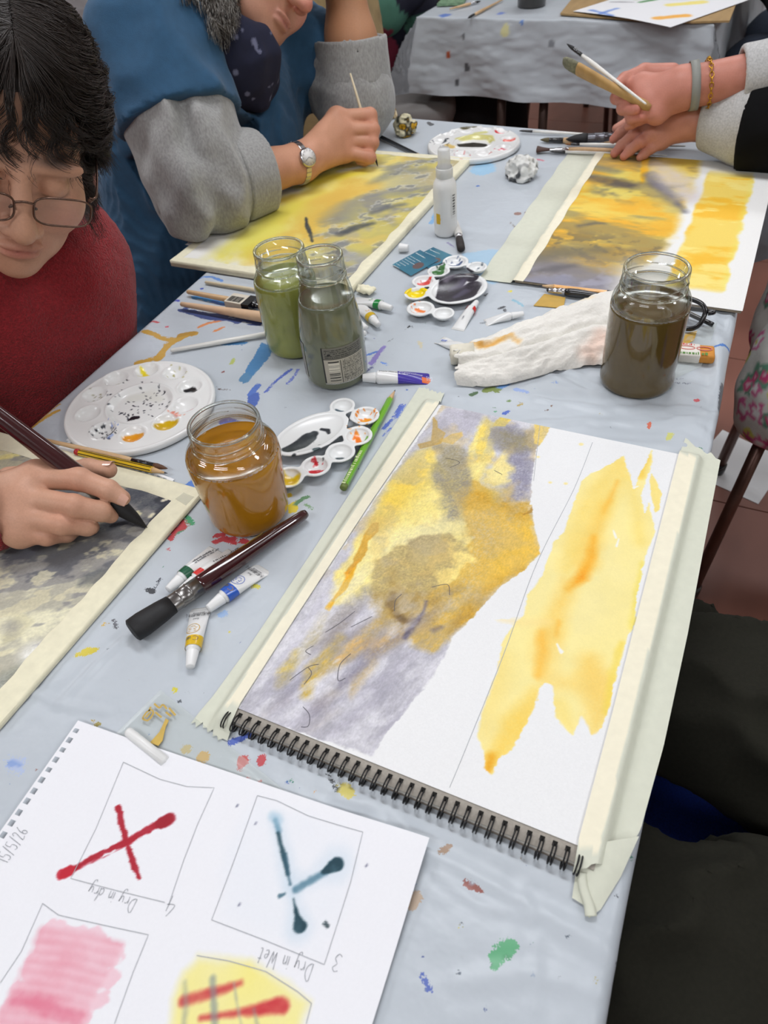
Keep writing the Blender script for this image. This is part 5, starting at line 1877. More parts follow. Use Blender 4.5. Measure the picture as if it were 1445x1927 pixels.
def flower_palette(label, wells, oval, paints, zt=.0105, wr=.0150, hole=None, dep=.0072, dish=.006):
    """thin moulded tray: an oval mixing dish with small bowls along one side"""
    WP = [(P(x, y, zt)[:2], r_) for x, y, r_ in wells]
    a0, a1, b0, b1 = (P(*q, zt)[:2] for q in oval)
    oc = (a0 + a1 + b0 + b1) / 4
    ax = a1 - a0
    La = np.linalg.norm(ax) / 2
    ax /= 2 * La
    ay = np.array([-ax[1], ax[0]])
    Lb = abs((b1 - b0) @ ay) / 2

    def fn(p):
        q = p[:, :2] - oc
        e2 = np.stack([q @ ax / La, q @ ay / Lb], 1)
        k = np.linalg.norm(e2, axis=1)
        d2 = (k - 1) * min(La, Lb)
        for (wx, r_) in WP:
            d2 = smin(d2, np.linalg.norm(p[:, :2] - wx, axis=1) - r_, .006)
        z = p[:, 2]
        d = np.maximum(d2, np.abs(z - (zt - .0011)) - .0011)
        M3 = np.array([[ax[0], ay[0], 0], [ax[1], ay[1], 0], [0, 0, 1.0]])
        d = smin(d, np.maximum(ell(p, (oc[0], oc[1], zt - .001), (La * .93, Lb * .90, dish + .0016), M3), z - zt + .001), .001)
        for (wx, r_) in WP:
            d = smin(d, np.maximum(ell(p, (wx[0], wx[1], zt - .001), (r_ * .86, r_ * .86, dep + .0014)), z - zt + .001), .001)
        d = smax(d, -ell(p, (oc[0], oc[1], zt + .0005), (La * .88, Lb * .85, dish)if True else 0, M3), .0012)
        for (wx, r_) in WP:
            d = smax(d, -ell(p, (wx[0], wx[1], zt + .0004), (r_ * .76, r_ * .76, dep)), .0012)
        return d
    pts = np.array([w_[0] for w_ in WP] + [a0, a1, b0, b1])
    lo = np.array([*(pts.min(0) - .022), -.001])
    hi = np.array([*(pts.max(0) + .022), zt + .004])
    V, F = solid(fn, lo, hi, .0010)
    dz = .0012 - V[:, 2].min()
    V[:, 2] += dz
    c = Canvas(V[:, 0], V[:, 1], (236, 237, 236), zt + dz - .002)
    for f in paints:
        f(c)
    C = c.C
    C[V[:, 2] < zt - dep - .0012 + dz] = np.array([236, 237, 236]) / 255.
    base = np.array([*V[:, :2].mean(0), .0012])
    lin = np.where(C <= .04045, C / 12.92, ((C + .055) / 1.055) ** 2.4)
    o = link('paint_palette', raw_mesh('paint_palette', V, F, True, lin), mat('palette_thin', 'ffffff', .25, .01, 40, attr='col', spec=.5), None, base)
    tag(o, label, 'palette')


flower_palette('small white palette with a dark pool and scalloped wells beside the green pencil',
               [(644, 763, .0150), (687, 781, .0165), (673, 819, .0165), (640, 850, .0165), (594, 876, .0165), (543, 897, .0165)],
               ((520, 850), (650, 780), (558, 792), (612, 838)),
               [dab([(540, 846), (566, 832), (580, 820), (590, 812)], [.006, .009, .009, .005], (54, 60, 64), .97, .001), dab([(604, 804), (616, 806), (618, 812)], [.002, .0026, .002], (40, 44, 50), .95, .0008), dab([(592, 848), (600, 847)], .0024, (40, 62, 66), .95, .0008), dab([(552, 860), (554, 858)], .002, (40, 44, 50), .95, .0008), flecks((580, 850), 40, (50, 56, 60), 8, 21, .0008),
                dab([(634, 768), (642, 770)], [.0024, .003], (60, 80, 92), .9, .001), dab([(682, 788), (692, 786)], [.003, .004], (240, 150, 20), .95, .0008), flecks((690, 776), 26, (238, 130, 30), 16, 22, .0014), dab([(664, 822), (670, 812), (674, 826)], [.0012, .002, .0034], (240, 120, 30), .95, .0008), flecks((672, 806), 20, (244, 160, 60), 14, 23, .001), dab([(634, 858), (642, 858)], [.0022, .0028], (52, 66, 70), .9, .001),
                dab([(586, 884), (598, 882)], [.0034, .003], (196, 24, 36), .95, .0008), dab([(592, 862), (594, 870)], [.001, .0022], (196, 24, 36), .95, .0008), flecks((592, 876), 20, (200, 40, 50), 8, 24), dab([(528, 890), (536, 906), (552, 908), (558, 896)], [.004, .006, .006, .004], (236, 200, 24), .92, .002), dab([(534, 898), (546, 902)], [.006, .006], (214, 176, 20), .9, .002), dab([(530, 872), (536, 876)], .0026, (240, 206, 30), .9, .001)])
flower_palette('small white palette filled with blackish purple paint and colourful side wells',
               [(857, 489, .0190), (897, 499, .0150), (825, 507, .0165), (797, 526, .0170), (783, 549, .0170), (791, 577, .0190), (834, 586, .0150)],
               ((818, 562), (904, 516), (848, 512), (874, 570)),
               [dab([(836, 560), (850, 530), (870, 514), (888, 522)], [.012, .018, .014, .010], (44, 40, 50), .98, .0014), dab([(846, 562), (870, 552), (890, 536)], [.012, .020, .012], (46, 42, 52), .98, .0014), dab([(850, 540), (866, 534), (872, 526)], [.004, .007, .004], (104, 98, 118), .7, .005), dab([(856, 556), (876, 544)], [.004, .006], (96, 92, 114), .6, .004), dab([(838, 528), (850, 518)], [.004, .006], (140, 134, 146), .7, .004), dab([(880, 518), (892, 516)], [.003, .004], (150, 144, 140), .7, .002),
                dab([(846, 496), (860, 495), (868, 490)], [.002, .003, .002], (70, 84, 120), .9, .001), flecks((856, 484), 22, (80, 96, 130), 14, 31), dab([(818, 510), (828, 508), (836, 500)], [.004, .006, .002], (58, 110, 54), .95, .001), flecks((820, 502), 18, (40, 70, 50), 5, 32), dab([(790, 531), (802, 529), (810, 524)], [.004, .005, .002], (214, 66, 60), .9, .001), flecks((797, 522), 20, (220, 130, 130), 8, 33),
                dab([(766, 552), (770, 542)], [.005, .004], (246, 214, 14), .97, .001), dab([(776, 553), (786, 552), (796, 548)], [.008, .009, .006], (246, 216, 10), .97, .001), dab([(784, 579), (796, 581)], [.003, .003], (240, 120, 50), .95, .0008), flecks((790, 574), 24, (240, 130, 70), 14, 34, .0012), flecks((897, 498), 14, (110, 120, 130), 10, 35)], .0125)


# ------------------------------------------------------------------ long thin tools
WOOD = mat('natural_wood', 'd6b184', .5, .08, 120, coat=.2, stretch=(1, 1, .15))
BLKP = mat('black_lacquer', '17171a', .25, .05, 60, coat=.6)
MAROON = mat('maroon_lacquer', '3a1519', .18, .10, 50, coat=1.0)
STEEL = mat('bright_metal', 'c9c9cc', .22, .05, 90, metal=1.0)
DARKM = mat('dark_metal', '8a8886', .28, .12, 120, metal=.9)
BLKH = mat('black_hair', '131316', .6, .25, 900, stretch=(1, 1, .05))
WHT = mat('white_lacquer', 'e6e4de', .3, .03, 60, coat=.4)


def brush(label, tip, tail, zt, ze, dia, lb, lf, hm, bm, fm, bw=1.0, flat=1.0, hprof=None, group=None, bprof=None, ffl=1.0, name='paint_brush'):
    """tip and tail are world points; lb, lf lengths of hair and ferrule; dia at the ferrule"""
    A = np.array([*tip[:2], zt]) if len(tip) == 2 else np.asarray(tip, float)
    B = np.array([*tail[:2], ze]) if len(tail) == 2 else np.asarray(tail, float)
    L = np.linalg.norm(B - A)
    r = dia / 2
    e = empty(name, A, label, 'brush', group)
    bp = bprof or [(.02, 0), (.35, .15), (.75, .45), (1.0, .8), (.92, 1.0)]
    prof = [(r * bw * a, lb * b) for a, b in bp]
    part('bristles', along(lathe(prof, 20, [flat] * len(prof)), A, B), bm, e)
    fp = [(r * .94, lb - .001), (r, lb + .0006), (r, lb + lf * .25), (r * 1.07, lb + lf * .28), (r, lb + lf * .31), (r * .99, lb + lf * .60), (r * 1.06, lb + lf * .63), (r * .98, lb + lf * .66), (r * .97, lb + lf)]
    part('ferrule', along(lathe(fp, 20, list(np.linspace(flat if ffl == 1 else ffl, 1, len(fp)))), A, B), fm, e)
    L0 = lb + lf - .002
    hp = hprof or [(.93, 0), (1.15, .12), (1.2, .22), (.95, .5), (.65, .85), (.5, .985), (.3, 1)]
    pr = [(r * a, L0 + (L - L0) * b) for a, b in hp]
    part('handle', along(lathe(pr, 18), A, B), hm, e)
    return e


def W3(px, py, z):
    return P(px, py, z)


# big mop brush lying over the tubes
tipb, endb = P(248, 1188, .013), P(577, 965, .008)
MB_ = brush('large maroon mop brush with black hair lying across the small tubes', tipb, endb, 0, 0, .0185, .041, .030, MAROON, BLKH, DARKM, 1.2, .80,
            [(.92, 0), (1.0, .04), (1.02, .14), (.96, .3), (.80, .55), (.62, .85), (.55, .97), (.44, .995), (.2, 1)], bprof=[(.0, .04), (.86, 0), (1.08, .03), (1.12, .28), (1.0, .72), (.88, 1.0)])
_o, _M = frame(tipb, endb)
_r = .0079
_gz = np.linspace(.112, .150, 40)
_ga = -.75 + .16 * np.sin((_gz - .112) * 420) * np.linspace(.4, 1, 40)
_gp = np.c_[-_r * np.sin(_ga), _r * np.cos(_ga), _gz]
part('gilt_flourish', tube(_gp @ _M.T + _o, .0005, 5), mat('gilt_ink', 'a8873c', .4, .1, 200, metal=.5), MB_)

# brush lying by the round palette, striped pencil, green pencil
brush('round brush with plain wooden handle and black ferrule lying by the striped pencil', P(316, 882, .0085), P(60, 822, .0085), 0, 0, .0062, .018, .030, WOOD, mat('brown_hair', '5a3a26', .6, .2, 800, stretch=(1, 1, .05)), BLKP, 1.1, 1.0, [(.93, 0), (1.1, .1), (1.1, .3), (.9, .6), (.55, 1)])


def pencil(label, tip, tail, r, body, lead, endm, stripe=None, text=None):
    A, B = np.asarray(tip, float), np.asarray(tail, float)
    L = np.linalg.norm(B - A)
    e = empty('pencil', A, label, 'pencil')
    sw = part('sharpened_wood', along(lathe([(.0010, .0045), (r * .98, .021)], 12), A, B), WOOD, e)
    part('lead', along(lathe([(.0, 0), (.0009, .0035), (.0009, .0055)], 10), A, B), lead, sw)
    V, F = lathe([(r * 1.03, .0195), (r * 1.03, L - .006)], 6)
    bar = part('barrel', along((V, F), A, B, math.radians(30)), body, e, False)
    part('end', along(lathe([(r * 1.03, L - .006), (r * 1.03, L - .0008), (r * .8, L)], 12), A, B), endm, e)
    if stripe:
        for k in range(6):
            t = math.radians(k * 60)
            o, M = frame(A, B, roll=math.radians(30))
            c, s = math.cos(t), math.sin(t)
            pts = np.array([[r * 1.035, -.0005], [r * 1.035, .0005]])
            q = [(x * c - y * s, x * s + y * c, zz) for zz in (.021, L - .0065) for x, y in pts * [1.0, 1.0]]
            part('stripe', (np.array(q) * [1.012, 1.012, 1] @ M.T + o, [(0, 1, 3, 2)]), stripe, bar)
    return e


YP = mat('yellow_lacquer', 'e2b714', .3, .04, 60, coat=.5)
pencil('yellow pencil with black stripes and red end by the big round palette', P(316, 891, .0085), P(142, 850, .0085), .0037, YP, mat('graphite', '35353a', .4, .1, 300), mat('red_lacquer', 'b8242a', .3), BLKP)
GP = pencil('bright green pencil lying between the small palette and the sketchbook', P(744, 733, .005), P(645, 920, .005), .0038, mat('green_lacquer', '74b32c', .3, .04, 60, coat=.5), mat('graphite', '35353a', .4), mat('green_end', '6a7a3a', .5))
_o, _M = frame(P(744, 733, .005), P(645, 920, .005))
_tv, _tf = tiny_print(22, .0060, 5)
_tv = np.c_[-_tv[:, 1] + .0016, np.full(len(_tv), .00405), .172 - _tv[:, 0] * .98]
part('foil_lettering', (_tv @ _M.T + _o, _tf), mat('pale_foil', 'd6e2a8', .4, .05, 200), GP)
pencil('black pencil pointing at the far painting beside the round palette', P(797, 297, .0045), P(694, 246, .0045), .0037, BLKP, mat('graphite', '35353a', .4), BLKP)
pencil('orange pencil lying between the paper towel and the orange painting', P(1014, 537, .009), P(1150, 552, .006), .0038, mat('orange_lacquer', 'e09a1c', .3, .04, 60, coat=.4), mat('graphite', '35353a', .4), BLKP)


def stick(label, a, b, r0, r1, m, name='brush_handle', cat='brush'):
    A, B = np.asarray(a, float), np.asarray(b, float)
    L = np.linalg.norm(B - A)
    V, F = along(lathe([(r0 * .6, 0), (r0, .0015), ((r0 + r1) / 2 * 1.08, L * .5), (r1, L - .001), (r1 * .6, L)], 14), A, B)
    return thing(name, (V, F), m, label, cat)


stick('silvery white brush handle lying in front of the green jar', P(321, 660, .0045), P(505, 628, .0045), .0028, .0036, WHT)
stick('slim pale wooden brush handle nearest the yellow and grey board', P(386, 531, .0035), P(500, 549, .0035), .0024, .003, mat('pale_wood', 'd8c8a8', .5, .06, 100))
brush('thick handled wooden brush lying behind the green jar', P(540, 604, .009), P(340, 572, .008), 0, 0, .013, .012, .018, mat('pale_wood2', 'd9b592', .55, .06, 90), BLKH, STEEL, 1.1, .6, [(.95, 0), (1.15, .1), (1.0, .35), (.75, .6), (.62, .85), (.5, .99), (.3, 1)])
FB = brush('flat wooden brush in a barcoded card sleeve behind the green jar', P(505, 578, .009), P(352, 549, .007), 0, 0, .012, .014, .016, WOOD, BLKH, BLKP, 1.3, .5, [(.95, 0), (.8, .1), (.7, .5), (.55, .98), (.3, 1)])
_o, _M = frame(P(432, 565, .008), P(482, 574, .009))
V, F = box(-.0125, .0125, -.005, .0055, 0, .042, .0008)
part('card_sleeve', (V @ _M.T + _o, F), mat('sleeve_card', 'd8cfbe', .7, .05, 90), FB, False)
part('sleeve_band', (box(-.0128, .0128, -.0053, .0058, .030, .0425)[0] @ _M.T + _o, box(0, 1, 0, 1, 0, 1)[1]), BLKP, FB, False)
rb_ = random.Random(8)
bars = []
x_ = .003
while x_ < .026:
    w1 = rb_.choice([.0004, .0008, .0012])
    bars.append(box(-.010, .004, .0056, .0058, x_, x_ + w1))
    x_ += w1 + rb_.choice([.0005, .0009])
bv, bf = join(*bars)
part('printed_barcode', (bv @ _M.T + _o, bf), BLKP, FB, False)

# far side brushes laid in a row
_row = [('fine brush with white handle, farthest in the row by the tissue', (976, 246), (1180, 257), .005, .012, .016, WHT, BLKP, BLKP),
        ('flat dark brush with plain wooden handle lying in the far row', (1016, 263), (1200, 268), .010, .018, .026, WOOD, mat('olive_hair', '5a5236', .6, .2, 800), BLKP),
        ('slim brush with white handle under the resting fingers', (1062, 271), (1290, 275), .005, .012, .016, WHT, mat('tan_hair', '8a5a2a', .6, .2, 800), BLKP),
        ('slim brush with white handle, nearest in the row to the orange painting', (1034, 285), (1255, 293), .005, .013, .016, WHT, BLKP, BLKP)]
for lb_, a, b, d_, l1, l2, hm, bm, fm in _row:
    brush(lb_, P(*a, .005), P(*b, .005), 0, 0, d_, l1, l2, hm, bm, fm, 1.05, .8)
brush('maroon mop brush with wire bound quill lying in the far row', P(1064, 262, .010), P(1240, 256, .010), 0, 0, .019, .040, .046, MAROON, BLKH, mat('wire_bound', '6a6a70', .3, .3, 500, metal=.8), 1.1, .9)
brush('fan brush with steel ferrule and wooden handle in the far row', P(1010, 281, .006), P(1228, 285, .005), 0, 0, .009, .024, .034, WOOD, mat('fan_hair', '4a3028', .6, .3, 700, stretch=(1, 1, .05)), STEEL, 1.0, .5, None, None, [(2.2, 0), (2.3, .05), (1.6, .4), (1.1, .8), (.95, 1.0)])
brush('small brush with fat black hair standing against the white spray bottle', P(868, 470, .006), P(858, 415, .006), 0, 0, .011, .040, .008, WHT, mat('soft_black', '2a2422', .7, .2, 800), STEEL, 1.15, .9, None, None, [(.4, 0), (.95, .08), (1.0, .5), (.9, .9), (.8, 1.0)])
brush('flat brush with steel ferrule and black handle beside the orange pencil', P(1028, 545, .006), P(1168, 562, .006), 0, 0, .010, .004, .022, BLKP, BLKH, STEEL, 1.0, .6)


# ------------------------------------------------------------------ paint tubes
def paint_tube(label, cap, tail, r, band, capm=None, bl=.013, body=None, zc=None, bandm=None, text=None, tcol='3a3a40', texts=(), wide=1.5, crumple=0.0, across=False):
    """cap and tail are photo points; the body flattens from the round shoulder to a crimped end"""
    zc = r if zc is None else zc
    A = P(*cap, zc)
    B = P(*tail, max(.0025, zc - r + .0025))
    L = np.linalg.norm(B - A)
    e = empty('paint_tube', A, label, 'paint tube')
    bm = body or mat('tube_white', 'e9e9e8', .3, .02, 60, coat=.3)
    cl = .016
    capm = capm or mat('cap_white', 'f0f0ef', .35, .02, 60)
    V, F = lathe([(r * .50, 0), (r * .56, .0008), (r * .78, cl - .001), (r * .80, cl)], 20, None, lambda t, q, z: (q * (1 + .02 * math.cos(t * 18)), z))
    part('cap', along((V, F), A, B), capm, e)
    o, M = frame(A, B)

    def sect(s):
        """half width and half height of the body at s along it (0 shoulder .. 1 crimp)"""
        k = min(1, max(0, s))
        return r * (1 + (wide - 1) * k), max(.0007, r * (1 - k ** 1.3) * .98)

    def shell(s0, s1, off, n=24, m=14):
        V = []
        for i in range(m):
            s = s0 + (s1 - s0) * i / (m - 1)
            a, b = sect(s)
            dz = -(r - b) * (0.6 if zc <= r * 1.2 else .3) * (1 if s > 0 else 1)
            for j in range(n):
                t = 2 * math.pi * j / n
                V.append(((a + off) * math.cos(t), (b + off) * math.sin(t) + dz * s + crumple * .3 * r * math.sin(9 * s + 2 * t), cl + .003 + (L - cl - .003) * s))
        F = [(i * n + j, i * n + (j + 1) % n, (i + 1) * n + (j + 1) % n, (i + 1) * n + j) for i in range(m - 1) for j in range(n)]
        return np.array(V), F
    part('shoulder', along(lathe([(r * .55, cl - .001), (r * .75, cl + .001), (r, cl + .003)], 20), A, B), bm, e)
    Vb, Fb = shell(0, .93, 0)
    bo = part('body', (Vb @ M.T + o, Fb), bm, e)
    Vb, Fb = shell(.92, 1.0, .0002, m=4)
    part('crimp', (Vb @ M.T + o, Fb + [tuple(range(72, 96))]), mat('crimp_foil', 'd4d4d2', .35, .04, 100), e)
    if band:
        Vb, Fb = shell(.0, bl / (L - cl), .00025, m=6)
        part('colour_band', (Vb @ M.T + o, Fb), mat('band_' + band, band, .3, .03, 80, coat=.3), bo)
    for s_, z0, y0, sz, col in texts:
        tv, tf = tiny_print(s_, sz, s_) if isinstance(s_, int) else text_mesh(s_, sz)
        if not len(tv):
            continue
        if across:
            tv = np.c_[-tv[:, 1], tv[:, 0] - tv[:, 0].max() / 2, tv[:, 2]]
        zz = z0 + tv[:, 0]
        ss = np.clip((zz - cl - .003) / (L - cl - .003), 0, 1)
        hh = np.array([sect(q)[1] - (r - sect(q)[1]) * (0.6 if zc <= r * 1.2 else .3) * q for q in ss])
        aa = np.array([sect(q)[0] for q in ss])
        xx = tv[:, 1] + y0
        yy = hh * np.sqrt(np.clip(1 - (xx / aa) ** 2, 0, 1)) + .0004
        part('print', (np.c_[xx, yy, zz] @ M.T + o, tf), mat('ink_' + col, col, .5, .05, 200), bo)
    return e


CN = '水彩画颜料'
paint_tube('small white tube with a dark green band under the mop brush', (316, 1110), (406, 1030), .0068, '0f5a3c', None, .010, texts=((18, .036, .001, .0032, '5a5a5e'), (21, .036, -.002, .0032, '77777c')))
paint_tube('small white tube with a red band under the mop brush', (340, 1112), (440, 1036), .0068, 'd8302c', None, .010, texts=((17, .042, .001, .0032, '5a5a5e'),))


def logo_tube(label, cap, tail, r, band, dark):
    """printed across: name near the crimp, face-like swirl, small mark by the band"""
    L_ = np.linalg.norm(P(*cap, r) - P(*tail, .0025))
    paint_tube(label, cap, tail, r, band, None, .012, across=True, texts=((CN, L_ * .87, 0, .0046, '3a3a40'), (14, L_ * .90, 0, .0018, '6a6a70'), ('5ml', L_ * .78, .001, .0036, '55555a'), ('☺', L_ * .63, .001, .0125, dark), ('C', L_ * .42, -.003, .0075, '9a7a5a'), (3, L_ * .42, .004, .0045, '6a6250')))


logo_tube('small white tube with a blue band touching the mop brush handle', (392, 1146), (495, 1064), .0072, '2f5fc0', '2f5fc0')
logo_tube('small white tube with a yellow band and cap stained yellow inside, nearest the camera', (358, 1255), (376, 1140), .0068, 'e0b81c', 'd8a820')
paint_tube('small white tube with a green band beside the grey bottle', (737, 580), (664, 560), .0070, '1f8a42', None, .010, texts=(('C', .034, -.003, .008, '1f8a42'),))
paint_tube('small white tube with a yellow band next to the green banded tube', (712, 612), (668, 566), .0070, 'e0b81c', None, .011, texts=(('C', .034, -.003, .008, 'd8a820'),))
paint_tube('small white tube with a green tip half hidden by the grey bottle', (689, 618), (640, 585), .0066, '2f8a5a', None, .010)
paint_tube('small white tube with a red stained cap half hidden by the grey bottle', (688, 628), (630, 622), .0066, 'd85a5a', None, .010)
paint_tube('white and violet paint tube lying in front of the grey bottle', (682, 711), (814, 708), .0085, None, None, texts=(('Mont Marte', .0205, .0005, .0046, '2a2a2e'),), wide=1.45)
_A, _B = P(682, 711, .0085), P(814, 708, .0025)
_o, _M = frame(_A, _B)
_L = np.linalg.norm(_B - _A)


def _violet(s0, s1, off, n=24, m=16):
    V = []
    for i in range(m):
        s = s0 + (s1 - s0) * i / (m - 1)
        a, b = .0085 * (1 + .45 * s), max(.0007, .0085 * (1 - s ** 1.3) * .98)
        for j in range(n):
            t = 2 * math.pi * j / n
            V.append(((a + off) * math.cos(t), (b + off) * math.sin(t) - (.0085 - b) * .6 * s, .019 + (_L - .019) * s))
    return np.array(V), [(i * n + j, i * n + (j + 1) % n, (i + 1) * n + (j + 1) % n, (i + 1) * n + j) for i in range(m - 1) for j in range(n)]


_vt = [o for o in bpy.data.objects if o.get('label', '').startswith('white and violet')][0]
Vv, Fv = _violet(.36, .95, .0003)
part('violet_wrap', (Vv @ _M.T + _o, Fv), mat('violet_ink', '3f2f9c', .3, .05, 80, coat=.3), _vt)
Vv, Fv = _violet(.80, .965, .0005, 24, 5)
part('orange_stripe', (Vv @ _M.T + _o, [f for k, f in enumerate(Fv) if k % 24 in (6, 7, 8, 9)]), mat('orange_ink', 'e06a2a', .35), _vt)
for s_, z0, y0, sz in (('Watercolour', .044, .0012, .0056), (9, .044, -.002, .003), (11, .078, .001, .0026), (12, .078, -.002, .0026), (7, .078, -.005, .0026)):
    tv, tf = tiny_print(s_, sz, s_) if isinstance(s_, int) else text_mesh(s_, sz)
    zz = z0 + tv[:, 0]
    ss = (zz - .019) / (_L - .019)
    b_ = np.maximum(.0007, .0085 * (1 - ss ** 1.3) * .98)
    xx = tv[:, 1] + y0
    yy = b_ * np.sqrt(np.clip(1 - (xx / (.0085 * (1 + .45 * ss))) ** 2, 0, 1)) - (.0085 - b_) * .6 * ss + .0007
    part('print', (np.c_[xx, yy, zz] @ _M.T + _o, tf), mat('ink_white', 'e8e6f2', .5), _vt)
paint_tube('small squeezed white tube with red corners at the blackish palette', (897, 568), (860, 618), .0062, None, None, texts=((6, .040, -.002, .003, '8a8a90'),), bandm=None)
_rt = [o for o in bpy.data.objects if o.get('label', '').startswith('small squeezed white')][0]
_A, _B = P(897, 568, .0062), P(860, 618, .0025)
_o, _M = frame(_A, _B)
for sg in (-1, 1):
    V, F = lathe([(.0063, .017), (.0066, .024)], 20)
    F = [f for k, f in enumerate(F[:20]) if (k in (0, 1, 2, 17, 18, 19) if sg > 0 else k in (7, 8, 9, 10, 11, 12))]
    part('red_corner', (V * [1.06, 1.06, 1] @ _M.T + _o, F), mat('red_ink', 'd8302c', .35), _rt)
paint_tube('crumpled white tube with blue print at the end of the paper towel', (905, 672), (826, 636), .0068, None, None, wide=1.4, crumple=.6, texts=((5, .062, -.003, .006, '3a64c8'),))
paint_tube('white tube half hidden behind the paper towel', (985, 590), (912, 604), .0060, None, None, texts=((5, .05, -.002, .005, '9aa0a8'),))
V, F = along(lathe([(.0, 0), (.005, 0), (.0055, .001), (.0068, .013), (.0068, .014), (.0, .014)], 20), P(768, 467, .0066), P(748, 466, .0066))
thing('tube_cap', (V, F), mat('cap_white', 'f0f0ef'), 'loose white tube cap by the corner of the yellow and grey board', 'cap')


# ------------------------------------------------------------------ cards, bags, towel, tissues, spectacles
def post_card(label, quad, z, seed, head=True):
    q = PP(quad, z)
    ux = q[1] - q[0]
    uy = q[3] - q[0]
    nx, ny = 60, 42
    a, b = np.meshgrid(np.linspace(0, 1, nx), np.linspace(0, 1, ny))
    X = q[0, 0] + ux[0] * a + uy[0] * b
    Y = q[0, 1] + ux[1] * a + uy[1] * b
    C = np.ones(X.shape + (3,)) * np.array([52, 104, 132]) / 255.
    n = fbm(a, b, .5, seed, 3)[..., None]
    C = C * (1 - n) + np.array([70, 140, 160]) / 255. * n
    k = (np.hypot(a - .72, b - .45) < .17)
    C[k] = np.array([110, 92, 92]) / 255.
    lin = np.where(C <= .04045, C / 12.92, ((C + .055) / 1.055) ** 2.4).reshape(-1, 3)
    e = empty('post_card', (*q.mean(0), z), label, 'card')
    V = np.stack([X, Y, np.full(X.shape, z)], -1).reshape(-1, 3)
    F = grid_faces(ny, nx)
    e = link('card', raw_mesh('card', V, F, False, lin), mat('card_print', 'ffffff', .3, .01, 100, attr='col', coat=.4), e)
    tm = mat('card_white_ink', 'e4ecee', .5)
    M = np.stack([ux / np.linalg.norm(ux), uy / np.linalg.norm(uy)], 1)
    Lx, Ly = np.linalg.norm(ux), np.linalg.norm(uy)
    for k_ in range(8):
        yy = .80 - .10 * (k_ + (k_ > 0))
        tv, tf = tiny_print((15, 24, 22, 25, 20, 16, 12, 14)[k_], (.075 if k_ == 0 else .045) * Lx, seed + k_)
        tv2 = np.c_[tv[:, 0] + .06 * Lx, tv[:, 1] + yy * Ly]
        tv2[:, 0] = np.minimum(tv2[:, 0], Lx * .98)
        xy = tv2 @ M.T + q[0]
        part('card_text', (np.c_[xy, np.full(len(xy), z + .0002)], tf), tm, e)


post_card('blue printed card with white text lying in front of the board corner', [(738, 498), (773, 519), (846, 497), (790, 470)], .0022, 3)
post_card('second blue printed card peeping from under the first one', [(770, 488), (810, 506), (868, 486), (815, 465)], .0014, 5)


def crumpled(name, label, cpx, r, m, seed, zs=.7, h=.0016, colors=None, amp=.55, cat='tissue'):
    c = P(*cpx, .001)
    q0 = np.array([c[0], c[1], r * zs * .72])
    off = np.array([seed * 1.7, seed * .9, seed * 2.3])

    def fn(p):
        d = ell(p, q0, (r, r * .8, r * zs))
        return d + amp * r * 1.3 * (noise3(p + off, r * .7) - .5) + amp * r * .8 * (np.abs(noise3(p - off, r * .32) - .5) * 2 - .5)
    V, F = solid(fn, q0 - r * 1.9, q0 + r * 1.9, h)
    V[:, 2] = np.maximum(V[:, 2] - V[:, 2].min() * 0, .0012)
    n = noise3(V + off, r * .5)
    C = colors(V, n) if colors else None
    thing(name, (V, F), m, label, cat, colors=C)


TISS = mat('tissue_paper', 'ffffff', .9, .04, 200, attr='col')


def mixc(a, b, t):
    t = np.clip(t, 0, 1)[:, None]
    return srgb(a) * (1 - t) + srgb(b) * t


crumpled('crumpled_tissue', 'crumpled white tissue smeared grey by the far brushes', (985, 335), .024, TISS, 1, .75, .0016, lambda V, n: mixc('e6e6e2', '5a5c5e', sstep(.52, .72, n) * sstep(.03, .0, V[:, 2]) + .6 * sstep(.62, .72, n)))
crumpled('crumpled_tissue', 'crumpled tissue soaked in black and mustard paint at the far end', (762, 252), .022, TISS, 2, .9, .0016, lambda V, n: mixc('d8d0b0', '34342c', sstep(.4, .6, n)) * (1 - sstep(.62, .7, n))[:, None] + srgb('c89a1c') * sstep(.62, .7, n)[:, None])
crumpled('crumpled_tissue', 'small torn beige tissue at the far corner of the table', (732, 218), .016, TISS, 3, .5, .0014, lambda V, n: mixc('e2d2ae', '9a7a44', sstep(.5, .7, n)), .9)


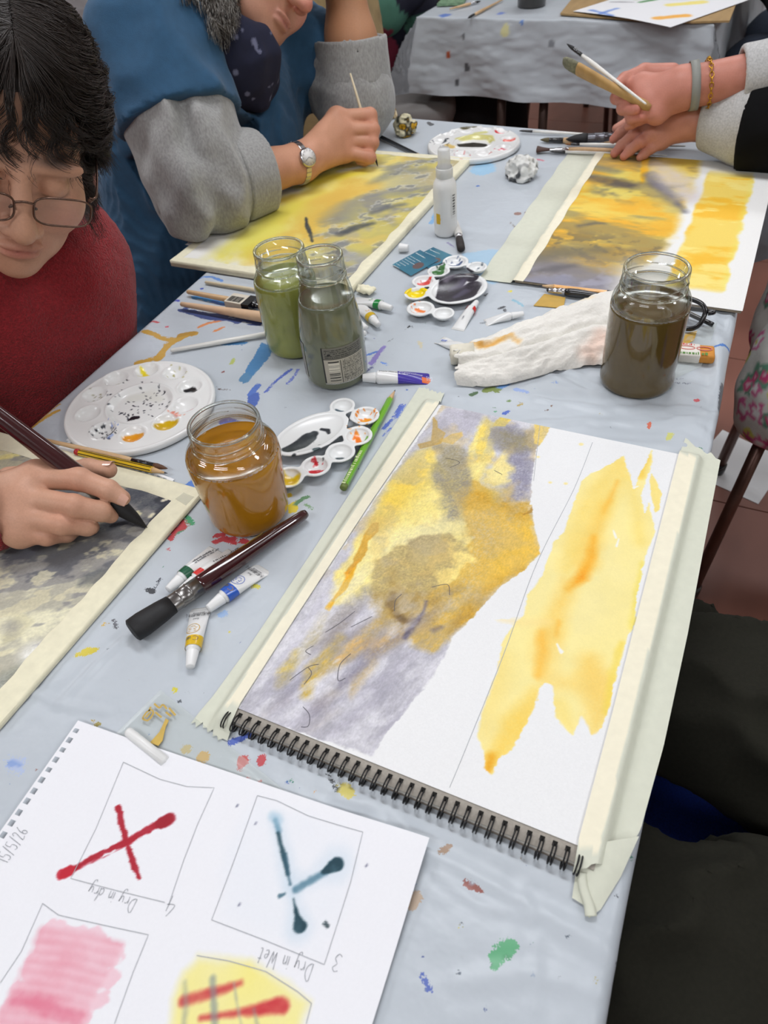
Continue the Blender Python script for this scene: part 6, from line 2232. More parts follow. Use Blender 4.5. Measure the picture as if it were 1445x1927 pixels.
def paper_towel():
    n, m = 90, 64
    up = PP([(862, 660), (884, 640), (960, 612), (1040, 580), (1130, 545), (1172, 540)], .012)
    lo = PP([(858, 724), (900, 729), (960, 722), (1040, 700), (1110, 688), (1165, 690)], .002)

    def at(pts, t):
        s = np.r_[0, np.cumsum(np.linalg.norm(np.diff(pts, axis=0), axis=1))]
        return np.stack([np.interp(t * s[-1], s, pts[:, i]) for i in range(2)], 1)
    t = np.linspace(0, 1, n)
    a, b = at(up, t), at(lo, t)
    u = np.linspace(0, 1, m)
    G = b[:, None] * (1 - u)[None, :, None] + a[:, None] * u[None, :, None]
    S, U = np.meshgrid(t, u, indexing='ij')
    Z = .002 + .020 * np.clip(np.sin(np.pi * np.clip(U, 0, 1)), 0, 1) ** .45
    fold = .5 + .5 * np.sin(U * 19 + 1.4 * np.sin(S * 3.2) + S * 2.0)
    Z += .0055 * fold ** 2 * np.sin(np.pi * U) ** .5
    Z += .010 * np.exp(-((U - .30 - .05 * np.sin(S * 6)) / .035) ** 2) * 0
    Z -= .009 * np.exp(-((U - (.33 + .10 * S)) / .03) ** 2)
    Z += .009 * (fbm(S, U, .12, 77, 3) - .5) + .005 * (np.abs(fbm(S * .6, U, .05, 79, 3) - .5) * 2 - .3)
    Z = np.maximum(Z, .0016)
    e0 = .009 * (vnoise(U, U * 0, .05, 5) - .5)
    G[0] += ((G[0] - G[6]) * 0 + e0[0][:, None])
    q = G.reshape(-1, 2)
    c = Canvas(G[..., 0], G[..., 1], (238, 234, 226), .016)
    for pts, w_, col, a_, sf in (([(892, 655), (912, 660), (925, 655), (960, 640)], [.004, .006, .005, .002], (226, 160, 60), .85, .005), ([(880, 642), (905, 655)], [.003, .004], (196, 140, 60), .7, .004), ([(1000, 588), (1060, 566)], [.003, .004], (240, 200, 140), .7, .005), ([(1060, 566), (1110, 556)], [.004, .004], (244, 220, 170), .6, .006), ([(1110, 660), (1135, 640)], [.010, .012], (240, 200, 180), .7, .012), ([(960, 640), (975, 650)], [.003, .003], (236, 186, 110), .7, .004)):
        c.stroke(pts, w_, col, a_, sf, .003, .01, .4, .01, seed=int(sum(pts[0])))
    V = np.concatenate([G, Z[..., None]], -1).reshape(-1, 3)
    m_ = mat('quilted_towel', 'ffffff', .9, .03, 300, attr='col', bump=.5, bscale=330, bdist=.0015)
    e = empty('paper_towel', (*q.mean(0), .001), 'folded white paper towel with orange smears in front of the brown jar', 'paper towel')
    link('towel', raw_mesh('towel', V, grid_faces(n, m)[:, ::-1], True, c.lin()), m_, e)
    # the rolled end poking out at the left
    A, B = P(846, 668, .012), P(890, 664, .013)
    V, F = along(lathe([(.0, .0), (.006, .0005), (.0115, .001), (.0125, .004), (.0125, .03)], 28), A, B)
    part('rolled_end', (V, F), mat('roll_paper', 'e8e2d0', .85, .04, 200), e)
    V, F = lathe([(.0, -.0004), (.0016, -.0003), (.0016, .0012)], 10)
    part('ink_dot', along((V + [.003, -.002, 0], F), A, B), BLKP, e)


paper_towel()


def bag(name, label, quad, z, seed, m, n=40, amp=.004, cat='plastic bag'):
    q = PP(quad, z)
    a, b = np.meshgrid(np.linspace(0, 1, n), np.linspace(0, 1, n))
    G = (q[0] * (1 - a)[..., None] + q[1] * a[..., None]) * (1 - b)[..., None] + (q[3] * (1 - a)[..., None] + q[2] * a[..., None]) * b[..., None]
    ed = np.minimum(np.minimum(a, 1 - a), np.minimum(b, 1 - b))
    Z = z + amp * (np.abs(fbm(a, b, .35, seed, 4) - .5) * 2) * sstep(0, .1, ed) + amp * .6 * np.exp(-((ed - .03) / .02) ** 2)
    e = empty(name, (*q.mean(0), .0012), label, cat)
    V = np.concatenate([G, Z[..., None]], -1).reshape(-1, 3)
    link('film', raw_mesh('film', V, grid_faces(n, n), True), m, e)
    return e, q


FILM = film_mat('clear_film', (.97, .985, .97), .80, .12, (.85, .87, .84))
BG, bq = bag('plastic_bag', 'clear plastic sleeve with gold print under the exercise sheet', [(216, 1382), (302, 1298), (600, 1540), (480, 1600)], .0014, 3, FILM, 50, .0018)
gm = mat('gold_print', 'c6a650', .4, .1, 200)
for l in ([(268, 1352), (276, 1340), (286, 1336), (288, 1344), (278, 1356), (268, 1352)], [(274, 1350), (284, 1340)], [(292, 1340), (304, 1350)], [(290, 1324), (300, 1332), (306, 1326), (314, 1334)], [(312, 1340), (322, 1348)], [(318, 1332), (330, 1346)], [(284, 1330), (280, 1338)]):
    part('gold_mark', ribbon(smooth_path(PP(l, .0042), 16), .0016, .0042), gm, BG)
V, F = along(lathe([(.0, 0), (.0035, .0004), (.004, .002), (.004, .045), (.0, .046)], 14), P(240, 1376, .0045), P(300, 1424, .0045))
thing('eraser_stick', (V, F), wp, 'short white eraser stick at the edge of the exercise sheet', 'eraser')
V, F = slab([tuple(p) for p in PP([(282, 1398), (300, 1378), (306, 1366), (312, 1352), (318, 1356), (312, 1368), (306, 1394), (298, 1404)], .003)], .0030, .0034)
part('gold_fold', (V, F), mat('gold_film', 'cfae54', .35, .15, 100), BG, False)

BG2, _q = bag('plastic_bag', 'clear plastic wrapper around the orange eraser behind the brown jar', [(1262, 716), (1250, 640), (1350, 606), (1320, 690)], .0016, 8, FILM, 36, .003)
V, F = slab([tuple(p) for p in PP([(1255, 668), (1262, 632), (1312, 622), (1306, 640)], .002)], .0014, .0020)
thing('card', (V, F), mat('ochre_card', 'c9a24a', .6, .08, 80), 'ochre coloured card behind the dark brown jar', 'card', smooth=False)
V, F = slab([tuple(p) for p in PP([(1004, 575), (1024, 553), (1064, 560), (1060, 580)], .002)], .0014, .0022)
thing('card', (V, F), mat('ochre_card', 'c9a24a'), 'small ochre card peeping from behind the paper towel', 'card', smooth=False)
# eraser: orange rubber in a printed white sleeve
A, B = P(1238, 660, .007), P(1344, 668, .007)
_o, _M = frame(A, B)
L = np.linalg.norm(B - A)
ER = empty('eraser', A, 'orange eraser in a white sleeve with pink and green print', 'eraser')
V, F = box(-.0125, .0125, -.0055, .0055, 0, L, .003)
part('rubber', (V @ _M.T + _o, F), mat('orange_rubber', 'd89038', .7, .08, 120), ER)
V, F = box(-.013, .013, -.006, .006, -.001, L - .016, .002)
part('sleeve', (V @ _M.T + _o, F), mat('sleeve_white', 'eee8de', .5, .03, 90), ER)
pts = [(.0035 * math.cos(t) + .002, .0061, .052 + .0085 * math.sin(t)) for t in np.linspace(0, 6.28, 25)]
for dz in (-.020, -.001):
    V, F = tube(np.array(pts) + [0, 0, dz], .0007, 6, closed=False)
    part('pink_print', (V @ _M.T + _o, F), mat('pink_ink', 'e28a80', .5), ER)
tv, tf = tiny_print(9, .0080, 4)
tv = np.c_[tv[:, 1] - .0115, np.full(len(tv), .00625), .024 + tv[:, 0] * 1.0]
part('green_lettering', (tv @ _M.T + _o, tf), mat('green_ink', '5a8a3a', .5), ER)
tv, tf = tiny_print(8, .0050, 6)
tv = np.c_[tv[:, 1] + .0075, np.full(len(tv), .00625), .024 + tv[:, 0] * 1.0]
part('red_lettering', (tv @ _M.T + _o, tf), mat('red_ink', 'd8302c'), ER)


def spectacles():
    c = P(1300, 600, .012)
    e = empty('spectacles', (c[0], c[1], .0012), 'black framed spectacles lying folded behind the dark brown jar', 'spectacles')
    fm = mat('black_acetate', '141418', .22, .03, 60, coat=.5)
    ux = P(1334, 612, .012)[:2] - P(1270, 590, .012)[:2]
    ux /= np.linalg.norm(ux)
    ux = np.array([*ux, 0])
    n = np.array([-ux[1], ux[0], 0])
    up = np.array([0, 0, 1.0]) * .80 + n * .6
    org = np.array([*P(1322, 612, .012)[:2], .020])
    gl = film_mat('lens_clear', (.98, .98, .99), .92, .05)
    for k in (0, 1):
        t = np.linspace(0, 2 * math.pi, 36, endpoint=False)
        cs, sn = np.cos(t), np.sin(t)
        x = .0245 * np.sign(cs) * np.abs(cs) ** .7 - .026 - k * .066
        y = .0175 * np.sign(sn) * np.abs(sn) ** .75
        pts = org + x[:, None] * ux + y[:, None] * up
        rim_ = part('rim', tube(pts, .0030, 8, closed=True), fm, e)
        part('lens', (np.vstack([pts, pts.mean(0)]), [(i, (i + 1) % 36, 36) for i in range(36)]), gl, rim_)
    part('bridge', tube(smooth_path([org + -.0505 * ux + .005 * up, org - .0585 * ux + .009 * up, org - .0675 * ux + .005 * up], 12), .002, 8), fm, e)
    for k, s in ((0, .001), (1, -.119)):
        h = org + s * ux + .008 * up
        o_ = h + n * (.006 + .006 * k)
        tip = org + (-.125 if k == 0 else .005) * ux + n * (.014 + .006 * k)
        tip[2] = .0045
        part('temple', tube(smooth_path([h, o_, (o_ + tip) / 2 + [0, 0, -.002], tip], 24), .0030, 8), fm, e)


spectacles()


# ------------------------------------------------------------------ people
def unit(v):
    v = np.asarray(v, float)
    return v / np.linalg.norm(v)


def head_frame(anchor, local, F, U):
    """rows: right, forward, up of the head; placed so that the local point sits at anchor"""
    F = unit(F)
    U = unit(np.asarray(U, float) - (np.asarray(U, float) @ F) * F)
    R = np.cross(F, U)
    M = np.stack([R, F, U])
    return np.asarray(anchor, float) - np.asarray(local, float) @ M, M


def head_sdf(q, old=0.0):
    """face towards +y, up +z"""
    S = np.abs(q) * [1, 0, 0] + q * [0, 1, 1]
    d = ell(q, (0, -.015, .038), (.076, .096, .084))
    d = smin(d, ell(q, (0, .030, -.030), (.064 + .006 * old, .060, .086)), .03)
    d = smin(d, ell(q, (0, .042, -.078), (.046 + .008 * old, .045, .036 + .004 * old)), .025)
    d = smin(d, ell(q, (0, .072, -.103), (.020, .017, .016)), .018)
    d = smin(d, ell(S, (.040, .062, -.028), (.026, .026, .030)), .018)
    d = smin(d, ell(S, (.030, .083, .026), (.028, .011, .009)), .012)
    d = smax(d, -ell(S, (.031, .105, .006), (.020, .016, .011)), .012)
    d = smin(d, np.linalg.norm(S - [.031, .079, .005], axis=1) - .0145, .004)
    d = smin(d, rcone(q, (0, .090, .020), (0, .116, -.028), .0075, .0125), .010)
    d = smin(d, ell(S, (.0125, .103, -.033), (.0085, .012, .0085)), .006)
    d = smin(d, ell(q, (0, .0935, -.0615), (.023, .009, .0055)), .005)
    d = smin(d, ell(q, (0, .0915, -.0720), (.020, .010, .0065)), .004)
    d = smax(d, -ell(q, (0, .1035, -.0665), (.024, .006, .0014)), .002)
    d = smin(d, np.maximum(ell(S, (.077, -.004, -.002), (.011, .019, .032)), -ell(S, (.086, .002, 0), (.009, .010, .020))), .006)
    d = smin(d, rcone(q, (0, -.012, -.06), (0, -.055, -.19), .054, .060), .03)
    return d


def skin_colors(V, base, pink, n_s=.02):
    n = noise3(V, n_s)
    a = np.clip((n - .3) * 1.1, 0, 1)[:, None]
    return srgb(base) * (1 - a) + srgb(pink) * a


def hand_sdf(p, wrist, arm, fingers, thumb, pr=.020, kf=.0028):
    """fingers: chains of joints with radii, thumb the same; wrist and arm points with radii"""
    d = rcone(p, arm[0], wrist[0], arm[1], wrist[1])
    mcps = [np.asarray(f[0][0], float) for f in fingers]
    palm = None
    for m_ in mcps:
        e = rcone(p, wrist[0], m_, wrist[1] * .82, pr * .74)
        palm = e if palm is None else smin(palm, e, .012)
    for a, b in zip(mcps[:-1], mcps[1:]):
        palm = smin(palm, rcone(p, a, b, pr * .72, pr * .68), .010)
    d = smin(d, palm, .016)
    fs = None
    for f in fingers:
        e = chain(p, [j[0] for j in f], [j[1] for j in f], .0035)
        for j in f[1:-1]:
            e = smin(e, np.linalg.norm(p - np.asarray(j[0]), axis=1) - j[1] * 1.04, .002)
        fs = e if fs is None else smin(fs, e, .0012)
    d = smin(d, fs, .006)
    t = chain(p, [j[0] for j in thumb], [j[1] for j in thumb], .005)
    return smin(d, t, .006)


def bounds(pts, mg):
    q = np.array(pts)
    return q.min(0) - mg, q.max(0) + mg


def hand_mesh(wrist, arm, fingers, thumb, h=.0015, pr=.020):
    pts = [arm[0], wrist[0]] + [j[0] for f in fingers for j in f] + [j[0] for j in thumb]
    lo, hi = bounds(pts, .045)
    V, F = solid(lambda p: hand_sdf(p, wrist, arm, fingers, thumb, pr), lo, hi, h)
    return relax(V, F, 1, .4), F


def nail(joint, prev, r, out, m, parent, s=1.0):
    """a nail plate on the outer side of a fingertip"""
    ax = unit(np.asarray(joint) - np.asarray(prev))
    o = unit(np.asarray(out, float) - (np.asarray(out, float) @ ax) * ax)
    x = np.cross(ax, o)
    V = []
    for i in range(7):
        for j in range(7):
            u = (i / 6 - .5) * 1.5
            v = (j / 6 - .5)
            k = math.sqrt(max(0, 1 - (abs(v) * 1.55) ** 4))
            V.append(np.asarray(joint) + ax * (v * .011 * s + .0015) + (r + .0002) * (o * math.cos(u * k) + x * math.sin(u * k)))
    return part('fingernail', (np.array(V), grid_faces(7, 7)), m, parent)


SKIN = mat('skin', 'ffffff', .48, .05, 500, attr='col', spec=.4, bump=.10, bscale=700, bdist=.0005)
NAILM = mat('nail', 'd8a893', .25, .03, 200, coat=.4)


def multi(parts_):
    """put solids together into one body mesh (they meet under the clothes)"""
    Vs, Fs, n = [], [], 0
    for V, F in parts_:
        Vs.append(V)
        Fs.append(F + n)
        n += len(V)
    return np.concatenate(Vs), np.concatenate(Fs)


def J(x, y, z, r):
    return (P(x, y, z), r)


# ---- A: the painter in the dark red sweater -------------------------------------------------
def person_red():
    root = empty('person', (-.60, .36, FLOOR), 'person in a dark red sweater bending over the grey painting', 'person')
    C = unit(-(PD(45, 376, 1.0) - CAM))
    Fd = C * .60 - CU * .76 + CR * .16
    Ud = C * .70 + CU * .60 + CR * .02
    anchor = PD(46, 380, .70)
    Hc, M = head_frame(anchor, (0, .119, .0095), Fd, Ud)
    lo, hi = Hc - .25, Hc + .22
    V1, F1 = solid(lambda p: head_sdf((p - Hc) @ M.T), lo, hi, .0030)
    q = (V1 - Hc) @ M.T
    col1 = skin_colors(V1, 'c9967a', 'd9a68c', .03)

    def tint(k, c, a):
        k = np.clip(k * a, 0, 1)[:, None]
        col1[:] = col1 * (1 - k) + srgb(c) * k
    tint(np.exp(-((q[:, 0] / .022) ** 2 + ((q[:, 2] + .067) / .009) ** 2)) * (q[:, 1] > .08), 'b8685e', .8)
    tint(np.exp(-(((np.abs(q[:, 0]) - .031) / .022) ** 2 + ((q[:, 2] - .034) / .005) ** 2)) * (q[:, 1] > .06), '3a2a22', .9)
    tint(np.exp(-(((np.abs(q[:, 0]) - .031) / .015) ** 2 + ((q[:, 2] + .004) / .0022) ** 2)) * (q[:, 1] > .08), '2a1c18', .9)
    tint(np.exp(-(((np.abs(q[:, 0]) - .045) / .02) ** 2 + ((q[:, 2] + .03) / .02) ** 2)) * (q[:, 1] > .05), 'd08a78', .5)
    # hand holding the brush
    f_ix = [J(70, 897, .060, .0128), J(150, 902, .062, .0112), J(204, 922, .050, .0100), J(230, 937, .042, .0080)]
    f_md = [J(44, 936, .054, .0128), J(138, 952, .052, .0112), J(190, 962, .038, .0098), J(208, 970, .026, .0080)]
    f_rg = [J(40, 972, .044, .0122), J(118, 986, .040, .0106), J(164, 990, .026, .0094), J(172, 992, .018, .0078)]
    f_lt = [J(38, 1000, .034, .0110), J(88, 1008, .028, .0096), J(126, 1004, .018, .0084), J(138, 1000, .014, .0070)]
    th = [J(20, 905, .040, .0150), J(112, 893, .038, .0125), J(166, 884, .044, .0112), J(204, 884, .046, .0088)]
    wrist = (P(-46, 948, .050), .027)
    arm = (P(-330, 905, .075), .036)
    V2, F2 = hand_mesh(wrist, arm, [f_ix, f_md, f_rg, f_lt], th, .0016, .021)
    col2 = skin_colors(V2, 'c99a80', 'd8a48a', .012)
    for f in (f_ix, f_md, f_rg, f_lt):
        for j in f[:2]:
            k = np.clip(np.exp(-(np.linalg.norm(V2 - j[0], axis=1) / .014) ** 2) * .4, 0, 1)[:, None]
            col2 = col2 * (1 - k) + srgb('cf8a70') * k
    # simple hidden trunk joins head and arm
    V3, F3 = solid(lambda p: smin(rcone(p, Hc + np.array([0, -.05, -.17]) @ M, (-.585, .38, .02), .055, .10), smin(rcone(p, (-.585, .38, .02), (-.60, .20, .04), .09, .05), rcone(p, (-.60, .20, .04), arm[0], .045, .036), .03), .04), np.array([-.80, -.05, -.15]), np.array([-.25, .60, .36]), .008)
    V, F = multi([(V1, F1), (V2, F2), (V3, F3)])
    col = np.concatenate([col1, col2, skin_colors(V3, 'c9967a', 'd9a68c')])
    bo = link('body', raw_mesh('body', V, F, True, col), SKIN, root)
    nail(f_ix[3][0], f_ix[2][0], .0080, C, NAILM, bo)
    nail(th[3][0], th[2][0], .0088, CU * .8 + C * .4, NAILM, bo)
    # sweater: trunk, left shoulder and arm, rolled collar, right sleeve
    nb = Hc + np.array([0, -.055, -.165]) @ M
    SL, EL = PD(112, 505, .985), PD(160, 700, 1.10)

    def knit(p):
        d = ell(p, (-.575, .385, .055), (.115, .165, .155))
        d = smin(d, rcone(p, (-.66, .37, -.06), (-.70, .35, -.32), .145, .16), .06)
        d = smin(d, chain(p, [(-.55, .43, .10), SL, EL], [.085, .080, .060], .03), .05)
        d = smin(d, chain(p, [(-.57, .32, .10), (-.60, .17, .03), P(-200, 925, .075), P(-24, 952, .050)], [.085, .060, .048, .040], .02), .04)
        d = smin(d, rcone(p, nb + [-.01, .02, -.05], nb + [-.005, .005, -.005], .095, .082), .03)
        w_ = .010 * (noise3(p * [1, 1, .45], .05) - .5) + .006 * (np.abs(noise3(p * [1, .8, .5] + 7, .07) - .5) * 2 - .5)
        d = d + w_ + .003 * (noise3(p, .007) - .5)
        # hollow neck opening around the throat
        d = smax(d, -rcone(p, nb, nb + (Hc - nb) * 1.2, .066, .074), .008)
        # open cuff
        d = smax(d, -rcone(p, P(-60, 946, .050), P(60, 955, .048), .033, .034), .004)
        return d
    V, F = solid(knit, np.array([-.90, -.12, -.50]), np.array([-.28, .66, .30]), .0050)
    km = mat('red_knit', '8c1a22', .92, .22, 260, sheen=.12, bump=.9, bscale=420, bdist=.003)
    link('sweater', raw_mesh('sweater', V, F, True), km, root)
    # legs under the table
    def legs(p):
        return smin(chain(p, [(-.70, .44, -.33), (-.42, .50, -.30), (-.40, .50, -.74)], [.10, .075, .05], .02), chain(p, [(-.70, .27, -.33), (-.42, .22, -.30), (-.40, .22, -.74)], [.10, .075, .05], .02), .03)
    V, F = solid(legs, np.array([-.85, .08, -.80]), np.array([-.28, .64, -.18]), .010)
    V[:, 2] = np.maximum(V[:, 2], FLOOR + .001)
    link('trousers', raw_mesh('trousers', V, F, True), mat('black_cloth', '17181c', .9, .2, 200), root)
    hair_dark(root, Hc, M)
    wear_glasses(Hc, M)
    # the brush in the hand
    tip = P(277, 993, .0066)
    tail = P(0, 783, .118)
    tail = tip + (tail - tip) * (.285 / np.linalg.norm(tail - tip))
    brush('large maroon mop brush held in the hand of the red sweater painter', tip, tail, 0, 0, .0200, .046, .016, MAROON, BLKH, DARKM, .95, 1.0, [(.90, 0), (1.0, .05), (.98, .25), (.85, .55), (.62, .85), (.5, .98), (.2, 1)], bprof=[(.02, 0), (.25, .12), (.62, .35), (.95, .7), (1.0, .88), (.92, 1.0)])
    return Hc, M


def strands(paths, rad, n=3):
    """many thin hairs as one mesh; paths: list of (k, 3)"""
    V, F, base = [], [], 0
    for pts, r in zip(paths, rad):
        m = len(pts)
        T = np.gradient(pts, axis=0)
        T /= np.linalg.norm(T, axis=1)[:, None] + 1e-9
        a = np.cross(T, np.array([.31, .52, .79]))
        a /= np.linalg.norm(a, axis=1)[:, None] + 1e-9
        b = np.cross(T, a)
        taper = np.linspace(1, .35, m)[:, None] * r
        ring = [pts + taper * (math.cos(2 * math.pi * j / n) * a + math.sin(2 * math.pi * j / n) * b) for j in range(n)]
        V.append(np.stack(ring, 1).reshape(-1, 3))
        k = np.arange(m - 1)[:, None] * n + np.arange(n)[None, :]
        k2 = np.arange(m - 1)[:, None] * n + (np.arange(n)[None, :] + 1) % n
        F.append(np.stack([k, k2, k2 + n, k + n], -1).reshape(-1, 4) + base)
        base += m * n
    return np.concatenate(V), np.concatenate(F)


def hair_dark(root, Hc, M):
    """long dark curls parted on top, falling over the brow and past the temple"""
    hm = mat('dark_hair', '2a201b', .42, .35, 700, spec=.55)
    lsk = lambda p: (p - Hc) @ M.T

    def cap(p):
        q = lsk(p)
        d = ell(q, (0, -.022, .042), (.080, .099, .088))
        d = smin(d, ell(q, (0, -.085, -.03), (.072, .045, .10)), .03)
        S = np.abs(q) * [1, 0, 0] + q * [0, 1, 1]
        d = smin(d, ell(S, (.074, -.035, -.01), (.014, .040, .055)), .02)
        d = d + .006 * (noise3(p, .012) - .5)
        # keep the face free
        d = smax(d, -ell(q, (0, .10, -.020), (.080, .078, .110)), .012)
        return d
    V1, F1 = solid(cap, Hc - .22, Hc + .20, .003)
    c0 = np.array([0, -.022, .042])
    rr = np.array([.081, .100, .089])
    rng = np.random.default_rng(12)
    down = M @ np.array([0, 0, -1.0])          # gravity in head axes
    groups = [  # clumps, hairs each, root y range, end x, y, z (on the scalp), tail length, curl, tail y pull
        (56, 28, (-.05, .055), (-.99, -.90), (-.55, .12), (-.75, -.25), (.030, .065), (.007, .012)),
        (14, 30, (.02, .060), (-.90, -.78), (.25, .48), (-.30, .12), (.015, .045), (.008, .013)),
        (56, 24, (-.05, .055), (.90, .99), (-.55, .12), (-.75, -.25), (.020, .050), (.007, .012)),
        (18, 26, (.035, .062), (-.55, .60), (.78, .92), (.05, .38), (.008, .022), (.008, .012)),
        (20, 22, (.0, .05), (-.99, -.86), (.02, .36), (-.85, -.40), (.055, .105), (.011, .018)),
        (12, 20, (.0, .05), (.86, .99), (.0, .30), (-.85, -.45), (.040, .080), (.007, .013)),
        (15, 9, (.040, .062), (-.75, .40), (.85, .95), (-.10, .12), (.014, .040), (.009, .014)),
        (36, 22, (-.10, -.02), (-.7, .7), (-.95, -.70), (-.6, -.2), (.03, .06), (.004, .008)),
    ]
    paths, rad = [], []
    n_ = 30
    t = np.linspace(0, 1, n_)
    for nc, nh, ry, ex, ey, ez, tl, cu in groups:
        for c in range(nc):
            side = np.sign((ex[0] + ex[1]) / 2) or 1.0
            e1 = np.array([rng.uniform(*ex), rng.uniform(*ey), rng.uniform(*ez)])
            side = np.sign(e1[0]) if abs(e1[0]) > .02 else side
            y0 = rng.uniform(*ry)
            tail, curl, ph, wl = rng.uniform(*tl), rng.uniform(*cu), rng.uniform(0, 6.28), rng.uniform(.030, .052)
            lift = rng.uniform(.005, .05)
            w_ = rng.normal(0, 1, (nh, 3)) * rng.uniform(.010, .026)
            r0 = np.stack([np.full(nh, side * .004) + .03 * rng.random(nh) * side, np.full(nh, (y0 + .022) / .100) + w_[:, 1], np.full(nh, 1.0)], 1)
            r0 /= np.linalg.norm(r0, axis=1)[:, None]
            r1 = e1 + w_ * 1.2
            r1 /= np.linalg.norm(r1, axis=1)[:, None]
            om = np.arccos(np.clip((r0 * r1).sum(1), -1, 1))[:, None, None]
            tt = t[None, :, None]
            dirs = (np.sin((1 - tt) * om) * r0[:, None] + np.sin(tt * om) * r1[:, None]) / np.sin(om)
            k = 1.0 + lift * np.sin(np.pi * np.clip(tt * 1.1, 0, 1)) + .05 * tt + rng.random((nh, 1, 1)) * .05
            pts = c0 + dirs * rr * k
            # free tail
            m = np.arange(1, 9) / 8
            last = pts[:, -1:]
            tg = pts[:, -1:] - pts[:, -2:-1]
            tg /= np.linalg.norm(tg, axis=2, keepdims=True)
            tv = tg * (1 - m)[None, :, None] * .7 + down * (m[None, :, None] * .6 + .4)
            tailp = last + np.cumsum(tv, 1) * (tail / 8) * rng.uniform(.7, 1.2, (nh, 1, 1))
            pts = np.concatenate([pts, tailp], 1)
            seg = np.linalg.norm(np.diff(pts, axis=1), axis=2)
            s_ = np.concatenate([np.zeros((nh, 1)), np.cumsum(seg, 1)], 1)
            amp = curl * sstep(.02, .13, s_)[..., None]
            T = np.gradient(pts, axis=1)
            T /= np.linalg.norm(T, axis=2, keepdims=True) + 1e-9
            nrm = (pts - c0) / rr ** 2
            nrm /= np.linalg.norm(nrm, axis=2, keepdims=True)
            b_ = np.cross(T, nrm)
            th = (s_ / wl * 2 * math.pi + ph + rng.normal(0, .12, (nh, 1)))[..., None]
            pts = pts + amp * (np.cos(th) * b_ + (.35 + .6 * np.sin(th)) * nrm)
            pts = pts + rng.normal(0, .0005, pts.shape).cumsum(1) * .35
            for q_ in pts:
                paths.append(q_ @ M + Hc)
                rad.append(rng.uniform(.00028, .00055))
    V2, F2 = strands(paths, rad)
    V = np.concatenate([V1, V2])
    F = np.concatenate([F1, F2 + len(V1)])
    link('hair', raw_mesh('hair', V, F, True), hm, root)


def wear_glasses(Hc, M):
    """thin bronze wire spectacles on the nose of the red sweater painter"""
    W_ = lambda q: np.asarray(q, float) @ M + Hc
    e = empty('spectacles', W_((0, .10, .0)), 'thin bronze wire spectacles worn by the red sweater painter', 'spectacles')
    wm = mat('bronze_wire', '6a5348', .25, .1, 200, metal=.9)
    gl = film_mat('worn_lens', (.97, .97, .98), .95, .03)
    for s in (-1, 1):
        t = np.linspace(0, 2 * math.pi, 40, endpoint=False)
        cs, sn = np.cos(t), np.sin(t)
        x = s * (.0350 + .0265 * np.sign(cs) * np.abs(cs) ** .55)
        z = .001 + .0170 * np.sign(sn) * np.abs(sn) ** .6 * np.where(sn < 0, 1.0, .85)
        y = .117 - .10 * (np.abs(x) - .01) ** 2 * 8 + .0 * z
        pts = W_(np.stack([x, y, z], 1))
        rim_ = part('rim', tube(pts, .0011, 6, closed=True), wm, e)
        ctr = pts.mean(0)
        ring = [ctr + (pts - ctr) * f for f in (1.0, .66, .33)]
        V = np.concatenate(ring + [ctr[None]])
        V[40:80] += np.array([0, .0010, 0]) @ M
        V[80:] += np.array([0, .0016, 0]) @ M
        F = [(k * 40 + i, k * 40 + (i + 1) % 40, (k + 1) * 40 + (i + 1) % 40, (k + 1) * 40 + i) for k in range(2) for i in range(40)] + [(80 + i, 80 + (i + 1) % 40, 120) for i in range(40)]
        part('lens', (V, F), gl, rim_)
        part('temple', tube(smooth_path(W_([(s * .0620, .100, .008), (s * .069, .096, .010), (s * .078, .04, .012), (s * .081, -.01, .010), (s * .080, -.035, -.012)]), 30), .0012, 6), wm, e)
        part('hinge', along(lathe([(.0022, 0), (.0022, .005)], 8), W_((s * .062, .100, .004)), W_((s * .068, .097, .009))), wm, e)
        part('nose_pad', tube(smooth_path(W_([(s * .011, .115, .0), (s * .010, .108, -.004), (s * .011, .104, -.009)]), 8), .0014, 6), wm, rim_)
    part('bridge', tube(smooth_path(W_([(-.0095, .1165, .006), (0, .119, .0095), (.0095, .1165, .006)]), 12), .0012, 6), wm, e)


person_red()


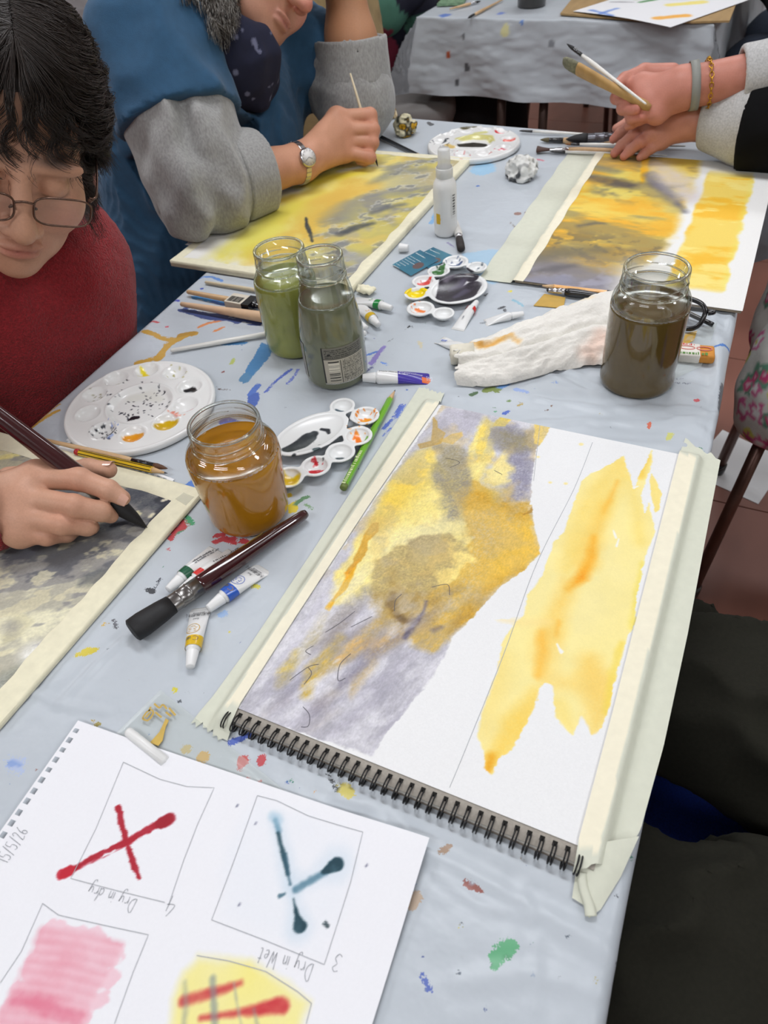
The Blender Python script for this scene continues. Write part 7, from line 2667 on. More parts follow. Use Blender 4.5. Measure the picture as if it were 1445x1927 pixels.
# ---- B: the painter in the blue T-shirt ------------------------------------------------------
def person_blue():
    root = empty('person', (-.80, 1.0, FLOOR), 'person in a blue T-shirt over grey sleeves painting, head on hand', 'person')
    C = unit(-(PD(540, 40, 1.0) - CAM))
    Fd = CR * .80 - CU * .34 + C * .40
    Ud = CR * .40 + CU * .88 + C * .10
    Hc, M = head_frame(PD(583, 16, 1.19), (0, .128, -.031), Fd, Ud)
    V1, F1 = solid(lambda p: head_sdf((p - Hc) @ M.T, 1.0), Hc - .25, Hc + .24, .0036)
    q = (V1 - Hc) @ M.T
    col1 = skin_colors(V1, 'c48f76', 'd8a088', .03)

    def tint(k, c, a):
        k = np.clip(k * a, 0, 1)[:, None]
        col1[:] = col1 * (1 - k) + srgb(c) * k
    tint(np.exp(-((q[:, 0] / .022) ** 2 + ((q[:, 2] + .067) / .008) ** 2)) * (q[:, 1] > .08), 'a8605a', .8)
    tint(np.exp(-((q[:, 0] / .016) ** 2 + ((q[:, 2] + .030) / .016) ** 2)) * (q[:, 1] > .09), 'd07a6c', .7)
    tint(np.exp(-(((np.abs(q[:, 0]) - .045) / .024) ** 2 + ((q[:, 2] + .03) / .024) ** 2)) * (q[:, 1] > .04), 'cf8478', .6)
    tint(np.exp(-(((np.abs(q[:, 0]) - .031) / .022) ** 2 + ((q[:, 2] - .034) / .005) ** 2)) * (q[:, 1] > .06), '5a4a44', .8)
    # right arm: shoulder, elbow on the board, hand with the brush
    SR, ER_ = PD(292, 88, 1.16), PD(384, 350, 1.205)
    wr = P(566, 306, .052)
    f_ix = [J(634, 222, .092, .0140), J(696, 217, .088, .0128), J(703, 246, .066, .0112), J(697, 262, .050, .0088)]
    f_md = [J(644, 244, .076, .0136), J(702, 244, .070, .0122), J(700, 268, .052, .0108), J(690, 276, .044, .0088)]
    f_rg = [J(648, 265, .058, .0130), J(701, 268, .052, .0116), J(694, 288, .036, .0102), J(684, 290, .034, .0086)]
    f_lt = [J(648, 286, .042, .0120), J(696, 296, .033, .0110), J(686, 302, .024, .0096), J(676, 302, .024, .0080)]
    th = [J(600, 262, .062, .0180), J(650, 240, .060, .0135), J(684, 250, .050, .0118), J(700, 272, .040, .0090)]
    V2, F2 = hand_mesh((wr, .030), (ER_, .050), [f_ix, f_md, f_rg, f_lt], th, .0020, .024)
    col2 = skin_colors(V2, 'c58e70', 'd69c80', .016)
    for f in (f_ix, f_md, f_rg, f_lt):
        for j in f[:2]:
            k = np.clip(np.exp(-(np.linalg.norm(V2 - j[0], axis=1) / .016) ** 2) * .45, 0, 1)[:, None]
            col2 = col2 * (1 - k) + srgb('cc7e68') * k
    # left arm: elbow on the table, forearm up to the cheek
    SLt, ELt, WLt = PD(575, 70, 1.46), PD(668, 190, 1.44), PD(648, -30, 1.33)
    hl = PD(640, -95, 1.27)
    VL, FL = solid(lambda p: smin(chain(p, [ELt, PD(660, 80, 1.38), WLt], [.046, .047, .034], .02), chain(p, [WLt, hl, PD(600, -150, 1.25)], [.030, .030, .02], .02), .02), ELt - [.2, .2, .08], hl + [.16, .16, .2], .004)
    V3, F3 = solid(lambda p: smin(smin(rcone(p, SR, ER_, .045, .040), rcone(p, SLt, SLt + (ELt - SLt) * .75, .045, .036), .02), rcone(p, SR + [-.05, 0, -.04], SLt + [-.05, 0, -.04], .05, .05), .05), np.array([-.9, .55, -.1]), np.array([-.3, 1.55, .45]), .009)
    V, F = multi([(V1, F1), (V2, F2), (VL, FL), (V3, F3)])
    col = np.concatenate([col1, col2, skin_colors(VL, 'c08a66', 'cf9a76', .03), skin_colors(V3, 'c48f76', 'd8a088')])
    link('body', raw_mesh('body', V, F, True, col), SKIN, root)
    nb = Hc + np.array([0, -.05, -.17]) @ M
    # T-shirt
    ch = np.array([-.690, 1.02, .10])
    kc = nb + (Hc - nb) * .16 + M[1] * .045

    def tee(p):
        d = ell(p, ch, (.155, .205, .165))
        d = smin(d, rcone(p, ch + [-.02, -.03, -.05], (-.80, .93, -.32), .185, .20), .08)
        d = smin(d, chain(p, [SR + [-.05, .07, -.04], SR, SR + (ER_ - SR) * .62], [.076, .093, .101], .03), .04)
        d = smin(d, rcone(p, SLt + [-.02, -.06, .0], SLt + (ELt - SLt) * .45, .090, .088), .04)
        d = smin(d, rcone(p, ch + [0, 0, .07], nb - [0, 0, .045], .12, .085), .05)
        w_ = .012 * (np.abs(noise3(p * [1, 1, .6], .06) - .5) * 2 - .5) + .008 * (noise3(p * [.7, .7, 1.2] + 3, .035) - .5)
        d = d + w_
        d = smax(d, -rcone(p, nb - [0, 0, .0], nb + (Hc - nb) * .9, .072, .078), .01)
        d = smax(d, -chain(p, [kc + [0, 0, .05], kc + M[1] * .03, kc + M[1] * .07 - [0, 0, .045]], [.100, .082, .035], .02), .012)
        # square hems
        u1 = unit(ER_ - SR)
        d = smax(d, np.where((p - SR) @ u1 > .05, (p - SR) @ u1 - np.linalg.norm(ER_ - SR) * .52, -1) * (np.linalg.norm(np.cross(p - SR, u1), axis=1) < .15) - 1e-4 * 1, .003)
        return d
    V, F = solid(tee, np.array([-1.10, .60, -.55]), np.array([-.40, 1.45, .45]), .0066)
    link('t_shirt', raw_mesh('t_shirt', V, F, True), mat('blue_jersey', '2a5272', .9, .08, 90, sheen=.1, bump=.25, bscale=600, bdist=.001), root)
    # grey sleeves with turned cuffs
    u1 = unit(wr - ER_)
    L1 = np.linalg.norm(wr - ER_)
    gj = mat('grey_marl', '9b9a98', .92, .22, 350, sheen=.3, bump=.3, bscale=700, bdist=.001, stretch=(1, 1, .4))

    def slv(p):
        d = rcone(p, SR + (ER_ - SR) * .3, ER_, .088, .086)
        d = smin(d, rcone(p, ER_, ER_ + u1 * L1 * .47, .082, .060), .02)
        s = (p - ER_) @ u1
        wk = .012 * np.sin(s * 80 + 6 * noise3(p, .05)) * sstep(.075, -.02, s) * sstep(-.14, -.03, s)
        d = d + wk + .006 * (noise3(p, .04) - .5)
        d = smax(d, s - L1 * .47, .002)
        d = smax(d, -np.maximum(rcone(p, ER_, wr, .056, .050), -(s - L1 * .30)), .002)
        return d

    def cuff(p):
        s = (p - ER_) @ u1
        d = rcone(p, ER_ + u1 * L1 * .18, ER_ + u1 * L1 * .56, .0800, .0700) + .004 * (noise3(p, .04) - .5)
        d = smax(d, np.abs(s - L1 * .40) - L1 * .16, .004)
        return smax(d, -(rcone(p, ER_, wr, .070, .046)), .002)
    for nm, fn in (('sleeve', slv), ('cuff', cuff)):
        V, F = solid(fn, *bounds([SR, ER_, wr], .12), .004)
        V[:, 2] = np.maximum(V[:, 2], .0135 + 0 * V[:, 2])
        link(nm, raw_mesh(nm, V, F, True), gj, root)
    u2 = unit(WLt - ELt)

    def slv2(p):
        d = rcone(p, SLt + (ELt - SLt) * .2, ELt, .086, .076)
        d = smin(d, rcone(p, ELt, ELt + u2 * .075, .068, .066), .02)
        d = d + .006 * (np.abs(noise3(p * [1, 1, .7], .03) - .5) * 2 - .5)
        s = (p - ELt) @ u2
        return smax(smax(d, s - .10, .003), -np.maximum(rcone(p, ELt, WLt, .054, .05), -(s - .02)), .003)

    def cuff2(p):
        s = (p - ELt) @ u2
        d = rcone(p, ELt + u2 * .02, ELt + u2 * .11, .074, .071) + .003 * (noise3(p, .04) - .5)
        d = smax(d, np.abs(s - .068) - .038, .004)
        return smax(d, -rcone(p, ELt, ELt + u2 * .13, .066, .064), .002)
    for nm, fn in (('sleeve', slv2), ('cuff', cuff2)):
        V, F = solid(fn, *bounds([SLt, ELt, ELt + u2 * .15], .11), .0045)
        V[:, 2] = np.maximum(V[:, 2], .0025)
        link(nm, raw_mesh(nm, V, F, True), gj, root)
    # navy neckerchief

    def ker(p):
        a = p - kc
        up = unit(Hc - nb)
        h = a @ up
        r = np.linalg.norm(a - h[:, None] * up, axis=1)
        d = np.hypot(r - .074, (h + .004) * .6) - .036
        tipk = kc + M[1] * .075 - np.array([0, 0, .062])
        d = smin(d, rcone(p, kc + M[1] * .065, tipk, .052, .014), .02)
        d = d + .010 * (noise3(p, .025) - .5)
        return d
    V, F = solid(ker, kc - .2, kc + .2, .004)
    n = noise3(V, .012)
    col = np.where((n > .80)[:, None], srgb('6d6f88'), srgb('171a33'))
    link('neckerchief', raw_mesh('neckerchief', V, F, True, col), mat('navy_print', 'ffffff', .9, .1, 100, attr='col'), root)
    # trousers
    def legs(p):
        return smin(chain(p, [(-.86, 1.04, -.36), (-.52, 1.12, -.30), (-.50, 1.12, -.74)], [.13, .09, .055], .02), chain(p, [(-.86, .84, -.36), (-.52, .78, -.30), (-.50, .78, -.74)], [.13, .09, .055], .02), .03)
    V, F = solid(legs, np.array([-1.05, .60, -.80]), np.array([-.38, 1.26, -.16]), .011)
    V[:, 2] = np.maximum(V[:, 2], FLOOR + .001)
    link('trousers', raw_mesh('trousers', V, F, True), mat('black_cloth', '17181c', .9), root)
    # wavy greying hair
    rng = np.random.default_rng(4)
    paths, rad, cols = [], [], []
    down = M @ np.array([0, 0, -1.0])
    for c in range(900):
        side = 1
        th = rng.uniform(1.2, 2.9)
        q = np.array([side * .084, rng.uniform(-.05, .048), .05 * rng.random() - .04])
        pts = []
        ph, amp = rng.uniform(0, 6.28), rng.uniform(.002, .006)
        v = np.array([side * .9, -.2, -.2])
        p_ = q.copy()
        for i in range(24):
            v = unit(v + down * .30)
            p_ = p_ + v * .0074
            if p_[1] > .055 and abs(p_[0]) < .078:
                p_[0] = side * .080
            pts.append(p_ + np.array([side, .3, .2]) * amp * math.sin(i * .9 + ph) + rng.normal(0, .0008, 3))
        pts = np.array(pts)
        paths.append(pts @ M + Hc)
        rad.append(rng.uniform(.0003, .0006))
        cols.append(srgb(['4a4038', '6a6058', '8a847c', 'b8b4ae', '3a322c'][rng.integers(5)]))
    Vh, Fh = strands(paths, rad)
    for _ in range(14):                      # the hair lies over the shoulder, not in it
        Vh = Vh + (np.minimum(tee(Vh), ker(Vh)) < .003)[:, None] * .014 * unit(C + CU * .3)
    per = len(Vh) // len(cols)
    ch_ = np.repeat(np.array(cols), per, 0)

    def cap(p):
        q = (p - Hc) @ M.T
        d = ell(q, (0, -.026, .046), (.086, .102, .092))
        d = smin(d, ell(q, (0, -.09, -.03), (.075, .04, .10)), .03)
        S = np.abs(q) * [1, 0, 0] + q * [0, 1, 1]
        d = smin(d, ell(S, (.080, -.035, -.03), (.016, .045, .060)), .02)
        return smax(d + .006 * (noise3(p, .01) - .5), -ell(q, (0, .10, -.035), (.080, .085, .115)), .012)
    Vc, Fc = solid(cap, Hc - .22, Hc + .22, .004)
    link('hair', raw_mesh('hair', np.concatenate([Vh, Vc]), np.concatenate([Fh, Fc + len(Vh)]), True, np.concatenate([ch_, np.tile(srgb('4e463e'), (len(Vc), 1))])), mat('grey_hair', 'ffffff', .5, .15, 600, attr='col'), root)
    # thin brush in the fist
    tip = P(711, 314, .0115)
    tail = P(659, 138, .150)
    brush('thin brush with pale wooden handle held over the yellow painting', tip, tail, 0, 0, .0050, .016, .016, mat('pale_wood', 'd8c8a8'), BLKH, STEEL, .9, 1.0, [(.9, 0), (1.2, .2), (1.2, .4), (.9, .7), (.6, 1)])
    # wristwatch
    wa = wr - u1 * .006
    o = unit(C * .9 + CU * .25 - CR * .02)
    o = unit(o - (o @ u1) * u1)
    x = np.cross(u1, o)
    e = empty('wristwatch', wa, 'silver wristwatch with a white dial on the blue shirted painter\'s wrist', 'watch')
    R_ = .0345
    seg = raw_mesh('band_link', *bevel(box(-.0045, .0045, -.0062, .0062, -.0012, .0012), .0006), False)
    seg.materials.append(STEEL)
    for k in range(28):
        t = (k + .5) / 28 * 2 * math.pi
        if abs(math.cos(t)) > .88 and math.cos(t) > 0:
            continue
        ob = bpy.data.objects.new('band_link', seg)
        COL.objects.link(ob)
        ob.parent = e
        rad_ = math.cos(t) * o + math.sin(t) * x
        tg = -math.sin(t) * o + math.cos(t) * x
        Mx = Matrix(((tg[0], u1[0], rad_[0], rad_[0] * R_), (tg[1], u1[1], rad_[1], rad_[1] * R_), (tg[2], u1[2], rad_[2], rad_[2] * R_), (0, 0, 0, 1)))
        ob.matrix_local = Mx @ Matrix.Scale(.82, 4)
    A0 = wa + o * (R_ - .002)
    part('case', along(lathe([(.0145, 0), (.0158, .002), (.0155, .006), (.0140, .0078), (.0132, .0080)], 36), A0, A0 + o, up=u1), STEEL, e)
    dl = part('dial', along(lathe([(.0, .0080), (.0130, .0081), (.0131, .0083), (.0, .0084)], 36), A0, A0 + o, up=u1), mat('dial_white', 'e6e2de', .4, .02, 100), e)
    for t, l in ((.6, .0075), (2.6, .010)):
        d_ = math.cos(t) * u1 + math.sin(t) * x
        part('hand', tube([A0 + o * .0090, A0 + o * .0090 + d_ * l], .0004, 5), DARKM, dl)
    for k in range(12):
        t = k * math.pi / 6
        d_ = math.cos(t) * u1 + math.sin(t) * x
        part('hour_mark', tube([A0 + o * .0086 + d_ * .0100, A0 + o * .0086 + d_ * .0122], .0003, 4), DARKM, dl)


person_blue()


# ---- C: the painter reaching in from the right -----------------------------------------------
def floral(V, sc=.044, seed=3):
    """white cotton printed with pink, yellow and green flowers"""
    rng = np.random.default_rng(seed)
    lo, hi = V.min(0), V.max(0)
    n = int(np.prod(np.maximum(hi - lo, sc) / sc) * 1.5) + 8
    ctr = lo + rng.random((n, 3)) * (hi - lo)
    best = np.full(len(V), 9.0)
    idx = np.zeros(len(V), int)
    for i, c in enumerate(ctr):
        d = np.linalg.norm(V - c, axis=1)
        k = d < best
        best[k] = d[k]
        idx[k] = i
    kind = rng.integers(0, 4, n)[idx]
    rel = V - ctr[idx]
    ang = np.arctan2(rel[:, 1] + rel[:, 2], rel[:, 0] + .3 * rel[:, 2])
    pet = sc * (.42 + .10 * np.cos(5 * ang))
    C = np.tile(srgb('dcdad2'), (len(V), 1))
    pal = [('c8447c', 'd8d060', 'f0e8e0'), ('d8d468', 'c84a80', 'f4f0ea'), ('6a9a80', 'd84a80', 'e8c0cc'), ('d86a9a', 'f0ecea', 'd8d060')]
    for k, (a, b, c_) in enumerate(pal):
        m = kind == k
        C[m & (best < pet)] = srgb(a)
        C[m & (best < sc * .26)] = srgb(b)
        C[m & (best < sc * .13)] = srgb(c_)
    return C


def person_right():
    root = empty('person', (.66, 1.12, FLOOR), 'person with black sleeves and pale grey cuffs reaching in from the right', 'person')
    C = unit(-(PD(1240, 200, 1.0) - CAM))
    # near hand resting on the brushes
    wr1 = P(1288, 226, .062)
    el1 = np.array([.52, 1.18, .080])
    ix = [J(1222, 219, .058, .0125), J(1190, 234, .046, .0105), J(1168, 250, .032, .0095), J(1154, 262, .022, .0076)]
    md = [J(1226, 234, .054, .0125), J(1194, 252, .042, .0105), J(1170, 274, .024, .0095), J(1156, 289, .014, .0074)]
    rg = [J(1232, 250, .046, .0120), J(1206, 266, .036, .0102), J(1186, 282, .022, .0090), J(1174, 294, .013, .0074)]
    lt = [J(1244, 262, .036, .0110), J(1226, 278, .026, .0092), J(1212, 290, .016, .0080), J(1204, 296, .012, .0066)]
    th = [J(1262, 212, .050, .0170), J(1216, 214, .036, .0125), J(1184, 230, .026, .0108), J(1160, 242, .020, .0082)]
    Va, Fa = hand_mesh((wr1, .030), (el1, .048), [ix, md, rg, lt], th, .0018, .022)
    # far hand gripping two brushes
    wr2 = P(1282, 166, .120)
    el2 = np.array([.52, 1.30, .17])
    g_ix = [J(1208, 160, .118, .0130), J(1166, 166, .108, .0112), J(1160, 184, .100, .0100), J(1182, 190, .104, .0080)]
    g_md = [J(1214, 178, .108, .0130), J(1172, 188, .096, .0112), J(1172, 204, .090, .0100), J(1196, 206, .096, .0080)]
    g_rg = [J(1224, 196, .098, .0124), J(1184, 208, .084, .0106), J(1188, 222, .078, .0094), J(1208, 220, .084, .0078)]
    g_lt = [J(1236, 212, .088, .0112), J(1204, 224, .074, .0094), J(1190, 232, .066, .0082), J(1182, 238, .060, .0066)]
    g_th = [J(1262, 140, .120, .0175), J(1212, 136, .122, .0135), J(1176, 150, .122, .0115), J(1160, 160, .120, .0085)]
    Vb, Fb = hand_mesh((wr2, .030), (el2, .046), [g_ix, g_md, g_rg, g_lt], g_th, .0018, .024)
    Vt, Ft = solid(lambda p: smin(smin(rcone(p, el1, (.62, 1.02, .22), .04, .05), rcone(p, el2, (.62, 1.32, .24), .04, .05), .02), rcone(p, (.66, 1.02, .22), (.66, 1.32, .22), .05, .05), .03), np.array([.2, .85, -.05]), np.array([.85, 1.5, .42]), .010)
    V, F = multi([(Va, Fa), (Vb, Fb), (Vt, Ft)])
    col = np.concatenate([skin_colors(Va, 'c48672', 'd69684', .014), skin_colors(Vb, 'c07e6c', 'd28e7e', .014), skin_colors(Vt, 'c48672', 'd69684')])
    for f in (ix, md, rg, g_ix, g_md, g_rg):
        for j in (f[1], f[3]):
            k = np.clip(np.exp(-(np.linalg.norm(V - j[0], axis=1) / .012) ** 2) * .5, 0, 1)[:, None]
            col = col * (1 - k) + srgb('cf7a6e') * k
    link('body', raw_mesh('body', V, F, True, col), SKIN, root)
    gm_ = mat('pale_marl', 'b9b8b7', .92, .20, 400, sheen=.2, bump=.3, bscale=700, bdist=.001, stretch=(1, .4, 1))
    bk = mat('black_jersey', '0b0b0d', .95, .1, 100, spec=.2)
    for wr, el, s0, s1, r0, r1, sh in ((wr1, el1, .030, .112, .042, .072, (.70, 1.00, .24)), (wr2, el2, .088, .24, .046, .056, (.70, 1.32, .26))):
        u1 = unit(el - wr)

        def cuff(p, wr=wr, u1=u1, s0=s0, s1=s1, r0=r0, r1=r1):
            s = (p - wr) @ u1
            d = rcone(p, wr + u1 * s0, wr + u1 * s1, r0, r1) + .004 * (noise3(p, .03) - .5)
            d = smax(d, np.abs(s - (s0 + s1) / 2) - (s1 - s0) / 2, .005)
            return smax(d, -np.maximum(rcone(p, wr, wr + u1 * .3, .034, .046), s - s0 - .02), .003)
        V, F = solid(cuff, *bounds([wr, wr + u1 * s1], .09), .0035)
        link('cuff', raw_mesh('cuff', V, F, True), gm_, root)

        def sleeve(p, wr=wr, u1=u1, s1=s1, r1=r1, el=el, sh=sh):
            s = (p - wr) @ u1
            d = chain(p, [wr + u1 * (s1 - .02), el, np.array(sh)], [r1 + .002, .068, .085], .03) + .008 * (noise3(p, .04) - .5)
            return smax(d, -(s - s1 + .012), .004)
        V, F = solid(sleeve, *bounds([wr + u1 * s1, el, sh], .11), .006)
        link('sleeve', raw_mesh('sleeve', V, F, True), bk, root)
    # trunk, floral apron over the lap
    V, F = solid(lambda p: smin(ell(p, (.70, 1.17, .05), (.13, .20, .30)), rcone(p, (.70, 1.17, -.1), (.74, 1.15, -.28), .15, .16), .06), np.array([.5, .9, -.50]), np.array([.95, 1.42, .42]), .010)
    link('top', raw_mesh('top', V, F, True), bk, root)

    def apron(p):
        d = chain(p, [(.66, 1.06, -.20), (.46, .98, -.20), (.428, .94, -.26)], [.12, .095, .085], .04)
        d = smin(d, chain(p, [(.66, 1.22, -.20), (.46, 1.20, -.18), (.43, 1.17, -.26)], [.12, .095, .085], .04), .06)
        return d + .022 * (np.abs(noise3(p * [1, 1, .6], .07) - .5) * 2 - .5) + .008 * (noise3(p + 4, .03) - .5)
    V, F = solid(apron, np.array([.28, .78, -.42]), np.array([.84, 1.40, -.04]), .007)
    link('apron', raw_mesh('apron', V, F, True, floral(V)), mat('floral_cotton', 'ffffff', .85, .04, 100, attr='col'), root)
    # the brushes in the far hand
    A, B = P(1062, 116, .155), P(1224, 204, .098)
    e = empty('wash_brush', A, 'wide pale wash brush with grey hair held up in the right painter\'s hand', 'brush')
    o, M = frame(A, B, roll=-.8)
    L = np.linalg.norm(B - A)
    prof = [(.0165, .026), (.0172, .030), (.0150, .060), (.0095, .095), (.0075, .125), (.0085, L - .01), (.0060, L)]
    V, F = lathe(prof, 24, [.42, .42, .46, .7, .85, .85, .8])
    part('handle', (V @ M.T + o, F), mat('old_wood', 'b8925a', .6, .18, 60, stretch=(1, 1, .2)), e)
    V, F = lathe([(.010, -.002), (.0150, .003), (.0165, .012), (.0160, .030)], 24, [.3, .36, .4, .42])
    part('bristles', (V @ M.T + o, F), mat('stained_hair', '7d7c66', .8, .35, 200), e)
    nx = M[:, 0]
    brush('slim black tipped brush held behind the wide wash brush', P(1066, 82, .168), P(1216, 196, .112) - CF * -.0, 0, 0, .0062, .020, .022, WHT, BLKH, BLKP, 1.0, 1.0)
    # bands at the far wrist
    u2 = unit(el2 - wr2)
    for nm, lab, cat, s, rr_, mm, th_ in (('wrist_band', 'grey rubber fitness band on the wrist of the right painter', 'wristband', .018, .0345, mat('grey_rubber', '8b8c86', .5, .05, 100), .0065), ('bracelet', 'gold chain bracelet beside the grey band on the right painter\'s wrist', 'bracelet', .040, .0360, mat('gold', 'c79a3a', .25, .1, 200, metal=1.0), 0)):
        c = wr2 + u2 * s
        a = unit(np.cross(u2, [0, 0, 1]))
        b = np.cross(u2, a)
        e = empty(nm, c, lab, cat)
        if th_:
            V = []
            prof = [(rr_, -th_), (rr_ + .0016, -th_), (rr_ + .0018, th_), (rr_, th_)]
            n = 48
            for k in range(n):
                t = 2 * math.pi * k / n
                for r_, h_ in prof:
                    V.append(c + u2 * h_ + (r_ + .001 * math.sin(3 * t)) * (math.cos(t) * a + math.sin(t) * b))
            F = [(k * 4 + j, k * 4 + (j + 1) % 4, ((k + 1) % n) * 4 + (j + 1) % 4, ((k + 1) % n) * 4 + j) for k in range(n) for j in range(4)]
            sp_ = part('strap', (np.array(V), F), mm, e)
            for k in range(4):
                t = 2.2 + k * .16
                q = c + (rr_ + .0012) * (math.cos(t) * a + math.sin(t) * b)
                part('strap_hole', along(lathe([(.001, 0), (.001, .001)], 8), q, q + math.cos(t) * a + math.sin(t) * b), BLKP, sp_)
        else:
            tt = np.linspace(0, 2 * math.pi, 14, endpoint=False)
            lm = raw_mesh('chain_link', *tube(np.stack([.0048 * np.cos(tt), .0030 * np.sin(tt), 0 * tt], 1), .0009, 5, closed=True))
            lm.materials.append(mm)
            n = 30
            for k in range(n):
                t = 2 * math.pi * k / n
                rad_ = math.cos(t) * a + math.sin(t) * b
                tg = -math.sin(t) * a + math.cos(t) * b
                ax3 = rad_ if k % 2 else u2
                ax2 = np.cross(ax3, tg)
                ob = bpy.data.objects.new('chain_link', lm)
                COL.objects.link(ob)
                ob.parent = e
                pz = rad_ * rr_
                ob.matrix_local = Matrix(((tg[0], ax2[0], ax3[0], pz[0]), (tg[1], ax2[1], ax3[1], pz[1]), (tg[2], ax2[2], ax3[2], pz[2]), (0, 0, 0, 1)))


person_right()


# ---- D: the sitter beside the camera -----------------------------------------------------------
def person_near():
    root = empty('person', (.62, .14, FLOOR), 'person in dark olive trousers seated beside the table in the near right corner', 'person')

    def trousers(p):
        a = chain(p, [(.66, .23, -.185), (.50, .265, -.195), (.34, .300, -.215), (.08, .32, -.235)], [.115, .096, .085, .070], .03)
        b = chain(p, [(.66, .07, -.185), (.50, .040, -.195), (.33, .015, -.215), (.08, .0, -.235)], [.118, .104, .094, .072], .03)
        s = chain(p, [(.08, .28, -.235), (.06, .29, -.70)], [.066, .05], .02)
        s2 = chain(p, [(.08, .02, -.235), (.06, .02, -.70)], [.066, .05], .02)
        d = smin(smin(a, b, .015), ell(p, (.70, .145, -.15), (.13, .19, .14)), .05)
        d = smin(d, smin(s, s2, .02), .03)
        w_ = np.abs(noise3(np.stack([p[:, 0] * .6 + p[:, 1] * .5, p[:, 1] - p[:, 0] * .4, p[:, 2]], 1), .055) - .5) * 2
        near = np.exp(-((p[:, 0] - .43) / .12) ** 2)
        return d + .026 * (w_ - .4) * (.35 + near) + .004 * (noise3(p, .03) - .5)
    V, F = solid(trousers, np.array([-.05, -.16, -.74]), np.array([.90, .46, .02]), .007)
    link('trousers', raw_mesh('trousers', V, F, True), mat('olive_black_cloth', '27261f', .95, .10, 300, spec=.2, bump=.2, bscale=900, bdist=.0006), root)
    V, F = solid(lambda p: ell(p, (.78, .145, .12), (.14, .20, .27)), np.array([.58, -.10, -.2]), np.array([.98, .40, .45]), .012)
    link('top', raw_mesh('top', V, F, True), mat('black_jersey', '0b0b0d'), root)
    for y in (.29, .02):
        V, F = solid(lambda p: smin(ell(p, (.03, y, -.715), (.05, .042, .045)), ell(p, (-.05, y, -.73), (.09, .045, .03)), .03), np.array([-.17, y - .08, -.80]), np.array([.14, y + .08, -.64]), .006)
        V[:, 2] = np.maximum(V[:, 2], FLOOR + .0005)
        link('shoe', raw_mesh('shoe', V, F, True), BLKP, root)


person_near()


def chair(name, label, cx, cy, hx, hy, zs, seatm, legm, back=None, rot=0.0, backm=None, th=.03, splay=.03):
    """seat pad on four tube legs, optional back at the +x side"""
    e = empty(name, (cx, cy, FLOOR), label, 'chair')
    c, s = math.cos(rot), math.sin(rot)
    T = lambda vf: (np.c_[cx + (vf[0][:, 0]) * c - vf[0][:, 1] * s, cy + vf[0][:, 0] * s + vf[0][:, 1] * c, vf[0][:, 2]], vf[1])
    n = 40
    t = np.linspace(0, 2 * math.pi, n, endpoint=False)
    x = hx * np.sign(np.cos(t)) * np.abs(np.cos(t)) ** .45
    y = hy * np.sign(np.sin(t)) * np.abs(np.sin(t)) ** .45
    rings = []
    for f, z in ((.0, zs - th), (.94, zs - th), (1.0, zs - th * .6), (1.0, zs - th * .3), (.95, zs - .002), (.7, zs), (.0, zs - .003)):
        rings.append(np.stack([x * f, y * f, np.full(n, z)], 1))
    V = np.concatenate(rings)
    F = [(k * n + j, k * n + (j + 1) % n, (k + 1) * n + (j + 1) % n, (k + 1) * n + j) for k in range(6) for j in range(n)]
    part('seat', T((V, F)), seatm, e)
    for sx in (-1, 1):
        for sy in (-1, 1):
            a = np.array([sx * hx * .80, sy * hy * .82, zs - th])
            b = np.array([sx * (hx * .80 + splay), sy * (hy * .82 + splay), FLOOR + .012])
            lg = part('leg', T(tube([a, b], .0115, 10)), legm, e)
            part('foot_cap', T(along(lathe([(.014, 0), (.015, .01), (.014, .03)], 12), b - [0, 0, .011], b + (a - b) * .1)), BLKP, lg)
    if back:
        for sy in (-1, 1):
            part('back_post', T(tube([(hx * .85, sy * hy * .8, zs - th), (hx * 1.1, sy * hy * .8, zs + back)], .011, 10)), legm, e)
        V, F = bevel(box(hx * 1.02, hx * 1.02 + .025, -hy * .9, hy * .9, zs + back * .5, zs + back), .012, 3)
        part('backrest', T((V, F)), backm or seatm, e)
    return e


BLUEF = mat('blue_seat_fabric', '1c3c9c', .9, .25, 500, bump=.4, bscale=700)
CHM = mat('brown_chair_metal', '6a4c42', .35, .1, 60, metal=.5)
chair('stacking_chair', 'chair with a royal blue fabric seat under the olive trousers', .59, .13, .26, .31, -.295, BLUEF, CHM, .42, 0, BLUEF)
chair('stacking_chair', 'black seated chair with brown metal legs under the floral apron', .60, 1.10, .250, .21, -.325, mat('black_vinyl', '101012', .5, .1, 80), CHM, .42, 0, None, .022)
V, F = slab([(.30, 1.28), (.47, 1.22), (.52, 1.40), (.36, 1.47)], FLOOR + .0006, FLOOR + .0016)
thing('paper_sheet', (V, F), PAPER, 'white paper lying on the floor under the black chair', 'sheet', smooth=False)


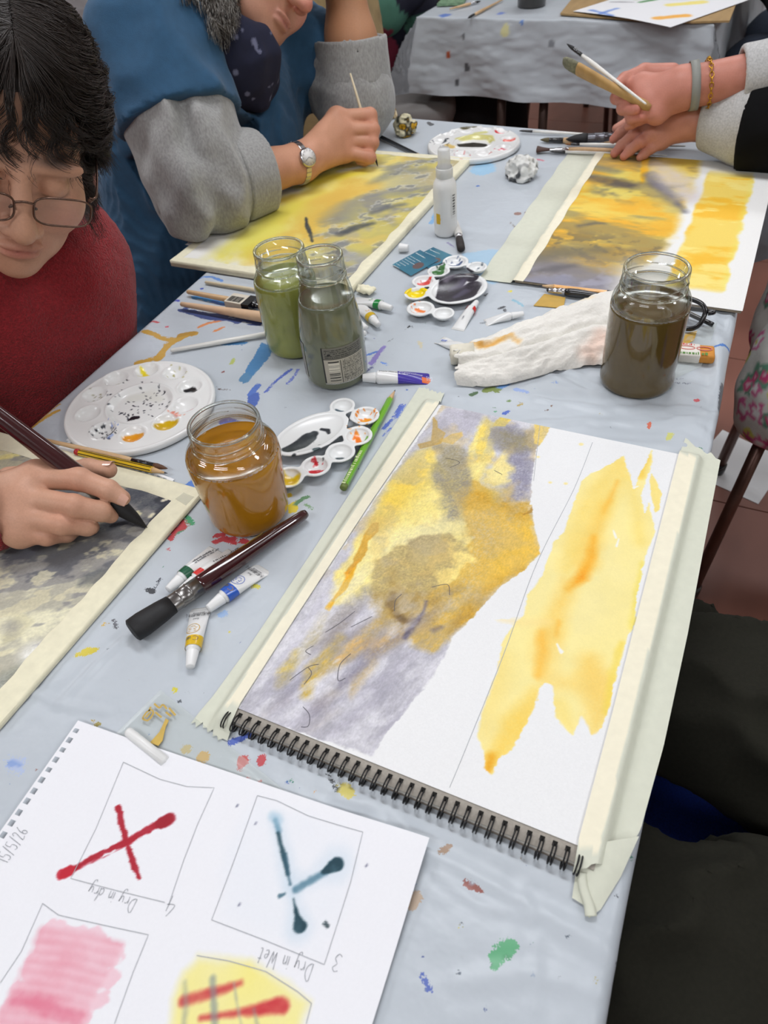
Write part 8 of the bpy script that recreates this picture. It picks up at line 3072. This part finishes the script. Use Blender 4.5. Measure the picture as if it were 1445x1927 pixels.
# ------------------------------------------------------------------ behind: the other tables and people
def draped_cloth(corners, oh, label, tint, seed, step=.02, marks=()):
    nl, nr, fr, fl_ = (np.array(c_, float) for c_ in corners)
    Wt, Lt = np.linalg.norm(nr - nl), np.linalg.norm(fl_ - nl)
    R = .012
    ax = np.r_[np.linspace(-oh, -.03, 12), np.arange(-.02, .001, .005), np.arange(step, Wt, step), Wt + np.arange(0, .021, .005), np.linspace(.03, oh, 12) + Wt]
    by = np.r_[np.linspace(-oh, -.03, 40), np.arange(-.02, .001, .005), np.arange(step, Lt, step), Lt + np.arange(0, .021, .005), np.linspace(.03, oh, 8) + Lt]
    A, B = np.meshgrid(ax, by)
    ca, cb = np.clip(A / Wt, 0, 1), np.clip(B / Lt, 0, 1)
    XY = (nl * (1 - ca)[..., None] + nr * ca[..., None]) * (1 - cb)[..., None] + (fl_ * (1 - ca)[..., None] + fr * ca[..., None]) * cb[..., None]
    qa = np.maximum(0, A - Wt) + np.maximum(0, -A)
    qb = np.maximum(0, B - Lt) + np.maximum(0, -B)
    Z = -np.maximum(np.maximum(qa, qb) - .004, 0)
    sa = np.where(A > Wt, 1, -1) * (qa > 0)
    sb = np.where(B > Lt, 1, -1) * (qb > 0)
    both = np.minimum(qa, qb)
    ua, ub = (nr - nl) / Wt, (fl_ - nl) / Lt
    fall = -Z
    flare = .10 * fall + both * .45 + .012 * fall / oh * np.sin(A * 21 + B * 17 + seed)
    XY = XY + (sa * flare)[..., None] * ua + (sb * flare)[..., None] * ub
    Z = Z + .004 * (fbm(A * .6, B * 1.4, .10, seed, 4) - .5)
    XY = XY + (.010 * (np.abs(fbm(A, Z * 1.5 + B, .12, seed + 5, 4) - .5) * 2)[..., None]) * (sb[..., None] * ub + sa[..., None] * ua)
    V = np.concatenate([XY, Z[..., None]], -1).reshape(-1, 3)
    n = fbm(A, B, .2, seed + 9)
    C = np.ones(A.shape + (3,)) * srgb(tint) * (1 + .08 * (n - .5))[..., None]
    for (u, v, r_, c_) in marks:
        k = sstep(1.1, .8, np.hypot(A - u, (B - v) * .8) / (r_ * (.4 + .9 * fbm(A, B, .02, 7))))[..., None]
        C = C * (1 - k) + srgb(c_) * k
    return thing('tablecloth', (V, grid_faces(*A.shape)), mat('plain_plastic_cloth', 'ffffff', .4, .03, 30, attr='col', spec=.45), label, 'tablecloth', colors=C.reshape(-1, 3))


T2 = [(-.752, 2.175), (.085, 2.120), (.19, 3.90), (-.65, 3.95)]
table(T2, -.004, 'folding table behind the near one, standing end on', legs=((.30, .03), (.46, .035), (.08, .95), (.92, .95)))
draped_cloth(T2, .205, 'pale grey cloth hanging in folds over the end of the next table', 'bcc2c8', 4, .006, [(.10, -.10, .010, 'b85a3a'), (.16, -.13, .012, '5a5c60'), (.15, -.05, .008, '6a6c70'), (.13, -.17, .010, '56585c'), (.08, .02, .02, '6a86c8'), (.24, .06, .014, '7a90d0'), (.28, -.03, .016, 'd8d4a0'), (.42, -.06, .010, '8a8e94'), (.33, -.01, .007, '6a90d0')])
T3 = [(-4.0, 2.72), (-2.35, 2.78), (-2.40, 3.55), (-4.05, 3.5)]
table(T3, -.004, 'folding table far back on the left behind the dark haired painter')
draped_cloth(T3, .21, 'grey cloth on the far table at the upper left', 'aaa9ac', 11, .03)
chair('stacking_chair', 'dark chair standing under the far table at the upper left', -2.95, 3.15, .22, .22, -.30, mat('black_vinyl', '101012'), CHM, .40, 1.6)
chair('stacking_chair', 'grey moulded chair tucked beside the end of the next table', -.92, 2.32, .20, .24, -.235, mat('grey_shell', '8b8785', .5, .04, 30), CHM, None, .5, None, .09)
chair('stacking_chair', 'dark brown chair under the middle of the next table', -.50, 3.10, .20, .20, -.31, mat('black_vinyl', '101012'), CHM, None, .3)

# things on the next table
V, F = lathe([(.0, 0), (.038, 0), (.041, .003), (.043, .09), (.044, .10), (.0415, .10), (.040, .09), (.039, .07), (.0, .07)], 32)
thing('water_pot', (V + np.array([*P(1000, 12, .0)[:2], .002]), F), mat('dark_pot', '3a3836', .3, .1, 60, coat=.5), 'dark water pot standing on the next table', 'pot')
brush('pale wooden brush nearest the dark pot on the next table', P(880, 34, .006), P(948, -2, .006), 0, 0, .007, .02, .02, WOOD, BLKH, BLKP)
brush('pale wooden brush lying left of the dark pot on the next table', P(905, 2, .006), P(846, 17, .006), 0, 0, .007, .02, .02, WOOD, BLKH, STEEL)
V, F = slab([tuple(q) for q in PP([(822, 12), (838, -4), (880, -6), (872, 10)], .003)], .003, .010)
thing('paint_box', (V, F), mat('green_box', '7a9a7a', .5, .5, 120), 'small green paint box at the corner of the next table', 'paint box', smooth=False)
thing('cardboard', slab([tuple(q) for q in PP([(1054, 28), (1092, -20), (1400, -30), (1372, 42), (1302, 44), (1200, 40)], .004)], .0035, .0080), mat('corrugated_card', 'a88a5e', .8, .12, 60, stretch=(1, .2, 1)), 'brown cardboard sheet under the painted paper on the next table', 'cardboard', smooth=False)
q0, q1, q3 = (P(*q, .012)[:2] for q in ((1078, 20), (1262, 50), (1150, -60)))
Wd, Lg = np.linalg.norm(q1 - q0), .42
ux = (q1 - q0) / Wd
uy = np.array([-ux[1], ux[0]])
X, Y = rect_grid(q0, ux, uy, Wd, Lg, .004)
cv = Canvas(X, Y, (236, 236, 238), .011)
for pts, w_, col, a in (([(1112, 20), (1150, 32)], .006, (90, 130, 210), .8), ([(1160, 18), (1116, 32)], .006, (90, 130, 210), .8), ([(1206, 6), (1232, 2)], .008, (60, 130, 60), .9), ([(1200, 0), (1222, -4)], .008, (150, 190, 50), .9), ([(1262, 12), (1320, 6)], .016, (244, 226, 120), .9), ([(1236, 36), (1290, 30)], .014, (244, 170, 60), .9), ([(1150, 4), (1190, 6)], .003, (90, 90, 96), .7)):
    cv.stroke(pts, w_, col, a, .006, .004, .02)
aa, bb = (X - q0[0]) * ux[0] + (Y - q0[1]) * ux[1], (X - q0[0]) * uy[0] + (Y - q0[1]) * uy[1]
V = np.stack([X, Y, .0105 + .010 * sstep(.05, -.02, bb) * 0 + .004 * np.sin(aa / Wd * 3.14)], -1).reshape(-1, 3)
thing('paper_sheet', (V, grid_faces(*X.shape)), SMOOTHP, 'white sheet with blue cross and yellow patches on the cardboard', 'sheet', colors=cv.lin())


def simple_person(label, loc, torso, tm, limbs, head, face, hairc, colors=None, extra=(), h=.010, skin='c08a72'):
    """torso: list of joints and radii; limbs: [(joints, radii, material, name)]"""
    root = empty('person', loc, label, 'person')
    q, r_ = [np.array(t[:3], float) for t in torso], [t[3] for t in torso]
    fn = lambda p: chain(p, q, r_, .06) + .016 * (np.abs(noise3(p, .07) - .5) * 2 - .4)
    V, F = solid(fn, *bounds(q, max(r_) + .06), h)
    link('top', raw_mesh('top', V, F, True, colors(V) if colors else None), tm, root)
    for pts, rad, m, nm in limbs:
        pts = [np.array(p_, float) for p_ in pts]
        V, F = solid(lambda p: chain(p, pts, rad, .04) + .012 * (noise3(p, .05) - .5), *bounds(pts, max(rad) + .04), h)
        V[:, 2] = np.maximum(V[:, 2], FLOOR + .001)
        link(nm, raw_mesh(nm, V, F, True, colors(V) if colors and m is tm else None), m, root)
    Hc, M = head_frame(head, (0, 0, 0), face, (0, 0, 1))
    V, F = solid(lambda p: head_sdf((p - Hc) @ M.T), Hc - .24, Hc + .2, .006)
    link('body', raw_mesh('body', V, F, True, skin_colors(V, skin, 'cf9a84')), SKIN, root)

    def cap(p):
        q_ = (p - Hc) @ M.T
        d = smin(ell(q_, (0, -.026, .046), (.086, .102, .092)), ell(q_, (0, -.09, -.04), (.078, .045, .11)), .03)
        return smax(d + .008 * (noise3(p, .012) - .5), -ell(q_, (0, .10, -.035), (.080, .090, .115)), .012)
    V, F = solid(cap, Hc - .22, Hc + .2, .006)
    link('hair', raw_mesh('hair', V, F, True), mat('hair_' + hairc, hairc, .5, .3, 500), root)
    return root


def navy_floral(V):
    n1, n2 = noise3(V + 2, .06), noise3(V * [1, 1, .7] + 9, .07)
    C = np.tile(srgb('14152a'), (len(V), 1))
    C[n1 > .66] = srgb('4a7a68')
    C[n2 > .68] = srgb('8a2a44')
    return C


BKC = mat('black_cloth', '17181c', .9)
NVY = mat('navy_floral_cloth', 'ffffff', .85, .06, 80, attr='col')
simple_person('person in a navy floral blouse sitting left of the next table', (-1.0, 2.5, FLOOR), [(-1.02, 2.52, -.28, .15), (-1.0, 2.50, .0, .15), (-.98, 2.47, .18, .13)], NVY,
              [([(-.93, 2.36, .18), (-.90, 2.24, .0), (-.80, 2.36, .055)], [.07, .062, .045], NVY, 'sleeve'), ([(-.98, 2.62, .18), (-.86, 2.74, .03), (-.66, 2.70, .06)], [.07, .055, .045], NVY, 'sleeve'),
               ([(-1.02, 2.58, -.30), (-.62, 2.62, -.28), (-.58, 2.66, -.73)], [.10, .08, .055], BKC, 'trouser_leg'), ([(-1.02, 2.42, -.30), (-.66, 2.40, -.28), (-.50, 2.34, -.72)], [.10, .08, .055], BKC, 'trouser_leg')], (-.93, 2.50, .46), (1, .1, -.4), '2a221e', navy_floral)
simple_person('person in dark jeans and black jacket at the right of the next table', (.45, 2.62, FLOOR), [(.44, 2.62, -.28, .15), (.40, 2.62, .0, .15), (.36, 2.62, .18, .13)], mat('black_jersey', '0b0b0d'),
              [([(.34, 2.46, .17), (.27, 2.36, .0), (.16, 2.46, .05)], [.065, .06, .045], mat('black_jersey', '0b0b0d'), 'sleeve'), ([(.44, 2.52, -.22), (.20, 2.34, -.17), (.20, 2.34, -.72)], [.11, .09, .055], mat('dark_denim', '1c2534', .9, .2, 120), 'trouser_leg'), ([(.44, 2.74, -.22), (.22, 2.78, -.20), (.20, 2.78, -.72)], [.11, .09, .055], mat('dark_denim', '1c2534'), 'trouser_leg'),
               ([(.26, 2.44, .10), (.235, 2.42, .0)], [.05, .045], mat('red_scarf', 'a01a16', .9), 'scarf')], (.33, 2.60, .46), (-1, .1, -.4), '1a1614')


def coat_on_chair():
    e = chair('stacking_chair', 'chair with a beige coat behind the blue shirted painter', -1.22, 1.78, .21, .21, -.30, mat('black_vinyl', '101012'), CHM, .40, 2.6)
    c = PD(600, 55, 2.05)

    def fn(p):
        q = p - c
        d = ell(p, c + [0, 0, -.06], (.17, .14, .34))
        return d + .04 * (np.abs(noise3(p * [1, 1, .45], .09) - .5) * 2 - .4) + .01 * (noise3(p, .04) - .5)
    V, F = solid(fn, c - [.28, .26, .46], c + [.28, .26, .36], .009)
    thing('coat', (V, F), mat('beige_cotton', 'a08a62', .9, .08, 60), 'beige coat hanging on a chair behind the resting forearm', 'coat')


coat_on_chair()
